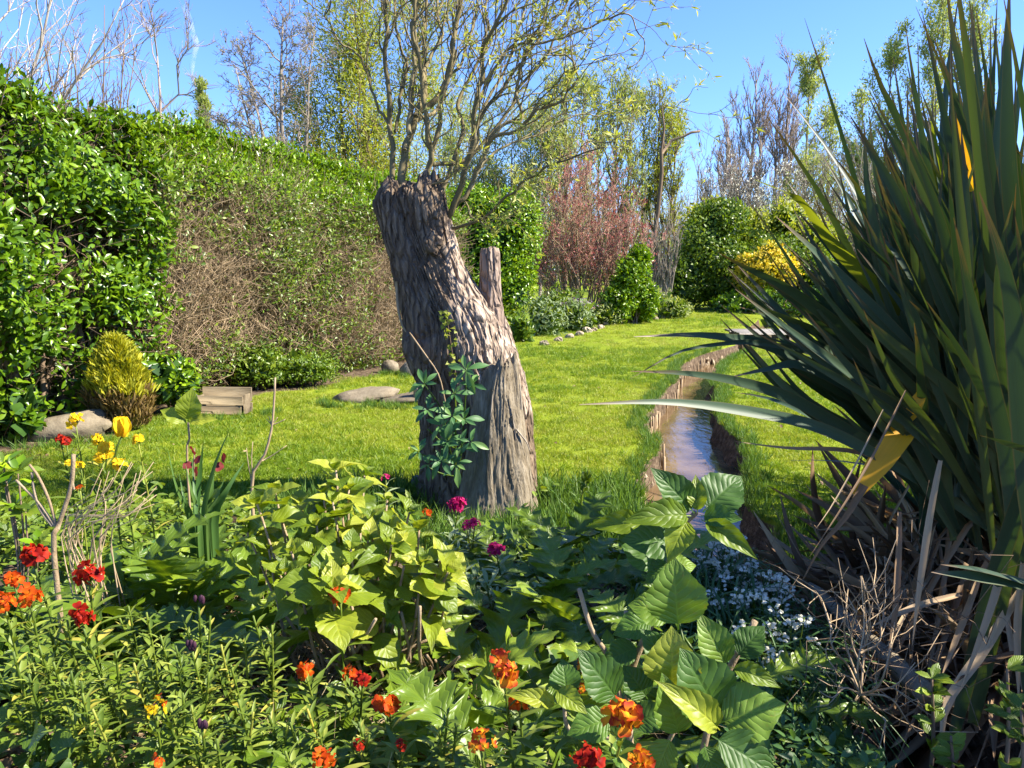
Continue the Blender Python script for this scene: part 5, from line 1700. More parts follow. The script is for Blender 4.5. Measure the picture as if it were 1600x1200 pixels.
# twisted side shoots, a sub-part of each branch
leafP, leafY = [], []
for bo, pts, rad in main_nodes:
    g = Geo()
    m = int(5 + .16 * len(pts))
    for q in range(m):
        i = int(len(pts) * (0.22 + .76 * random.random() ** .8)) if len(pts) > 4 else 1
        i = min(i, len(pts) - 2)
        tan = norm(pts[i + 1] - pts[i])
        d = norm(tan + .6 * rand_dirs(1)[0] * np.array([1, .7, .6]) + np.array([.10, 0, .3]))
        L = random.uniform(.3, .9) * (1.0 if pts[i][2] > 2.2 else .6)
        nn = 17
        path = [pts[i]]
        ph = rng.random(3) * 6.28
        side = norm(np.cross(d, rand_dirs(1)[0]))
        side2 = np.cross(d, side)
        for s in range(1, nn):
            t = s / (nn - 1)
            path.append(pts[i] + d * L * t + (side * math.sin(t * 8 + 9 * L + ph[0]) + side2 * math.cos(t * 9 + ph[1])) * .04 * min(1, 2.5 * t) * (0.6 + L) + np.array([0, 0, .12 * L * t * t]))
        path = np.array(path)
        path[1:] -= (side * math.sin(ph[0]) * 0 + side2 * 0)
        r0 = min(rad[i] * .5, .0058)
        tubes(g, path[None], np.linspace(r0, .0013, nn)[None], 4, closed=False)
        # tertiary curls
        for c in range(2):
            j = random.randint(3, nn - 2)
            d2 = norm(norm(path[j] - path[j - 1]) + .9 * rand_dirs(1)[0] + np.array([.2, 0, 0]))
            L2 = L * random.uniform(.25, .5)
            s2 = norm(np.cross(d2, rand_dirs(1)[0]))
            tt = np.linspace(0, 1, 9)[:, None]
            p2 = path[j] + d2 * L2 * tt + s2 * np.sin(tt * 10 + ph[2]) * .022 * tt + np.array([0, 0, -.05]) * tt * tt
            tubes(g, p2[None], np.linspace(.002, .001, 9)[None], 3, closed=False)
            for e in range(4):
                f = random.randint(2, 8)
                leafP.append(p2[f])
                leafY.append(norm(d2 + rand_dirs(1)[0]))
        for e in range(4):
            f = random.randint(4, nn - 1)
            leafP.append(path[f])
            leafY.append(norm(d + rand_dirs(1)[0]))
    obj('shoot', g.mesh('shoot', M['willow_branch']), bo)
leafP, leafY = np.array(leafP), np.array(leafY)
pxx = 800 + leafP[:, 0] / leafP[:, 1] * FPX
dens = np.interp(pxx, [520, 680, 760, 850, 1000], [.10, .2, .5, .8, .8])
ok = rng.random(len(leafP)) < dens
leafP, leafY = leafP[ok], leafY[ok]
g = Geo()
for q in range(3):
    n = len(leafP)
    scatter_geo(g, T_WILLOW, norm(leafY + .8 * rand_dirs(n) + np.array([0, 0, -.15])), rand_dirs(n), leafP + rng.normal(size=(n, 3)) * .006, rng.uniform(.025, .06, n), wide=np.full(n, 1.2))
obj('foliage', g.mesh('foliage', M['willow_leaf']), willow, kind='stuff')


# fleshy leaved plant on the trunk
def whorl(parent, me_list, c, axis, n, size, spread=60, jitter=.15, elev=None, name='leaf', up_n=1.0, twist=0.0):
    axis = norm(np.asarray(axis, float))
    a0 = random.random() * 6.28 if not twist else twist
    s1 = norm(np.cross(axis, np.array([.31, .77, .55])))
    s2 = np.cross(axis, s1)
    for k in range(n):
        a = a0 + k * 2.39996 + random.uniform(-.2, .2)
        f = k / max(n - 1, 1)
        sp = R(spread if elev is None else elev[0] + (elev[1] - elev[0]) * f)
        rad = s1 * math.cos(a) + s2 * math.sin(a)
        y = norm(axis * math.cos(sp) + rad * math.sin(sp) + rand_dirs(1)[0] * jitter)
        z = norm(axis * math.sin(sp) * up_n - rad * math.cos(sp) + rand_dirs(1)[0] * jitter)
        leaf_obj(random.choice(me_list), parent, np.asarray(c) + rad * .005, y, z, size * random.uniform(.8, 1.15) * (1 - .45 * (1 - f)) if elev else size * random.uniform(.75, 1.15), name)


ech = thing('leafy_plant', 'fleshy leaved green plant growing out of the trunk side', 'plant', P(700, 740, TD - .5))
for pl in [[(715, 745), (700, 690), (690, 640), (662, 600)], [(712, 745), (712, 690), (712, 630), (708, 610)], [(716, 745), (722, 690), (728, 610), (728, 575)], [(705, 740), (690, 720), (665, 712), (652, 708)], [(715, 745), (690, 740), (665, 728)], [(710, 700), (690, 690), (668, 670)]]:
    g = Geo()
    pts = [P(x, y, TD - .48 - .02 * i) for i, (x, y) in enumerate(pl)]
    tube1(g, pts, .006, .004, 5, 10)
    obj('stem', g.mesh('stem', M['hedge_small']), ech)
for (x, y, n, s) in [(663, 600, 8, .12), (728, 578, 9, .13), (710, 615, 7, .11), (706, 650, 8, .12), (725, 655, 7, .11), (700, 690, 8, .12), (720, 695, 8, .12), (655, 705, 6, .09), (668, 640, 7, .11), (690, 665, 8, .12), (690, 720, 8, .11), (712, 725, 8, .12), (735, 690, 6, .1), (670, 725, 6, .09), (738, 600, 5, .09)]:
    whorl(ech, [MESH['fleshy_leaf']], P(x, y, TD - .52 - random.uniform(0, .08)), (random.uniform(-.3, .3), -.8, .6), n, s, elev=(25, 95))
# ivy up the trunk
ivy = thing('ivy', 'thin yellowish ivy strand climbing the sunlit edge of the trunk', 'ivy', P(708, 590, TD - .4))
g = Geo()
tube1(g, [P(715, 600, TD - .37), P(708, 560, TD - .36), P(702, 520, TD - .35), P(696, 485, TD - .33)], .003, .002, 4, 12)
obj('stem', g.mesh('stem', M['twig_brown']), ivy)
ime = leaf_mesh('ivy_leaf_small', T_IVY, M['yellowgreen'])
for k in range(46):
    y = random.uniform(485, 600)
    x = np.interp(y, [485, 540, 600], [697, 706, 714]) + random.uniform(-9, 9)
    leaf_obj(ime, ivy, P(x, y, TD - .40), norm(rand_dirs(1)[0] + np.array([0, -.3, -.2])), (random.uniform(-.4, .6), -1, .4), random.uniform(.02, .04))

# ================================================================== THE FLAX
FC = np.array([2.05, 3.0, 0.12])
flax = thing('flax_clump', 'huge clump of dark green sword leaved flax with dead straw at its foot', 'plant', FC)


def blade(pts, w, parent, mat='flax', fold=.35, n=18, face=None, name='blade', label=None, prof=((0, .12, .45, .7, .9, 1), (.55, .8, 1, .8, .3, .03))):
    """Strap leaf along pts (base to tip), folded along its keel, narrowing to a split point."""
    pts = resample(pts, n)
    if mat == 'flax':
        w = w * .88
    t = np.linspace(0, 1, n)
    wid = w * np.clip(np.interp(t, *prof), .02, 1)
    tan = norm(np.gradient(pts, axis=0))
    if face is None:
        face = norm(np.array([0, 0, CAM_H]) - pts.mean(axis=0) + rand_dirs(1)[0] * .9)
    tw = np.linspace(0, random.uniform(-.5, .5), n)[:, None]
    nrm = face - np.sum(face * tan, -1, keepdims=True) * tan
    nrm = norm(nrm)
    side = np.cross(tan, nrm)
    nrm, side = nrm * np.cos(tw) + side * np.sin(tw), side * np.cos(tw) - nrm * np.sin(tw)
    ff = fold * np.interp(t, [0, .3, .8, 1], [1.6, 1.0, .6, .5])[:, None]
    rows = []
    for c in (-1, -.5, 0, .5, 1):
        rows.append(pts + side * (wid * .5)[:, None] * c + nrm * (np.abs(c) * wid[:, None] * .5 * ff))
    V = np.stack(rows, 1).reshape(-1, 3)
    Q = [(i * 5 + j, i * 5 + j + 1, i * 5 + 5 + j + 1, i * 5 + 5 + j) for i in range(n - 1) for j in range(4)]
    uv = np.array([(j / 4, i / (n - 1)) for i in range(n) for j in range(5)])
    o = obj(name, Geo().add(V, Q, None, 0, uv).mesh(name, M[mat]), parent)
    if label:
        o['label'] = label
    return o


def flax_path(base, az, tilt, L, droop, side=0.0):
    """az 0 points to +X, tilt from the vertical."""
    t = np.linspace(0, 1, 9)
    h = np.array([math.cos(az), math.sin(az), 0])
    s = np.array([-math.sin(az), math.cos(az), 0])
    ang = tilt + droop * t ** 1.6
    step = L / 8
    p = [base]
    for k in range(1, 9):
        a = ang[k]
        p.append(p[-1] + (h * math.sin(a) + np.array([0, 0, 1.0]) * math.cos(a) + s * side * t[k]) * step)
    return np.array(p)


TRACED = [  # pixels from base to tip, width in m, distances base/tip, material
    ([(1520, 800), (1450, 760), (1370, 712), (1270, 665), (1150, 640), (1040, 628), (905, 632)], .044, 2.6, 2.0, 'flax'),
    ([(1530, 780), (1450, 752), (1320, 670), (1230, 620), (1150, 595), (1070, 583), (985, 580)], .046, 2.7, 2.1, 'flax'),
    ([(1520, 770), (1420, 690), (1300, 590), (1200, 540), (1140, 528), (1080, 523), (990, 526)], .048, 2.8, 2.2, 'flax'),
    ([(1480, 700), (1400, 610), (1300, 560), (1190, 536), (1130, 537), (1060, 550), (985, 592)], .022, 2.7, 2.2, 'flax'),
    ([(1510, 750), (1430, 680), (1330, 606), (1250, 571), (1200, 577), (1138, 590)], .058, 2.8, 2.3, 'flax'),
    ([(1540, 780), (1500, 720), (1420, 600), (1300, 500), (1230, 450), (1160, 415), (1120, 393)], .058, 2.8, 2.1, 'flax'),
    ([(1560, 740), (1540, 650), (1450, 520), (1340, 420), (1290, 365), (1255, 315), (1215, 296), (1178, 280)], .054, 2.7, 2.0, 'flax_lit'),
    ([(1560, 780), (1520, 700), (1430, 560), (1330, 450), (1270, 390), (1212, 338)], .062, 2.7, 2.1, 'flax'),
    ([(1570, 780), (1560, 700), (1540, 560), (1500, 400), (1450, 290), (1410, 200), (1375, 130), (1350, 60)], .055, 2.7, 2.3, 'flax'),
    ([(1560, 780), (1540, 640), (1480, 470), (1420, 340), (1370, 250), (1328, 180)], .06, 2.6, 2.2, 'flax'),
    ([(1580, 800), (1570, 700), (1560, 500), (1540, 300), (1512, 150), (1490, 60), (1478, -30)], .062, 2.5, 2.3, 'flax'),
    ([(1610, 800), (1600, 600), (1588, 400), (1576, 250), (1574, 100), (1578, -40)], .062, 2.5, 2.3, 'flax'),
    ([(1560, 800), (1545, 600), (1520, 420), (1490, 260), (1465, 130), (1441, 18)], .045, 2.8, 2.5, 'flax'),
    ([(1560, 780), (1520, 640), (1440, 500), (1400, 420), (1370, 360), (1345, 300), (1303, 244)], .055, 2.9, 2.4, 'flax'),
    ([(1560, 790), (1540, 600), (1480, 380), (1450, 260), (1425, 110), (1415, 40)], .04, 2.9, 2.6, 'flax'),
    ([(1560, 790), (1520, 560), (1440, 380), (1390, 290), (1350, 210)], .045, 3.0, 2.6, 'flax'),
    ([(1580, 790), (1560, 560), (1530, 330), (1500, 180), (1460, 60)], .06, 2.8, 2.6, 'flax'),
    ([(1500, 720), (1420, 600), (1340, 545), (1250, 505), (1180, 475), (1130, 430)], .03, 2.9, 2.4, 'flax'),
    ([(1500, 740), (1420, 640), (1340, 570), (1250, 525), (1190, 490), (1155, 480)], .03, 2.9, 2.4, 'flax'),
    ([(1500, 760), (1420, 720), (1330, 690), (1250, 655), (1180, 645)], .026, 2.9, 2.5, 'flax'),
    ([(1520, 780), (1430, 735), (1330, 705), (1230, 700), (1150, 690)], .018, 2.8, 2.4, 'flax_dead'),
    ([(1660, 930), (1600, 908), (1540, 890), (1470, 882)], .035, 1.5, 1.3, 'flax'),
    ([(1680, 950), (1600, 916), (1530, 902), (1455, 894)], .035, 1.5, 1.3, 'flax'),
    ([(1680, 760), (1620, 710), (1570, 690), (1530, 680)], .03, 1.7, 1.5, 'flax'),
    ([(1485, 1165), (1540, 950), (1580, 820), (1620, 700), (1660, 560)], .055, 2.2, 1.75, 'flax'),
    ([(1520, 1130), (1565, 920), (1600, 800), (1650, 690)], .06, 2.25, 1.85, 'flax'),
    ([(1610, 1120), (1580, 760), (1540, 560), (1510, 430), (1490, 340)], .055, 2.2, 1.9, 'flax'),
    ([(1660, 1120), (1610, 740), (1590, 540), (1570, 420), (1530, 300)], .075, 1.9, 1.8, 'flax'),
]
for px, w, d0, d1, mt in TRACED:
    n = len(px)
    blade([P(x, y, d0 + (d1 - d0) * i / (n - 1)) for i, (x, y) in enumerate(px)], w, flax, mt, fold=.3, n=22)
for k in range(7):  # extra blades in the lighter colour, painted as sunlit strips
    bx, by = random.uniform(1400, 1560), random.uniform(420, 640)
    tx, ty = bx - random.uniform(20, 80), by - random.uniform(140, 260)
    d = random.uniform(2.9, 3.3)
    blade([P(bx, by, d), P(bx * .6 + tx * .4 - 4, by * .6 + ty * .4, d), P(tx, ty, d - .1)], random.uniform(.03, .05), flax, 'flax_lit', n=10)
# the yellow dying blade
blade([P(1425, 655, 2.45), P(1395, 695, 2.4), P(1365, 735, 2.38), P(1338, 775, 2.36)], .082, flax, 'flax_yellow', fold=.25, n=10, label='broad yellow dying blade', prof=((0, .2, .6, 1), (.6, .9, .9, .35)), face=norm(np.array([-.4, -1, .3])))
blade([P(1350, 758, 2.362), P(1320, 810, 2.35), P(1285, 850, 2.35), P(1255, 905, 2.35)], .03, flax, 'flax_dead', fold=.5, n=10, prof=((0, .3, 1), (.9, .6, .1)), face=norm(np.array([-.4, -1, .3])))
blade([P(1515, 300, 2.6), P(1500, 230, 2.6), P(1488, 170, 2.6)], .04, flax, 'flax_yellow', n=8, label='short yellow torn blade')
blade([P(1442, 612, 2.4), P(1425, 645, 2.4), P(1412, 668, 2.4)], .045, flax, 'flax_yellow', n=6, label='small yellow blade end')
# more blades between the traced ones, rising from the same crowns
SIL = np.array([(1090, 500), (1130, 400), (1200, 350), (1240, 300), (1300, 240), (1335, 150), (1355, 60), (1420, 20), (1480, -30), (1550, -40), (1620, -40)], float)
for k in range(350):
    u = random.random() ** .8 * (len(SIL) - 1) if k < 240 else random.uniform(0, 5.5)
    i = min(int(u), len(SIL) - 2)
    tip = SIL[i] + (SIL[i + 1] - SIL[i]) * (u - i)
    bpx = np.array([random.uniform(1480, 1640), random.uniform(700, 860)])
    f = random.uniform(.5, .98)
    tip = bpx + (tip - bpx) * f
    d0 = random.uniform(2.5, 3.3)
    d1 = d0 - random.uniform(-.15, .5)
    sag = (np.array([0, random.uniform(-30, 30)]) if u < 4 else np.array([random.uniform(-25, 25), 0]))
    pl = [P(*bpx, d0), P(*(bpx * .6 + tip * .4 + sag * .8 + np.array([0, -18 if u < 4 else 0])), d0 * .6 + d1 * .4), P(*(bpx * .25 + tip * .75 + sag), d0 * .25 + d1 * .75), P(*tip, d1)]
    blade(pl, random.uniform(.028, .05), flax, 'flax', fold=random.uniform(.2, .5), n=14)
# fans of random blades; those out of view are added to cast shade
FANS = [(1.95, 2.75, 32), (2.35, 2.55, 30), (2.15, 3.25, 34), (2.75, 3.05, 30), (2.6, 3.6, 24), (3.2, 3.5, 22), (3.25, 2.7, 20), (1.75, 3.05, 16), (3.5, 3.1, 18), (3.75, 4.15, 26), (4.1, 4.65, 26), (2.75, 4.2, 30), (3.3, 4.45, 28), (3.15, 4.85, 26), (3.8, 5.05, 26), (2.45, 1.45, 30), (2.6, 1.9, 28), (3.1, 1.7, 26), (2.35, 1.05, 26), (2.9, 1.2, 24)]
for fx, fy, nb in FANS:
    for k in range(nb):
        az = random.uniform(0, 6.283)
        left = math.cos(az) < 0
        tilt = abs(random.gauss(.30, .26)) + (.10 if left else 0)
        if fy < 2.2:  # upright, so the added shade fans stay out of view
            tilt = min(tilt, random.uniform(.02, .26))
        if tilt > .95:
            tilt = random.uniform(.3, .9)
        if math.sin(az) < -.3 and tilt > .5:
            tilt *= .6
        L = random.uniform(1.5, 2.3) * (1.0 if tilt < .5 else .85)
        b0 = np.array([fx + random.uniform(-.18, .18), fy + random.uniform(-.15, .15), .18 + random.uniform(0, .2)])
        pth = flax_path(b0, az, tilt, L, random.uniform(.05, .55) * (1 + tilt), random.uniform(-.06, .06))
        tq = pth[-1]
        if tq[1] > .6 and 600 < 800 + tq[0] / tq[1] * FPX < 1150 and tq[2] > .55:
            continue
        blade(pth, random.uniform(.034, .060), flax, 'flax', fold=random.uniform(.2, .55), n=14, face=norm(np.array([-math.cos(az), -math.sin(az), .6]) + rand_dirs(1)[0] * .5))
# dead straw blades hanging from the foot
for k in range(150):
    fx, fy, _ = FANS[random.choice([0, 0, 0, 1, 1, 2, 7, 7, 7, 3])]
    az = random.uniform(2.2, 5.2)
    b0 = np.array([fx + random.uniform(-.25, .25), fy + random.uniform(-.2, .2), random.uniform(.2, .6)])
    h = np.array([math.cos(az), math.sin(az), 0])
    L = random.uniform(.5, 1.25)
    p1 = b0 + h * L * .35 + np.array([0, 0, random.uniform(-.05, .30)])
    p2 = p1 + h * L * random.uniform(.2, .35) + np.array([0, 0, -random.uniform(.15, .4)])
    zg = float(gz(p2[0], p2[1]))
    p2[2] = max(p2[2], zg + .03)
    p3 = p2 + h * L * .3 + np.array([random.uniform(-.1, .1), random.uniform(-.1, .1), 0])
    if 800 + p3[0] / max(p3[1], .5) * FPX < 1300 and p3[1] < 4.2:
        continue
    p3[2] = float(gz(p3[0], p3[1])) + random.uniform(.0, .05)
    blade([b0, p1, p2, p3], random.uniform(.008, .022), flax, 'flax_dead', fold=.7, n=10, name='dead_blade')
for px, w in [([(1405, 800), (1404, 860), (1398, 960), (1385, 1060)], .018), ([(1470, 720), (1455, 800), (1440, 900), (1425, 1010)], .02), ([(1600, 760), (1575, 860), (1545, 960), (1500, 1080)], .022), ([(1500, 930), (1430, 950), (1355, 982)], .022), ([(1595, 920), (1540, 1010), (1480, 1100), (1470, 1190)], .03), ([(1380, 640), (1340, 720), (1300, 790), (1272, 830)], .005), ([(1415, 610), (1370, 700), (1330, 770), (1265, 870)], .007), ([(1600, 870), (1590, 980), (1592, 1100)], .02), ([(1590, 1020), (1530, 1040), (1490, 1070)], .02), ([(1530, 900), (1500, 980), (1470, 1060)], .02)]:
    blade([P(x, y, 2.15 - .06 * i) for i, (x, y) in enumerate(px)], w, flax, 'flax_dead', fold=.6, n=10, name='dead_blade')
# crown mound that the fans rise from
g = Geo()
n = 2600
a = rng.random(n) * 6.283
rr = np.sqrt(rng.random(n))
p = np.stack([2.45 + 1.1 * rr * np.cos(a), 3.05 + .75 * rr * np.sin(a), rng.random(n) * .40 * (1.1 - rr)], -1)
p[:, 2] += gz(p[:, 0], p[:, 1])
scatter_geo(g, T_LANCE, norm(rand_dirs(n) + np.array([-.4, -.3, -.1])), rand_dirs(n), p, rng.uniform(.25, .7, n), wide=np.full(n, .35))
obj('dead_thatch', g.mesh('dead_thatch', M['flax_dead']), flax, kind='stuff')

# ================================================================== RIGHT BANK: dead twiggy bush, small shoots, ridge for the sunlit band
b = P(1300, 1130, 2.15)
b[2] = float(gz(b[0], b[1])) - .2
root = thing('dead_bush', 'dead bush of bleached curving bare twigs beside the dark water', 'shrub', b)
base_px = (1338, 1085)
for k, px in enumerate([[(1300, 1150), (1325, 1110), (1345, 1085)], [(1345, 1085), (1340, 1040), (1350, 980), (1345, 900)], [(1345, 1085), (1325, 1040), (1300, 1010), (1298, 960)], [(1345, 1085), (1330, 1060), (1310, 1050), (1290, 1020), (1302, 985)], [(1345, 1085), (1365, 1080), (1400, 1070), (1430, 1035)], [(1345, 1085), (1370, 1075), (1385, 1040), (1400, 960)], [(1345, 1085), (1350, 1020), (1360, 970), (1352, 910)], [(1345, 1085), (1380, 1110), (1400, 1095), (1400, 1070)], [(1345, 1085), (1320, 1075), (1300, 1090), (1280, 1080)], [(1345, 1085), (1365, 1110), (1385, 1130), (1360, 1140), (1330, 1130)], [(1340, 1060), (1320, 1000), (1322, 950), (1325, 920)], [(1350, 1050), (1330, 1000), (1340, 950)], [(1345, 1085), (1390, 1090), (1420, 1130), (1440, 1150)], [(1300, 985), (1285, 940), (1275, 925)], [(1345, 900), (1355, 925), (1370, 915)], [(1345, 1020), (1375, 1000), (1372, 940)]]):
    g = Geo()
    pts = [P(x, y, 2.0 + random.uniform(-.10, .10)) for x, y in px]
    if k:
        pts[0] = P(*px[0], 2.0)
    pts = resample(pts, 14)
    tubes(g, pts[None], np.linspace(.0065 if k == 0 else .0036, .0013, 14)[None], 5)
    for q in range(4 if k else 1):
        i = random.randint(3, 12)
        d = norm(norm(pts[i] - pts[i - 1]) + rand_dirs(1)[0] * .8)
        L = random.uniform(.06, .2)
        tubes(g, np.array([pts[i], pts[i] + d * L * .5 + rand_dirs(1)[0] * .01, pts[i] + d * L + np.array([0, 0, .02])])[None], np.array([[.0017, .0013, .0008]]), 4)
    obj('twig', g.mesh('twig', M['twig_tan']), root)
# second tangle further right
g = Geo()
n = 80
pos = np.array([P(random.uniform(1290, 1480), random.uniform(930, 1120), random.uniform(2.1, 2.5)) for _ in range(n)])
twig_mass(g, pos, norm(rand_dirs(n) + np.array([0, 0, .6])), rng.uniform(.12, .4, n), rng.uniform(.0014, .003, n), wob=.4, n=6)
obj('tangle', g.mesh('tangle', M['twig_brown']), root, kind='stuff')
g = Geo()
tube1(g, [P(1268, 915, 2.95), P(1340, 985, 2.62), P(1400, 1040, 2.4), P(1448, 1085, 2.25)], .022, .035, 8, 16)  # pale ridge put in for a band of sunlight on the bank soil
o = obj('lit_bank_ridge', g.mesh('lit_bank_ridge', M['rock']))
tag(o, 'slim pale ridge added for the sunlit soil band along the top of the right bank', 'log')


def small_shoot(px, label, d, hpx, n):
    base = P(px[0], px[1] + hpx, d)
    base[2] = max(base[2] - .1, -.3)
    r = thing('young_shoot', label, 'plant', base, 'young shoots by the dark water')
    g = Geo()
    top = P(px[0] + 6, px[1], d)
    pl = resample([base, (base + top) / 2 + np.array([.012, 0, 0]), top], 10)
    tubes(g, pl[None], np.linspace(.007, .003, 10)[None], 5)
    obj('stem', g.mesh('stem', M['twig_brown']), r)
    for k in range(n):
        i = random.randint(2, 9)
        y = norm(rand_dirs(1)[0] * np.array([1, 1, .4]) + np.array([0, 0, .5]))
        leaf_obj(MESH['small_leaf'], r, pl[i], y, (0, -.5, 1), random.uniform(.035, .06))
    return r


small_shoot((1450, 1060), 'pruned woody shoot with fresh small leaves in the dark water corner', 1.75, 150, 26)
small_shoot((1568, 1045), 'leafy young shoot at the right edge below the flax', 1.7, 160, 30)
small_shoot((1590, 1110), 'short leafy shoot at the bottom right corner', 1.6, 110, 22)
small_shoot((1480, 1150), 'low leafy sucker beside the pruned woody shoot', 1.65, 60, 14)

# ================================================================== FOREGROUND BED
BED = lambda x, y: np.array([x, y, float(gz(x, y))])


def bed_at(px, py, h, d):
    """Ground point under the plant that shows at (px,py) at distance d."""
    p = P(px, py, d)
    return BED(p[0], p[1])


# ---- hydrangeas
def hero_leaf(parent, bpx, tpx, wr, d, mk, tilt=0.0, rise=0.0, curled=False):
    b, t = P(*bpx, d), P(*tpx, d - rise)
    y = t - b
    L = np.linalg.norm(y)
    view = norm(np.array([0, 0, CAM_H]) - b)
    z = norm(view + np.array([tilt, 0, .35]))
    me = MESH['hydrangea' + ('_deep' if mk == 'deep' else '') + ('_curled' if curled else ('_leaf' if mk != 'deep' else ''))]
    leaf_obj(me, parent, b, y, z, L * 1.08, 'leaf', wr / .74)


HR_BASE = bed_at(985, 1190, 0, 1.5)
hyr = thing('hydrangea', 'large leaved hydrangea in the shade at the front right', 'shrub', HR_BASE, 'hydrangea shrubs in the front bed')
for px, r0, r1 in [([(985, 1200), (982, 1120), (985, 1050), (1020, 970), (1040, 900), (1060, 830), (1088, 800)], .010, .006), ([(1090, 1220), (1110, 1120), (1125, 1075), (1145, 1035), (1180, 970)], .008, .007), ([(975, 1120), (955, 1035), (925, 985), (905, 920)], .006, .005), ([(985, 1050), (982, 1000), (978, 955)], .006, .005), ([(985, 1160), (940, 1150), (890, 1140), (880, 1090)], .006, .004), ([(1010, 1200), (1050, 1150), (1060, 1080)], .007, .004), ([(1020, 970), (1045, 950)], .005, .004), ([(1125, 1075), (1130, 1050), (1140, 1040)], .004, .003)]:
    g = Geo()
    pts = [P(x, y, 1.55) for x, y in px]
    if px[0][1] >= 1190:
        pts = [BED(pts[0][0], pts[0][1] + .05)] + pts
    tube1(g, pts, r0, r1, 7, 18)
    obj('stem', g.mesh('stem', M['stem_tan']), hyr)
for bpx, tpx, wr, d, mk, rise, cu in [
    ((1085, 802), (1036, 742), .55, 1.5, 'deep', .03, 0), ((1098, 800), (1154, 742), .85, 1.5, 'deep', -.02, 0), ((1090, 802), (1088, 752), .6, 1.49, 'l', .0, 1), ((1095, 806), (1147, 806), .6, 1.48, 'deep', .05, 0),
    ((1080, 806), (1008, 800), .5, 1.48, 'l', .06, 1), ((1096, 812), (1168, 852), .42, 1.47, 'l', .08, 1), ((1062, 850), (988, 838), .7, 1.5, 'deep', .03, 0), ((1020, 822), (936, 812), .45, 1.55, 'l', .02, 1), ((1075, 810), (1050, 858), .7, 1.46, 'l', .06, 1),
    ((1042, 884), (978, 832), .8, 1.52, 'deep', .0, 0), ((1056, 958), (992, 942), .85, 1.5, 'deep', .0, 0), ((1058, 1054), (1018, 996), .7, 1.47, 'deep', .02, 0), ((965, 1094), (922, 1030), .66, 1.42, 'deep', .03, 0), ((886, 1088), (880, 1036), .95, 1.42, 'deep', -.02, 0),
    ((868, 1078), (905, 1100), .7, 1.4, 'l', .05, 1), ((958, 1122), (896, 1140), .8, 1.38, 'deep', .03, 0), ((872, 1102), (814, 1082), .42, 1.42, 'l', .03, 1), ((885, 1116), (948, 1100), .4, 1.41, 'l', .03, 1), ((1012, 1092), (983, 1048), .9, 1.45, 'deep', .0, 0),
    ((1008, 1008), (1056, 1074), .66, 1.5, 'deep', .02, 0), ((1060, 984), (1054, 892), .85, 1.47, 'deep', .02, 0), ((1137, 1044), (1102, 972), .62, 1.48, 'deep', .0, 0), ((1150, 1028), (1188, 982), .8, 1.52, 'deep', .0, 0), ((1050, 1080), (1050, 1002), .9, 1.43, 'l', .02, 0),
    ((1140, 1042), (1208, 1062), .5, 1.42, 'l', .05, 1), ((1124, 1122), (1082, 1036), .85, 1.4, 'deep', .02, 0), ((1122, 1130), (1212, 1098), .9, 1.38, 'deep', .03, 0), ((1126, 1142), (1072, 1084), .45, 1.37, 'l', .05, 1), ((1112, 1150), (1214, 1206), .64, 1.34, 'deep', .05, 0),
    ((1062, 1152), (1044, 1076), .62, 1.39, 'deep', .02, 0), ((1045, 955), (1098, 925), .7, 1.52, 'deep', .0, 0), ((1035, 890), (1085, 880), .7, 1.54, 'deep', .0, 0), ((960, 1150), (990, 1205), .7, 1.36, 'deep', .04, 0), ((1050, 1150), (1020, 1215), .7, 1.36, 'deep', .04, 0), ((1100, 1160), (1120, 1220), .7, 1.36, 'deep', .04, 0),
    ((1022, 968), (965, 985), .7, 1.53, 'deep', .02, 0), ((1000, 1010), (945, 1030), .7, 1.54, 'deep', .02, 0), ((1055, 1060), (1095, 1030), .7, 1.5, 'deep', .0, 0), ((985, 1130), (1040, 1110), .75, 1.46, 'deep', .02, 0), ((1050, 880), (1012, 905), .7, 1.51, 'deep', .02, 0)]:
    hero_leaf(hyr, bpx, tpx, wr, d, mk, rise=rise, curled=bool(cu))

HC_BASE = bed_at(560, 1010, 0, 2.25)
hyc = thing('hydrangea', 'sunlit hydrangea with yellow green leaves in the middle of the bed', 'shrub', HC_BASE, 'hydrangea shrubs in the front bed')
TIPS = [(570, 742, 2.5), (505, 768, 2.45), (605, 782, 2.4), (535, 806, 2.3), (655, 826, 2.3), (470, 790, 2.4), (402, 788, 2.35), (440, 812, 2.3), (612, 852, 2.15), (548, 858, 2.1), (490, 866, 2.1), (690, 872, 2.2), (655, 925, 2.1), (600, 958, 2.0), (565, 905, 2.0), (455, 862, 2.15), (702, 925, 2.2), (632, 880, 2.1), (420, 858, 2.2), (580, 815, 2.25), (660, 880, 2.15), (520, 920, 2.05), (470, 925, 2.1), (620, 925, 2.05), (495, 822, 2.25), (385, 830, 2.3), (545, 765, 2.45), (700, 895, 2.15), (590, 890, 2.1), (430, 770, 2.45), (525, 735, 2.5), (575, 845, 2.15), (640, 800, 2.35), (500, 900, 2.05), (445, 895, 2.15), (675, 950, 2.15), (625, 830, 2.25), (520, 785, 2.35), (400, 850, 2.25), (560, 785, 2.4), (480, 835, 2.2)]
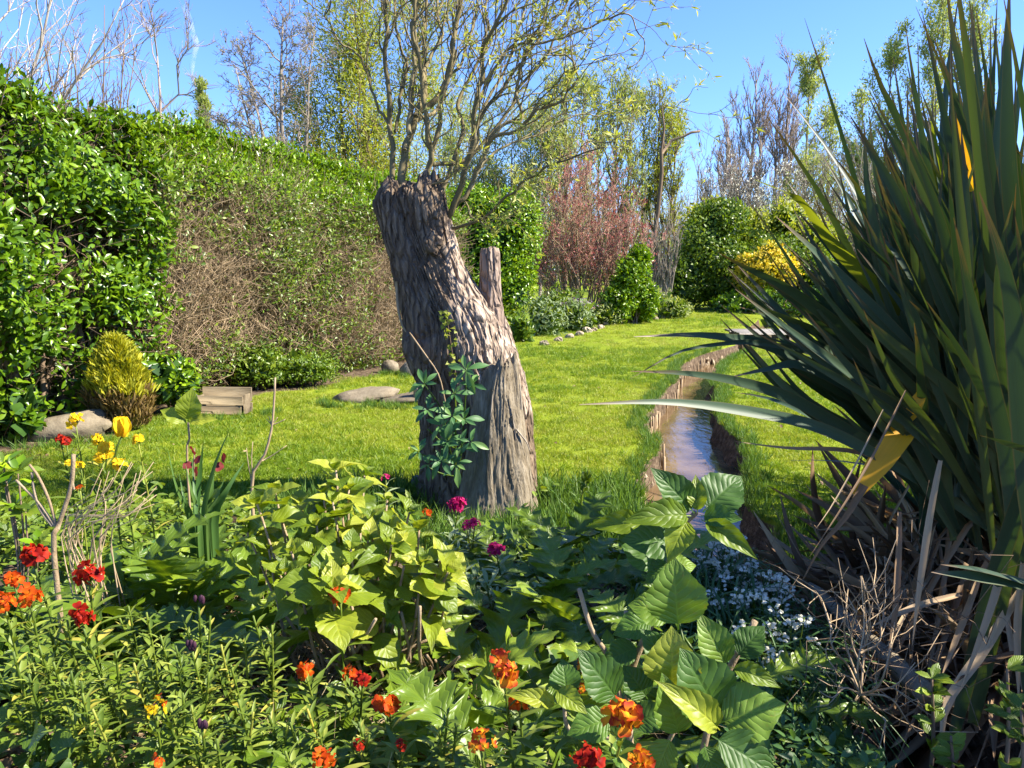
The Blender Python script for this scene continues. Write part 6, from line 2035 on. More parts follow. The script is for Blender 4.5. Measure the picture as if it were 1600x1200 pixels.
for k, (x, y, d) in enumerate(TIPS[:-3]):
    d += random.uniform(-.12, .12)
    c = P(x, y, d)
    b = HC_BASE + np.array([random.uniform(-.14, .14), random.uniform(-.1, .1), -.02])
    g = Geo()
    mid = b * .45 + c * .55 + np.array([(c[0] - b[0]) * .12, 0, -.06])
    tube1(g, [b, mid, c], .0062, .0034, 6, 12)
    obj('stem', g.mesh('stem', M['stem_tan']), hyc)
    ax = norm(norm(c - b) + np.array([.25, -.25, .5]) + .35 * rand_dirs(1)[0])
    sz = random.uniform(.075, .128)
    s1 = norm(np.cross(ax, rand_dirs(1)[0]))
    s2 = np.cross(ax, s1)
    for pair in range(4):
        for sgn in (1, -1):
            sd = (s1 if pair % 2 == 0 else s2) * sgn
            el = R([92, 72, 46, 22][pair]) * random.uniform(.85, 1.15)
            yv = norm(sd * math.sin(el) + ax * math.cos(el) + rand_dirs(1)[0] * .12)
            zv = norm(ax * math.sin(el) - sd * math.cos(el) + np.array([0, -.25, .3]) + rand_dirs(1)[0] * .15)
            pos = c - ax * [.075, .035, .01, 0][pair]
            leaf_obj(MESH[random.choice(['hydrangea_leaf', 'hydrangea_broad', 'hydrangea_narrow']) if pair < 2 else random.choice(['hydrangea_curled', 'hydrangea_narrow', 'hydrangea_leaf'])], hyc, pos, yv, zv, sz * [1.0, .95, .75, .42][pair] * random.uniform(.85, 1.15), 'leaf', random.uniform(.85, 1.1))
for k in range(26):                        # cut bare stems below
    x, y = random.uniform(470, 720), random.uniform(915, 1040)
    c = P(x, y, random.uniform(1.95, 2.3))
    b = HC_BASE + np.array([random.uniform(-.2, .25), random.uniform(-.15, .15), -.02])
    g = Geo()
    tube1(g, [b, (b + c) / 2 + rand_dirs(1)[0] * .02, c], .006, .0045, 6, 7)
    obj('cut_stem', g.mesh('cut_stem', M['stem_tan']), hyc)

# small hydrangea shoot on the left with three leaves
b = bed_at(298, 800, 0, 3.2)
r = thing('hydrangea_shoot', 'single hydrangea shoot with three bright leaves below the wooden planter', 'plant', b)
g = Geo()
c = P(294, 660, 3.2)
tube1(g, [b, P(292, 720, 3.2), P(296, 690, 3.2), c], .006, .004, 6, 12)
obj('stem', g.mesh('stem', M['twig_tan']), r)
for bp, tp, wr in [((294, 658), (296, 616), .72), ((290, 658), (256, 640), .6), ((298, 660), (328, 652), .4), ((292, 660), (270, 655), .4)]:
    t = P(*tp, 3.17)
    leaf_obj(MESH['hydrangea_leaf'], r, c, t - c, norm(np.array([.2, -.9, .6])), np.linalg.norm(t - c) * 1.1, 'leaf', wr / .7)


# ---- acanthus clumps: each leaf a part
def acanthus(px, py, d, n, L, label, spread=(35, 85), only=None, wide=1.0, lift=.0):
    c = bed_at(px, py, 0, d)
    c[2] += lift
    r = thing('acanthus', label, 'plant', c, 'acanthus clumps in the bed')
    for k in range(n):
        a = k * 2.39996 + random.uniform(-.3, .3)
        el = R(random.uniform(*spread))
        sd = np.array([math.cos(a), math.sin(a), 0])
        h = random.uniform(.10, .30)
        pos = c + sd * .05 + np.array([0, 0, h * .4])
        base = c + sd * .02
        yv = norm(sd * math.sin(el) + np.array([0, 0, math.cos(el)]))
        pos = base + yv * h
        zv = norm(np.array([0, 0, 1.0]) * math.sin(el) - sd * math.cos(el) + rand_dirs(1)[0] * .15 + np.array([0, -.15, 0]))
        lf = leaf_obj(MESH[random.choice(['acanthus_leaf', 'acanthus_broad'])], r, pos, yv, zv, L * random.uniform(.7, 1.15), 'leaf', wide * random.uniform(.85, 1.15))
        g = Geo()
        tube1(g, [base, base + yv * h * .5, pos + yv * .03], .006, .004, 5, 4)
        obj('stalk', g.mesh('stalk', M['hedge_small']), lf)
    return r


for a in [
    (215, 835, 2.45, 14, .36, 'sunlit acanthus clump between the pruned shrub and the red wallflowers'),
    (330, 840, 2.55, 13, .34, 'sunlit acanthus clump left of the sunlit hydrangea'),
    (140, 815, 3.1, 11, .26, 'sunlit acanthus clump behind the pruned shrub stems'),
    (400, 800, 3.0, 9, .24, 'acanthus clump at the foot of the bare curving twig'),
    (290, 805, 2.8, 11, .32, 'acanthus clump at the foot of the iris blades'),
    (120, 850, 2.6, 9, .32, 'acanthus clump behind the crimson wallflowers at the left'),
    (400, 920, 2.3, 9, .26, 'half shaded acanthus below the left side of the sunlit hydrangea'),
    (655, 1045, 1.95, 8, .26, 'acanthus with one brightly lit jagged leaf below the hydrangea stems'),
    (740, 985, 2.1, 11, .30, 'shaded acanthus clump behind the flamed orange wallflower'),
    (830, 935, 2.35, 11, .30, 'shaded acanthus clump in the middle of the bed'),
    (905, 905, 2.55, 11, .30, 'shaded acanthus clump behind the cut hydrangea stem'),
    (845, 870, 2.8, 9, .24, 'acanthus with pale lit young leaves below the magenta stocks'),
    (960, 865, 2.85, 10, .28, 'bluish acanthus clump left of the white leeks'),
    (860, 800, 3.6, 10, .28, 'acanthus clump at the right foot of the trunk'),
    (930, 815, 3.4, 10, .28, 'acanthus clump beside the lawn corner right of the trunk'),
    (760, 1120, 1.6, 10, .26, 'dark acanthus clump at the bottom centre below the flamed wallflower'),
    (660, 1150, 1.6, 9, .24, 'dark acanthus clump at the bottom left of centre'),
    (850, 1150, 1.5, 8, .26, 'drooping greyish acanthus at the bottom under the right hydrangea'),
    (930, 970, 2.0, 9, .26, 'acanthus clump between the two cut hydrangea stems'),
    (790, 900, 2.6, 9, .26, 'acanthus clump under the lone magenta stock'),
    (20, 1165, 1.35, 9, .2, 'bright acanthus clump filling the bottom left corner'),
    (1090, 930, 2.1, 8, .22, 'acanthus leaves hidden among the white leeks')]:
    acanthus(*a)


# ---- wallflowers
def petal_tpl(w=.55, notch=.06, cup=.25):
    rows, cols = 7, (-1, -.5, 0, .5, 1)
    V, uv = [], []
    for i in range(rows):
        t = i / (rows - 1)
        ww = w * (0.22 + .78 * math.sin(min(1, t * 1.05) * math.pi * .62)) * (1 if i < rows - 1 else .8)
        for c in cols:
            V.append((c * ww, t - (notch if (i == rows - 1 and c == 0) else 0), cup * (t ** 2) * -.5 + .10 * abs(c) * math.sin(t * 5 + 2 * c) + .05 * t * math.sin(c * 5)))
            uv.append((.5 + .5 * c, t))
    n = len(cols)
    Q = [(i * n + j, i * n + j + 1, i * n + n + 1 + j, i * n + n + j) for i in range(rows - 1) for j in range(n - 1)]
    return np.array(V), np.array(Q), None, np.array(uv)


T_PETAL = petal_tpl()


def floret_mesh(name, mat, n=4, size=1.0, open_=70):
    g = Geo()
    for k in range(n):
        a = k * 2 * math.pi / n + random.uniform(-.25, .25)
        el = R(open_ + random.uniform(-20, 22))
        y = np.array([[math.cos(a) * math.sin(el), math.sin(a) * math.sin(el), math.cos(el)]])
        z = np.array([[-math.cos(a) * math.cos(el), -math.sin(a) * math.cos(el), math.sin(el)]])
        scatter_geo(g, T_PETAL, y, z + .25 * rand_dirs(1), y * .10, [size * random.uniform(.8, 1.12)], rnd=np.array([rng.random()]))
    return g.mesh(name, mat)


FLORET = {k: [floret_mesh('floret', M[k], open_=o) for o in (50, 62, 72, 80, 88, 96)] for k in ('red', 'orange', 'flame', 'yellow', 'magenta')}
BUDM = rock_mesh('bud', .5, .5, 1.0, 5, M['bud'], .1, seg=5)


def flower_head(parent, c, colour, w, nf, axis=(0, -.35, 1), name='flower_head', buds=5):
    """Domed cluster of four petalled florets (each a sub-part) round a few dark buds."""
    axis = norm(np.asarray(axis, float))
    g = Geo()
    head = None
    s1 = norm(np.cross(axis, np.array([.3, .8, .1])))
    s2 = np.cross(axis, s1)
    pl = []
    nf = max(2, round(nf * .95))
    w = w * .86
    for k in range(nf):
        a = k * 2.39996 + random.uniform(-.3, .3)
        f = (k + .6) / nf
        el = R(18 + 78 * f)
        d = norm(axis * math.cos(el) + (s1 * math.cos(a) + s2 * math.sin(a)) * math.sin(el))
        tip = c + d * w * random.uniform(.26, .52) - axis * w * random.uniform(.0, .2)
        pl.append((tip, d))
        tubes(g, np.array([c - axis * w * .45, (c + tip) / 2 - axis * w * .15, tip])[None], np.array([[.0016, .0013, .0013]]), 4, closed=False)
    head = obj(name, g.mesh(name, M['wallflower_leaf']), parent)
    for tip, d in pl:
        d = norm(d + .45 * rand_dirs(1)[0])
        Rm = orient(norm(np.cross(d, rand_dirs(1)[0]))[None], d[None])[0]
        obj('floret', random.choice(FLORET[colour]), head, m4(Rm, tip, w * random.uniform(.27, .42)))
    for k in range(buds):
        d = norm(axis + rand_dirs(1)[0] * .5)
        Rm = orient(norm(np.cross(d, rand_dirs(1)[0]))[None], d[None])[0]
        obj('bud', BUDM, head, m4(Rm, c + d * w * .2, w * random.uniform(.08, .11)))
    return head


def wallflower(heads, label, nleaf=30, leaf='wallflower_leaf', name='wallflower', cat='flowers', lsz=.078, group='wallflowers in the front bed', root_shift=(0, 0), leaf_from=.30):
    """heads: (px, py, distance, colour or None, width in m, florets)."""
    x, y, d = heads[0][:3]
    p = P(x, y, d)
    b = BED(p[0] + root_shift[0], p[1] + .06 + root_shift[1])
    r = thing(name, label, cat, b, group)
    for (x, y, d, colr, w, nf) in heads:
        c = P(x, y, d)
        g = Geo()
        pl = resample([b, b * .55 + c * .45 + np.array([random.uniform(-.03, .03), .02, 0]), c - np.array([0, 0, w * .4])], 14)
        tubes(g, pl[None], np.linspace(.0045, .0026, 14)[None], 5)
        obj('stem', g.mesh('stem', M['wallflower_leaf'] if leaf != 'woody' else M['twig_tan']), r)
        if colr:
            flower_head(r, c, colr, w, nf)
        H = np.linalg.norm(pl[-1] - pl[0])
        for k in range(nleaf):
            f = leaf_from + (.97 - leaf_from) * (k / nleaf) ** .8
            i = f * 13
            q = pl[int(i)] + (pl[min(int(i) + 1, 13)] - pl[int(i)]) * (i % 1)
            a = k * 2.39996 + random.uniform(-.3, .3)
            el = R(random.uniform(45, 85) if f < .8 else random.uniform(25, 60))
            sd = np.array([math.cos(a), math.sin(a), 0])
            yv = norm(sd * math.sin(el) + np.array([0, 0, math.cos(el)]))
            zv = norm(np.array([0, 0, 1]) * math.sin(el) - sd * math.cos(el) + rand_dirs(1)[0] * .2)
            leaf_obj(MESH[leaf if leaf in MESH else 'wallflower_leaf'], r, q, yv, zv, lsz * random.uniform(.65, 1.2) * (1 if f < .85 else .7), 'leaf', random.uniform(.75, 1.45))
    return r


WF = [
    ([(788, 1044, 1.42, 'flame', .062, 11)], 'flamed yellow and red wallflower standing at the front centre', 22),
    ([(812, 1098, 1.45, 'orange', .042, 6)], 'small orange red wallflower just below the front centre one', 12),
    ([(918, 1038, 1.55, 'flame', .05, 8), (905, 1078, 1.5, 'flame', .03, 3)], 'flamed wallflower half hidden behind the big hydrangea leaf', 14),
    ([(976, 1118, 1.32, 'flame', .064, 11)], 'flamed wallflower in front of the shaded hydrangea leaves', 18),
    ([(752, 1162, 1.35, 'flame', .048, 6)], 'orange wallflower low at the bottom centre', 16),
    ([(918, 1184, 1.28, 'red', .054, 9)], 'red wallflower cut by the bottom edge left of the last one', 10),
    ([(1000, 1192, 1.28, 'flame', .046, 7)], 'flamed wallflower at the bottom edge under the shaded hydrangea', 10),
    ([(478, 1046, 1.72, 'orange', .044, 9)], 'lone orange wallflower below the hydrangea cut stems', 22),
    ([(548, 1052, 1.75, 'orange', .040, 6), (566, 1062, 1.72, 'red', .040, 5)], 'orange red wallflower pair right of the lone orange one', 16),
    ([(608, 1102, 1.6, 'orange', .056, 10)], 'bright orange red wallflower with a tall oblong head', 18),
    ([(628, 1165, 1.5, 'red', .028, 4)], 'small dark red wallflower bud head near the bottom', 12),
    ([(562, 1165, 1.5, 'red', .026, 4)], 'tiny dark red wallflower beside the bottom orange ones', 14),
    ([(505, 1186, 1.4, 'orange', .046, 6)], 'orange wallflower at the bottom edge left of centre', 18),
    ([(532, 932, 1.95, 'orange', .05, 9)], 'orange wallflower under the sunlit hydrangea leaves', 12),
    ([(667, 803, 2.6, 'orange', .04, 5)], 'small orange flower beside the top right of the sunlit hydrangea', 10),
    ([(52, 868, 1.85, 'red', .064, 9)], 'crimson wallflower uppermost of the left red group', 24),
    ([(138, 897, 1.75, 'red', .060, 9)], 'crimson wallflower at the right of the left red group', 24),
    ([(128, 965, 1.65, 'red', .054, 8)], 'scarlet wallflower lowest of the left red group', 24),
    ([(22, 905, 1.75, 'orange', .042, 7)], 'small orange red wallflower at the far left edge', 18),
    ([(46, 930, 1.7, 'orange', .05, 8)], 'orange wallflower below the crimson pair', 18),
    ([(8, 942, 1.65, 'orange', .046, 8)], 'orange wallflower cut by the left edge of the photo', 16),
    ([(242, 1105, 1.5, 'yellow', .042, 5), (252, 1092, 1.52, 'orange', .026, 2)], 'golden orange wallflower standing over the dry litter', 14),
    ([(245, 1188, 1.4, 'orange', .03, 3)], 'single orange bloom at the bottom edge on the left', 12),
    ([(118, 657, 3.0, 'yellow', .055, 9)], 'yellow wallflower standing highest before the rock slab', 16),
    ([(95, 686, 2.95, 'red', .045, 6), (104, 690, 2.95, 'red', .04, 5)], 'dark red wallflower beside the highest yellow one', 14),
    ([(152, 687, 3.0, 'yellow', .05, 8), (165, 701, 2.95, 'yellow', .06, 10), (158, 714, 2.9, 'yellow', .05, 8)], 'yellow wallflower with three heads below the tulip', 14),
    ([(216, 686, 3.0, 'yellow', .05, 8)], 'yellow wallflower right of the tulip', 14),
    ([(186, 724, 2.85, 'yellow', .052, 9)], 'yellow wallflower lowest of the right yellow group', 14),
    ([(110, 723, 2.8, 'yellow', .035, 6), (126, 726, 2.8, 'yellow', .035, 6)], 'yellow wallflower behind the thick cut stem', 12),
    ([(125, 762, 2.6, 'orange', .03, 4)], 'small orange bloom among the pruned shrub stems', 10)]
for heads, lab, nl in WF:
    wallflower(heads, lab, int(nl * 1.5))
# wallflowers in leaf only
GREEN = [(310, 940, 1.75, 'budded wallflower with dark buds in the middle of the left foreground'), (395, 955, 1.8, 'leafy wallflower shoot left of the hydrangea cut stems'), (250, 985, 1.7, 'leafy wallflower shoot in front of the acanthus'), (300, 1010, 1.65, 'leafy wallflower below the budded one'), (345, 1000, 1.7, 'leafy wallflower between two budless shoots'), (372, 1085, 1.5, 'pale leafy wallflower at the lower left of centre'), (315, 1130, 1.45, 'budded leafy wallflower near the bottom edge'), (420, 1110, 1.55, 'leafy wallflower over the dry straw'), (445, 1165, 1.4, 'narrow leaved wallflower at the bottom beside the orange one'), (560, 1120, 1.5, 'dark green leafy wallflower between the orange blooms'), (60, 1000, 1.6, 'leafy wallflower under the red group at the left'), (180, 1010, 1.65, 'leafy wallflower right of the scarlet bloom'), (20, 1010, 1.55, 'leafy wallflower at the left edge'), (110, 1040, 1.55, 'leafy wallflower above the ivy'), (200, 940, 1.85, 'bright leafy wallflower right of the crimson blooms'), (90, 950, 1.75, 'leafy wallflower filling the gap between the red blooms'), (285, 1075, 1.55, 'leafy wallflower beside the golden orange bloom'), (480, 1100, 1.55, 'leafy wallflower under the lone orange bloom'), (700, 1100, 1.5, 'shaded leafy wallflower left of the flamed bloom'), (128, 1075, 1.5, 'leafy wallflower over the dry litter at the left')]
for (x, y, d, lab) in GREEN:
    offs = [(0, 0), (random.uniform(-30, -12), random.uniform(12, 40)), (random.uniform(12, 30), random.uniform(10, 40))]
    r = wallflower([(x + a, y + c, d, None, .03, 0) for a, c in offs], lab, 34, lsz=.055, leaf_from=.2)
    if 'budded' in lab:
        for k in range(7):
            obj('bud', BUDM, r, m4(np.eye(3), P(x + random.uniform(-7, 7), y + random.uniform(-6, 4), d), .010))
# magenta stocks
for heads, lab in [([(715, 788, 3.1, 'magenta', .075, 11)], 'magenta stock flower at the top of the stock group'), ([(730, 822, 2.9, 'magenta', .05, 6), (741, 818, 2.9, 'magenta', .045, 6)], 'magenta stock flower second from the trunk'), ([(776, 857, 2.75, 'magenta', .062, 9)], 'lone magenta stock flower standing to the right'), ([(703, 876, 2.6, 'magenta', .025, 3)], 'tiny magenta bloom low against the hydrangea leaves'), ([(603, 745, 3.9, 'magenta', .05, 4)], 'dark pink bloom far back on the lawn edge')]:
    wallflower(heads, lab, 22, leaf='stock_leaf', name='stock', lsz=.085, group='magenta stocks by the trunk')
for (x, y, d, lab) in [(700, 835, 2.85, 'grey leaved stock without flowers left of the magenta ones'), (725, 880, 2.6, 'grey leaved stock beneath the magenta blooms'), (760, 905, 2.55, 'grey leaved stock below the lone magenta bloom')]:
    wallflower([(x, y, d, None, .03, 0), (x + 18, y + 14, d, None, .03, 0)], lab, 20, leaf='stock_leaf', name='stock', lsz=.085, group='magenta stocks by the trunk')

# yellow tulip
b = bed_at(190, 800, 0, 2.9)
r = thing('tulip', 'single tall golden yellow tulip', 'flower', b)
c = P(191, 682, 2.9)
g = Geo()
tube1(g, [b, P(178, 740, 2.9), c], .005, .004, 6, 12)
obj('stem', g.mesh('stem', M['wallflower_leaf']), r)
T_TUL = petal_tpl(.42, -.06, -.9)
pm = Geo().add(*[T_TUL[0], T_TUL[1], None, 0, T_TUL[3]]).mesh('petal', M['yellow'])
for k in range(6):
    a = k * 1.047
    el = R(22 + 4 * (k % 2))
    sd = np.array([math.cos(a), math.sin(a), 0])
    leaf_obj(pm, r, c + sd * .010, sd * math.sin(el) + np.array([0, 0, math.cos(el)]), -sd * math.cos(el) + np.array([0, 0, math.sin(el)]), .068, 'petal')
for k in range(2):
    leaf_obj(MESH['fleshy_leaf'], r, b + np.array([0, 0, .03]), (.3 - .6 * k, -.1, 1), (0, -1, .3), .26)

# ---- iris clump
b = bed_at(320, 815, 0, 3.0)
r = thing('iris', 'clump of upright dark sword leaves at the back of the bed', 'plant', b)
for px, w in [([(318, 690), (312, 740), (306, 812)], .03), ([(357, 675), (335, 730), (318, 812)], .024), ([(382, 722), (355, 765), (335, 815)], .035), ([(335, 720), (330, 770), (322, 815)], .03), ([(300, 715), (303, 760), (308, 815)], .02), ([(338, 766), (322, 790), (312, 812)], .022), ([(352, 745), (338, 780), (326, 815)], .025), ([(262, 700), (275, 760), (295, 815)], .014), ([(280, 740), (288, 780), (300, 815)], .018), ([(290, 725), (300, 770), (312, 815)], .02)]:
    pts = [b + np.array([P(px[-1][0], px[-1][1], 3.0)[0] - b[0], 0, 0])] + [P(x, y, 3.0 + random.uniform(-.05, .05)) for x, y in px[::-1]]
    blade(pts, w, r, 'iris', fold=.3, n=12)
# plum leaved seedling
b = bed_at(305, 800, 0, 3.15)
r = thing('plum_leaf_plant', 'small plant with plum red leaves behind the iris blades', 'plant', b)
g = Geo()
tube1(g, [b, P(303, 740, 3.15), P(304, 700, 3.15)], .004, .003, 5, 8)
obj('stem', g.mesh('stem', M['twig_brown']), r)
for bp, tp in [((304, 712), (300, 690)), ((304, 715), (318, 722)), ((303, 722), (290, 730)), ((304, 728), (312, 745)), ((345, 720), (340, 735)), ((345, 718), (356, 712))]:
    a, t = P(*bp, 3.15), P(*tp, 3.12)
    leaf_obj(MESH['plum_leaf'], r, a, t - a, (rng.normal() * .6, -1, .5), .055, 'leaf', .9)
# bare upright twig on the lawn edge
b = bed_at(395, 770, 0, 3.3)
r = thing('bare_sapling', 'single bare curving twig standing before the lawn', 'sapling', b)
g = Geo()
tube1(g, [b, P(394, 752, 3.3), P(412, 715, 3.3), P(424, 672, 3.3), P(428, 630, 3.3), P(430, 590, 3.3)], .010, .004, 6, 18)
for px in [[(410, 720), (425, 712), (448, 696)], [(393, 752), (388, 725), (385, 700)], [(396, 750), (393, 720), (395, 690)], [(425, 664), (436, 660), (446, 655)], [(425, 664), (416, 655)], [(426, 662), (434, 652)], [(424, 664), (420, 650)]]:
    tube1(g, [P(x, y, 3.3) for x, y in px], .003, .0015, 4, 6)
obj('stem', g.mesh('stem', M['twig_tan']), r)
# pruned shrub at left
b = bed_at(88, 870, 0, 2.25)
r = thing('pruned_shrub', 'hard pruned shrub of thick pale cut stems at the left', 'shrub', b)
for px, r0, r1 in [([(75, 900), (84, 860), (90, 825)], .011, .009), ([(90, 825), (102, 790), (112, 755), (115, 710)], .0085, .0072), ([(88, 822), (76, 780), (60, 745), (46, 726)], .0052, .0044), ([(86, 822), (60, 785), (40, 765), (25, 750)], .005, .0042), ([(82, 822), (62, 795), (52, 760), (50, 738)], .005, .0045), ([(113, 750), (116, 765)], .003, .003)]:
    g = Geo()
    pts = [P(x, y, 2.25) for x, y in px]
    if px[0][1] == 900:
        pts = [b] + pts[1:]
    tube1(g, pts, r0 * .85, r1 * .85, 8, 12)
    obj('stem', g.mesh('stem', M['stem_tan']), r)
# broom of dry stems beside it
b = bed_at(110, 850, 0, 2.5)
r = thing('dry_stems', 'spray of dry pale leaning stems beside the pruned shrub', 'dead plant', b)
for k in range(26):
    x0, y0 = random.uniform(95, 175), random.uniform(815, 845)
    x1, y1 = random.uniform(150, 245), random.uniform(715, 790)
    g = Geo()
    d = random.uniform(2.4, 2.75)
    gb = b + np.array([random.uniform(-.05, .14), random.uniform(-.05, .2), -.01])
    tube1(g, [gb, P(x0, y0, d), P((x0 + x1) / 2 + random.uniform(2, 14), (y0 + y1) / 2 + random.uniform(0, 12), d), P(x1, y1, d)], random.uniform(.0018, .004), .0012, 5, 8)
    obj('stem', g.mesh('stem', M['twig_tan']), r)

# ---- white flowered leeks on the left bank
bell = floret_mesh('bell', M['white'], n=5, open_=28)
for k, (px, py, d, lab) in enumerate([(1095, 845, 3.2, 'behind the tallest hydrangea rosette'), (1135, 850, 3.2, 'at the water edge below the rosette'), (1165, 865, 3.1, 'highest on the bank beside the water'), (1110, 880, 2.9, 'under the hydrangea leaf tip'), (1150, 895, 2.9, 'in the middle of the white drift'), (1195, 895, 2.85, 'at the bank top in the white drift'), (1225, 915, 2.75, 'rightmost and fullest of the drift'), (1130, 925, 2.6, 'low among the dark leaves'), (1175, 935, 2.6, 'over the steep bank'), (1215, 945, 2.55, 'leaning over the dark bank'), (1245, 975, 2.45, 'at the very edge of the bank'), (1180, 980, 2.35, 'near the cut hydrangea stem'), (1205, 1010, 2.25, 'lowest of the drift'), (1235, 1030, 2.2, 'with arching blades and one bloom'), (1080, 905, 2.7, 'leftmost behind the hydrangea stem')]):
    c = bed_at(px, py + 45, 0, d)
    top = P(px, py, d)
    c[0] = min(c[0], float(stream_l(np.array([c[1]]))[0]) - .02)
    c[2] = max(c[2] - .02, top[2] - .36)
    r = thing('leek', 'three cornered leek with white bells ' + lab, 'flowers', c, 'white flowering leeks on the left bank')
    g = Geo()
    n = 46
    base = c + np.stack([rng.normal(0, .06, n), rng.normal(0, .06, n), np.zeros(n)], -1)
    V = []
    for q in range(n):
        a = rng.random() * 6.283
        sd = np.array([math.cos(a), math.sin(a), 0])
        L = random.uniform(.22, .38)
        pl = resample([base[q], base[q] + sd * L * .18 + np.array([0, 0, L * .62]), base[q] + sd * L * .5 + np.array([0, 0, L * .72]), base[q] + sd * L * .85 + np.array([0, 0, L * .42])], 9)
        wv = np.array([.004, .005, .005, .005, .0045, .004, .003, .002, .0005])
        s = norm(np.cross(np.gradient(pl, axis=0), np.array([0, 0, 1.0]) + sd * .3))
        vv = np.stack([pl - s * wv[:, None], pl + np.array([0, 0, -.0022]), pl + s * wv[:, None]], 1).reshape(-1, 3)
        qq = [(i * 3 + j, i * 3 + j + 1, i * 3 + 4 + j, i * 3 + 3 + j) for i in range(8) for j in range(2)]
        g.add(vv, qq, None, rng.random())
    obj('foliage', g.mesh('foliage', M['blue_leaf']), r, kind='stuff')
    nfl = 2 if k in (13, 14) else (13 if py < 920 else 9)
    for q in range(nfl):
        t = P(px + random.uniform(-26, 26), py + random.uniform(-14, 24), d + random.uniform(-.15, .15))
        b0 = c + np.array([random.uniform(-.05, .05), random.uniform(-.05, .05), 0])
        g = Geo()
        tube1(g, [b0, (b0 + t) / 2 + np.array([0, 0, .03]), t], .0028, .0018, 4, 7)
        fl = obj('flower', g.mesh('flower', M['hedge_small']), r)
        for e in range(5):
            a = e * 2.4 + random.random()
            sd = np.array([math.cos(a), math.sin(a), 0])
            tip = t + sd * random.uniform(.006, .02) + np.array([0, 0, random.uniform(-.012, .008)])
            dn = norm(sd * .5 + np.array([0, 0, -1.0]))
            Rm = orient(norm(np.cross(dn, rand_dirs(1)[0]))[None], dn[None])[0]
            obj('bell', bell, fl, m4(Rm, tip, random.uniform(.009, .0135)))

# ---- left edge shrub, ivy, fillers
root = thing('evergreen_sprig', 'glossy leaved sprigs at the left edge beside the cut stems', 'plant', bed_at(15, 830, 0, 2.7))
for (x, y) in [(28, 735), (8, 760), (20, 790), (40, 800), (5, 725), (60, 850)]:
    c = P(x, y, 2.7)
    g = Geo()
    tube1(g, [np.array(root.location), (np.array(root.location) + c) / 2 + np.array([.02, 0, 0]), c], .005, .003, 5, 8)
    obj('stem', g.mesh('stem', M['twig_brown']), root)
    whorl(root, [MESH['bright_leaf'], MESH['small_leaf']], c, (.1, -.4, 1), 9, .085, elev=(20, 90))
ivr = thing('ivy', 'ivy with grey and green leaves trailing over the bottom left', 'ivy', bed_at(90, 1150, 0, 1.35))
for k in range(120):
    x, y = random.uniform(-10, 230), random.uniform(1040, 1215)
    d = np.interp(y, [1040, 1215], [1.65, 1.28])
    c = P(x, y, d)
    c[2] = min(c[2], float(gz(c[0], c[1])) + random.uniform(.02, .22) + (.1 if x < 110 else 0))
    leaf_obj(MESH['ivy_leaf'], ivr, c, norm(rand_dirs(1)[0] * np.array([1, 1, .4])), norm(np.array([.2, -.5, 1]) + rand_dirs(1)[0] * .5), random.uniform(.04, .085))
g = Geo()
for k in range(16):
    a = BED(random.uniform(-1.1, -.5), random.uniform(1.3, 1.8))
    tube1(g, [a + (0, 0, .03), a + (random.uniform(-.2, .2), .05, .1), a + (random.uniform(-.3, .3), .1, .06)], .003, .002, 4, 8)
obj('vine', g.mesh('vine', M['twig_brown']), ivr)


def bed_scatter(n, y0, y1, xfun=None):
    y = rng.uniform(y0, y1, n)
    x = rng.uniform(-.75, .55, n) * np.maximum(y, 1.2) if xfun is None else xfun(y)
    ok = (bed_mask(x, y) > .5) & (x < stream_l(y) - .03)
    x, y = x[ok], y[ok]
    return np.stack([x, y, gz(x, y)], -1)


# low leaf cover, dry straw and leaf litter
g = Geo()
p = np.vstack([bed_scatter(11000, 1.0, 5.0), bed_scatter(7000, .8, 4.9, lambda y: -rng.uniform(.7, 1.1, len(y)) * np.maximum(y, 1.5) - .1), bed_scatter(5000, 2.2, 4.9, lambda y: -rng.uniform(.3, .75, len(y)) * y)])
n = len(p)
hh = rng.random(n) ** 1.5 * (.13 + .05 * smooth(-.5, -.9, p[:, 0]) * smooth(2.0, 2.6, p[:, 1]) + .10 * vnoise(p * 2.2, 91))
p = p + np.stack([p[:, 0] * 0, p[:, 0] * 0, np.maximum(hh, .01)], -1)
keep = vnoise(p * np.array([2.6, 2.6, .1]), 92) > -.35
p = p[keep]
n = len(p)
scatter_geo(g, T_PRIVET, norm(rand_dirs(n) * np.array([1, 1, .5]) + np.array([0, 0, .25])), norm(np.array([0, -.1, 1]) + .55 * rand_dirs(n)), p, rng.uniform(.03, .08, n), wide=rng.uniform(.8, 1.5, n))
o = obj('ground_cover', g.mesh('ground_cover', M['acanthus']))
tag(o, 'low mixed green ground cover spreading between the bed plants', kind='stuff')
g = Geo()
p = bed_scatter(5200, 1.0, 3.2, lambda y: np.where(rng.random(len(y)) < .7, rng.normal(-.42, .3, len(y)), rng.uniform(-1.2, .9, len(y))))
n = len(p)
twig_mass(g, p + np.array([0, 0, .012]), norm(rand_dirs(n) * np.array([1, 1, .25]) + np.array([0, 0, .12])), rng.uniform(.06, .28, n), rng.uniform(.0009, .002, n), wob=.35)
o = obj('dry_straw', g.mesh('dry_straw', M['straw']))
tag(o, 'dry straw and fallen stems lying on the bed soil', kind='stuff')
g = Geo()
p = bed_scatter(2600, 1.0, 3.5)
n = len(p)
scatter_geo(g, T_PRIVET, norm(rand_dirs(n) * np.array([1, 1, .2])), norm(np.array([0, 0, 1]) + .5 * rand_dirs(n)), p + np.array([0, 0, .012]), rng.uniform(.03, .07, n), wide=rng.uniform(.9, 1.6, n))
o = obj('leaf_litter', g.mesh('leaf_litter', M['flax_dead']))
tag(o, 'brown leaf litter scattered over the bed soil', kind='stuff')
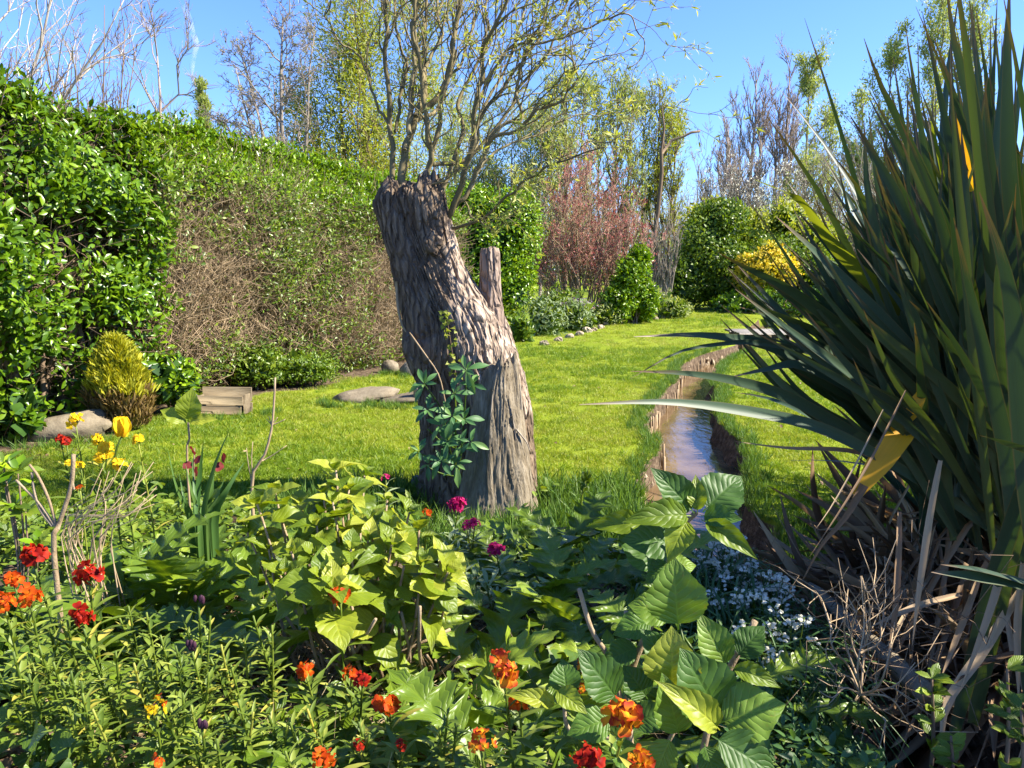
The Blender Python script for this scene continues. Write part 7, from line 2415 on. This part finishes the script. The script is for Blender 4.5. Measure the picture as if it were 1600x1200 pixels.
# ferny cover on the bank under the leeks
g = Geo()
y = rng.uniform(1.5, 3.4, 9000)
x = stream_l(y) - rng.random(9000) ** 1.3 * .75 + .10
z = gz(np.minimum(x, stream_l(y) - .01), y) - np.where(x > stream_l(y), .12, 0) + rng.random(9000) * .13
p = np.stack([x, y, z], -1)
n = len(p)
scatter_geo(g, T_PRIVET, norm(rand_dirs(n) + np.array([.15, -.1, .3])), norm(np.array([0, -.2, 1]) + .6 * rand_dirs(n)), p, rng.uniform(.02, .05, n), wide=rng.uniform(.6, 1.0, n))
o = obj('bank_cover', g.mesh('bank_cover', M['blue_leaf']))
tag(o, 'dark ferny cover spilling down the left bank in the shade', kind='stuff')
# dark seed spike by the lawn corner
b = bed_at(912, 800, 0, 4.0)
r = thing('seed_spike', 'dark nodding seed spike standing before the lawn corner', 'plant', b)
g = Geo()
tube1(g, [b, P(908, 790, 4.0), P(916, 745, 4.0)], .006, .004, 5, 8)
obj('stem', g.mesh('stem', M['hedge_small']), r)
for k in range(26):
    leaf_obj(MESH['small_leaf'], r, P(916 + random.uniform(-6, 4), 745 + random.uniform(0, 26), 4.0), norm(np.array([.2, 0, 1]) + rand_dirs(1)[0] * .7), (0, -1, .2), .04)

# ------------------------------------------------------------------ faint vapour trail in the sky
tr = [(287, 8), (296, 30), (300, 48), (307, 68), (304, 85), (301, 103), (300, 122)]
g = Geo()
pts = resample([P(x, y, 900) for x, y in tr], 30)
tubes(g, pts[None], np.interp(np.linspace(0, 1, 30), [0, .4, 1], [3.2, 3.6, 1.8])[None], 10)
mat = bpy.data.materials.new('vapour')
mat.use_nodes = True
nt = mat.node_tree
for nd in list(nt.nodes):
    nt.nodes.remove(nd)
out = nt.nodes.new('ShaderNodeOutputMaterial')
vol = nt.nodes.new('ShaderNodeVolumePrincipled')
vol.inputs['Color'].default_value = (.95, .97, 1, 1)
nz = tex(nt, 'ShaderNodeTexNoise', .09, Detail=3.0)
nt.links.new(math_n(nt, 'MULTIPLY', math_n(nt, 'MAXIMUM', math_n(nt, 'SUBTRACT', nz.outputs[0], .38), 0), .35), vol.inputs['Density'])
nt.links.new(vol.outputs[0], out.inputs['Volume'])
o = obj('vapour_trail', g.mesh('vapour_trail', mat))
tag(o, 'faint wavy white vapour trail in the blue sky', kind='stuff')
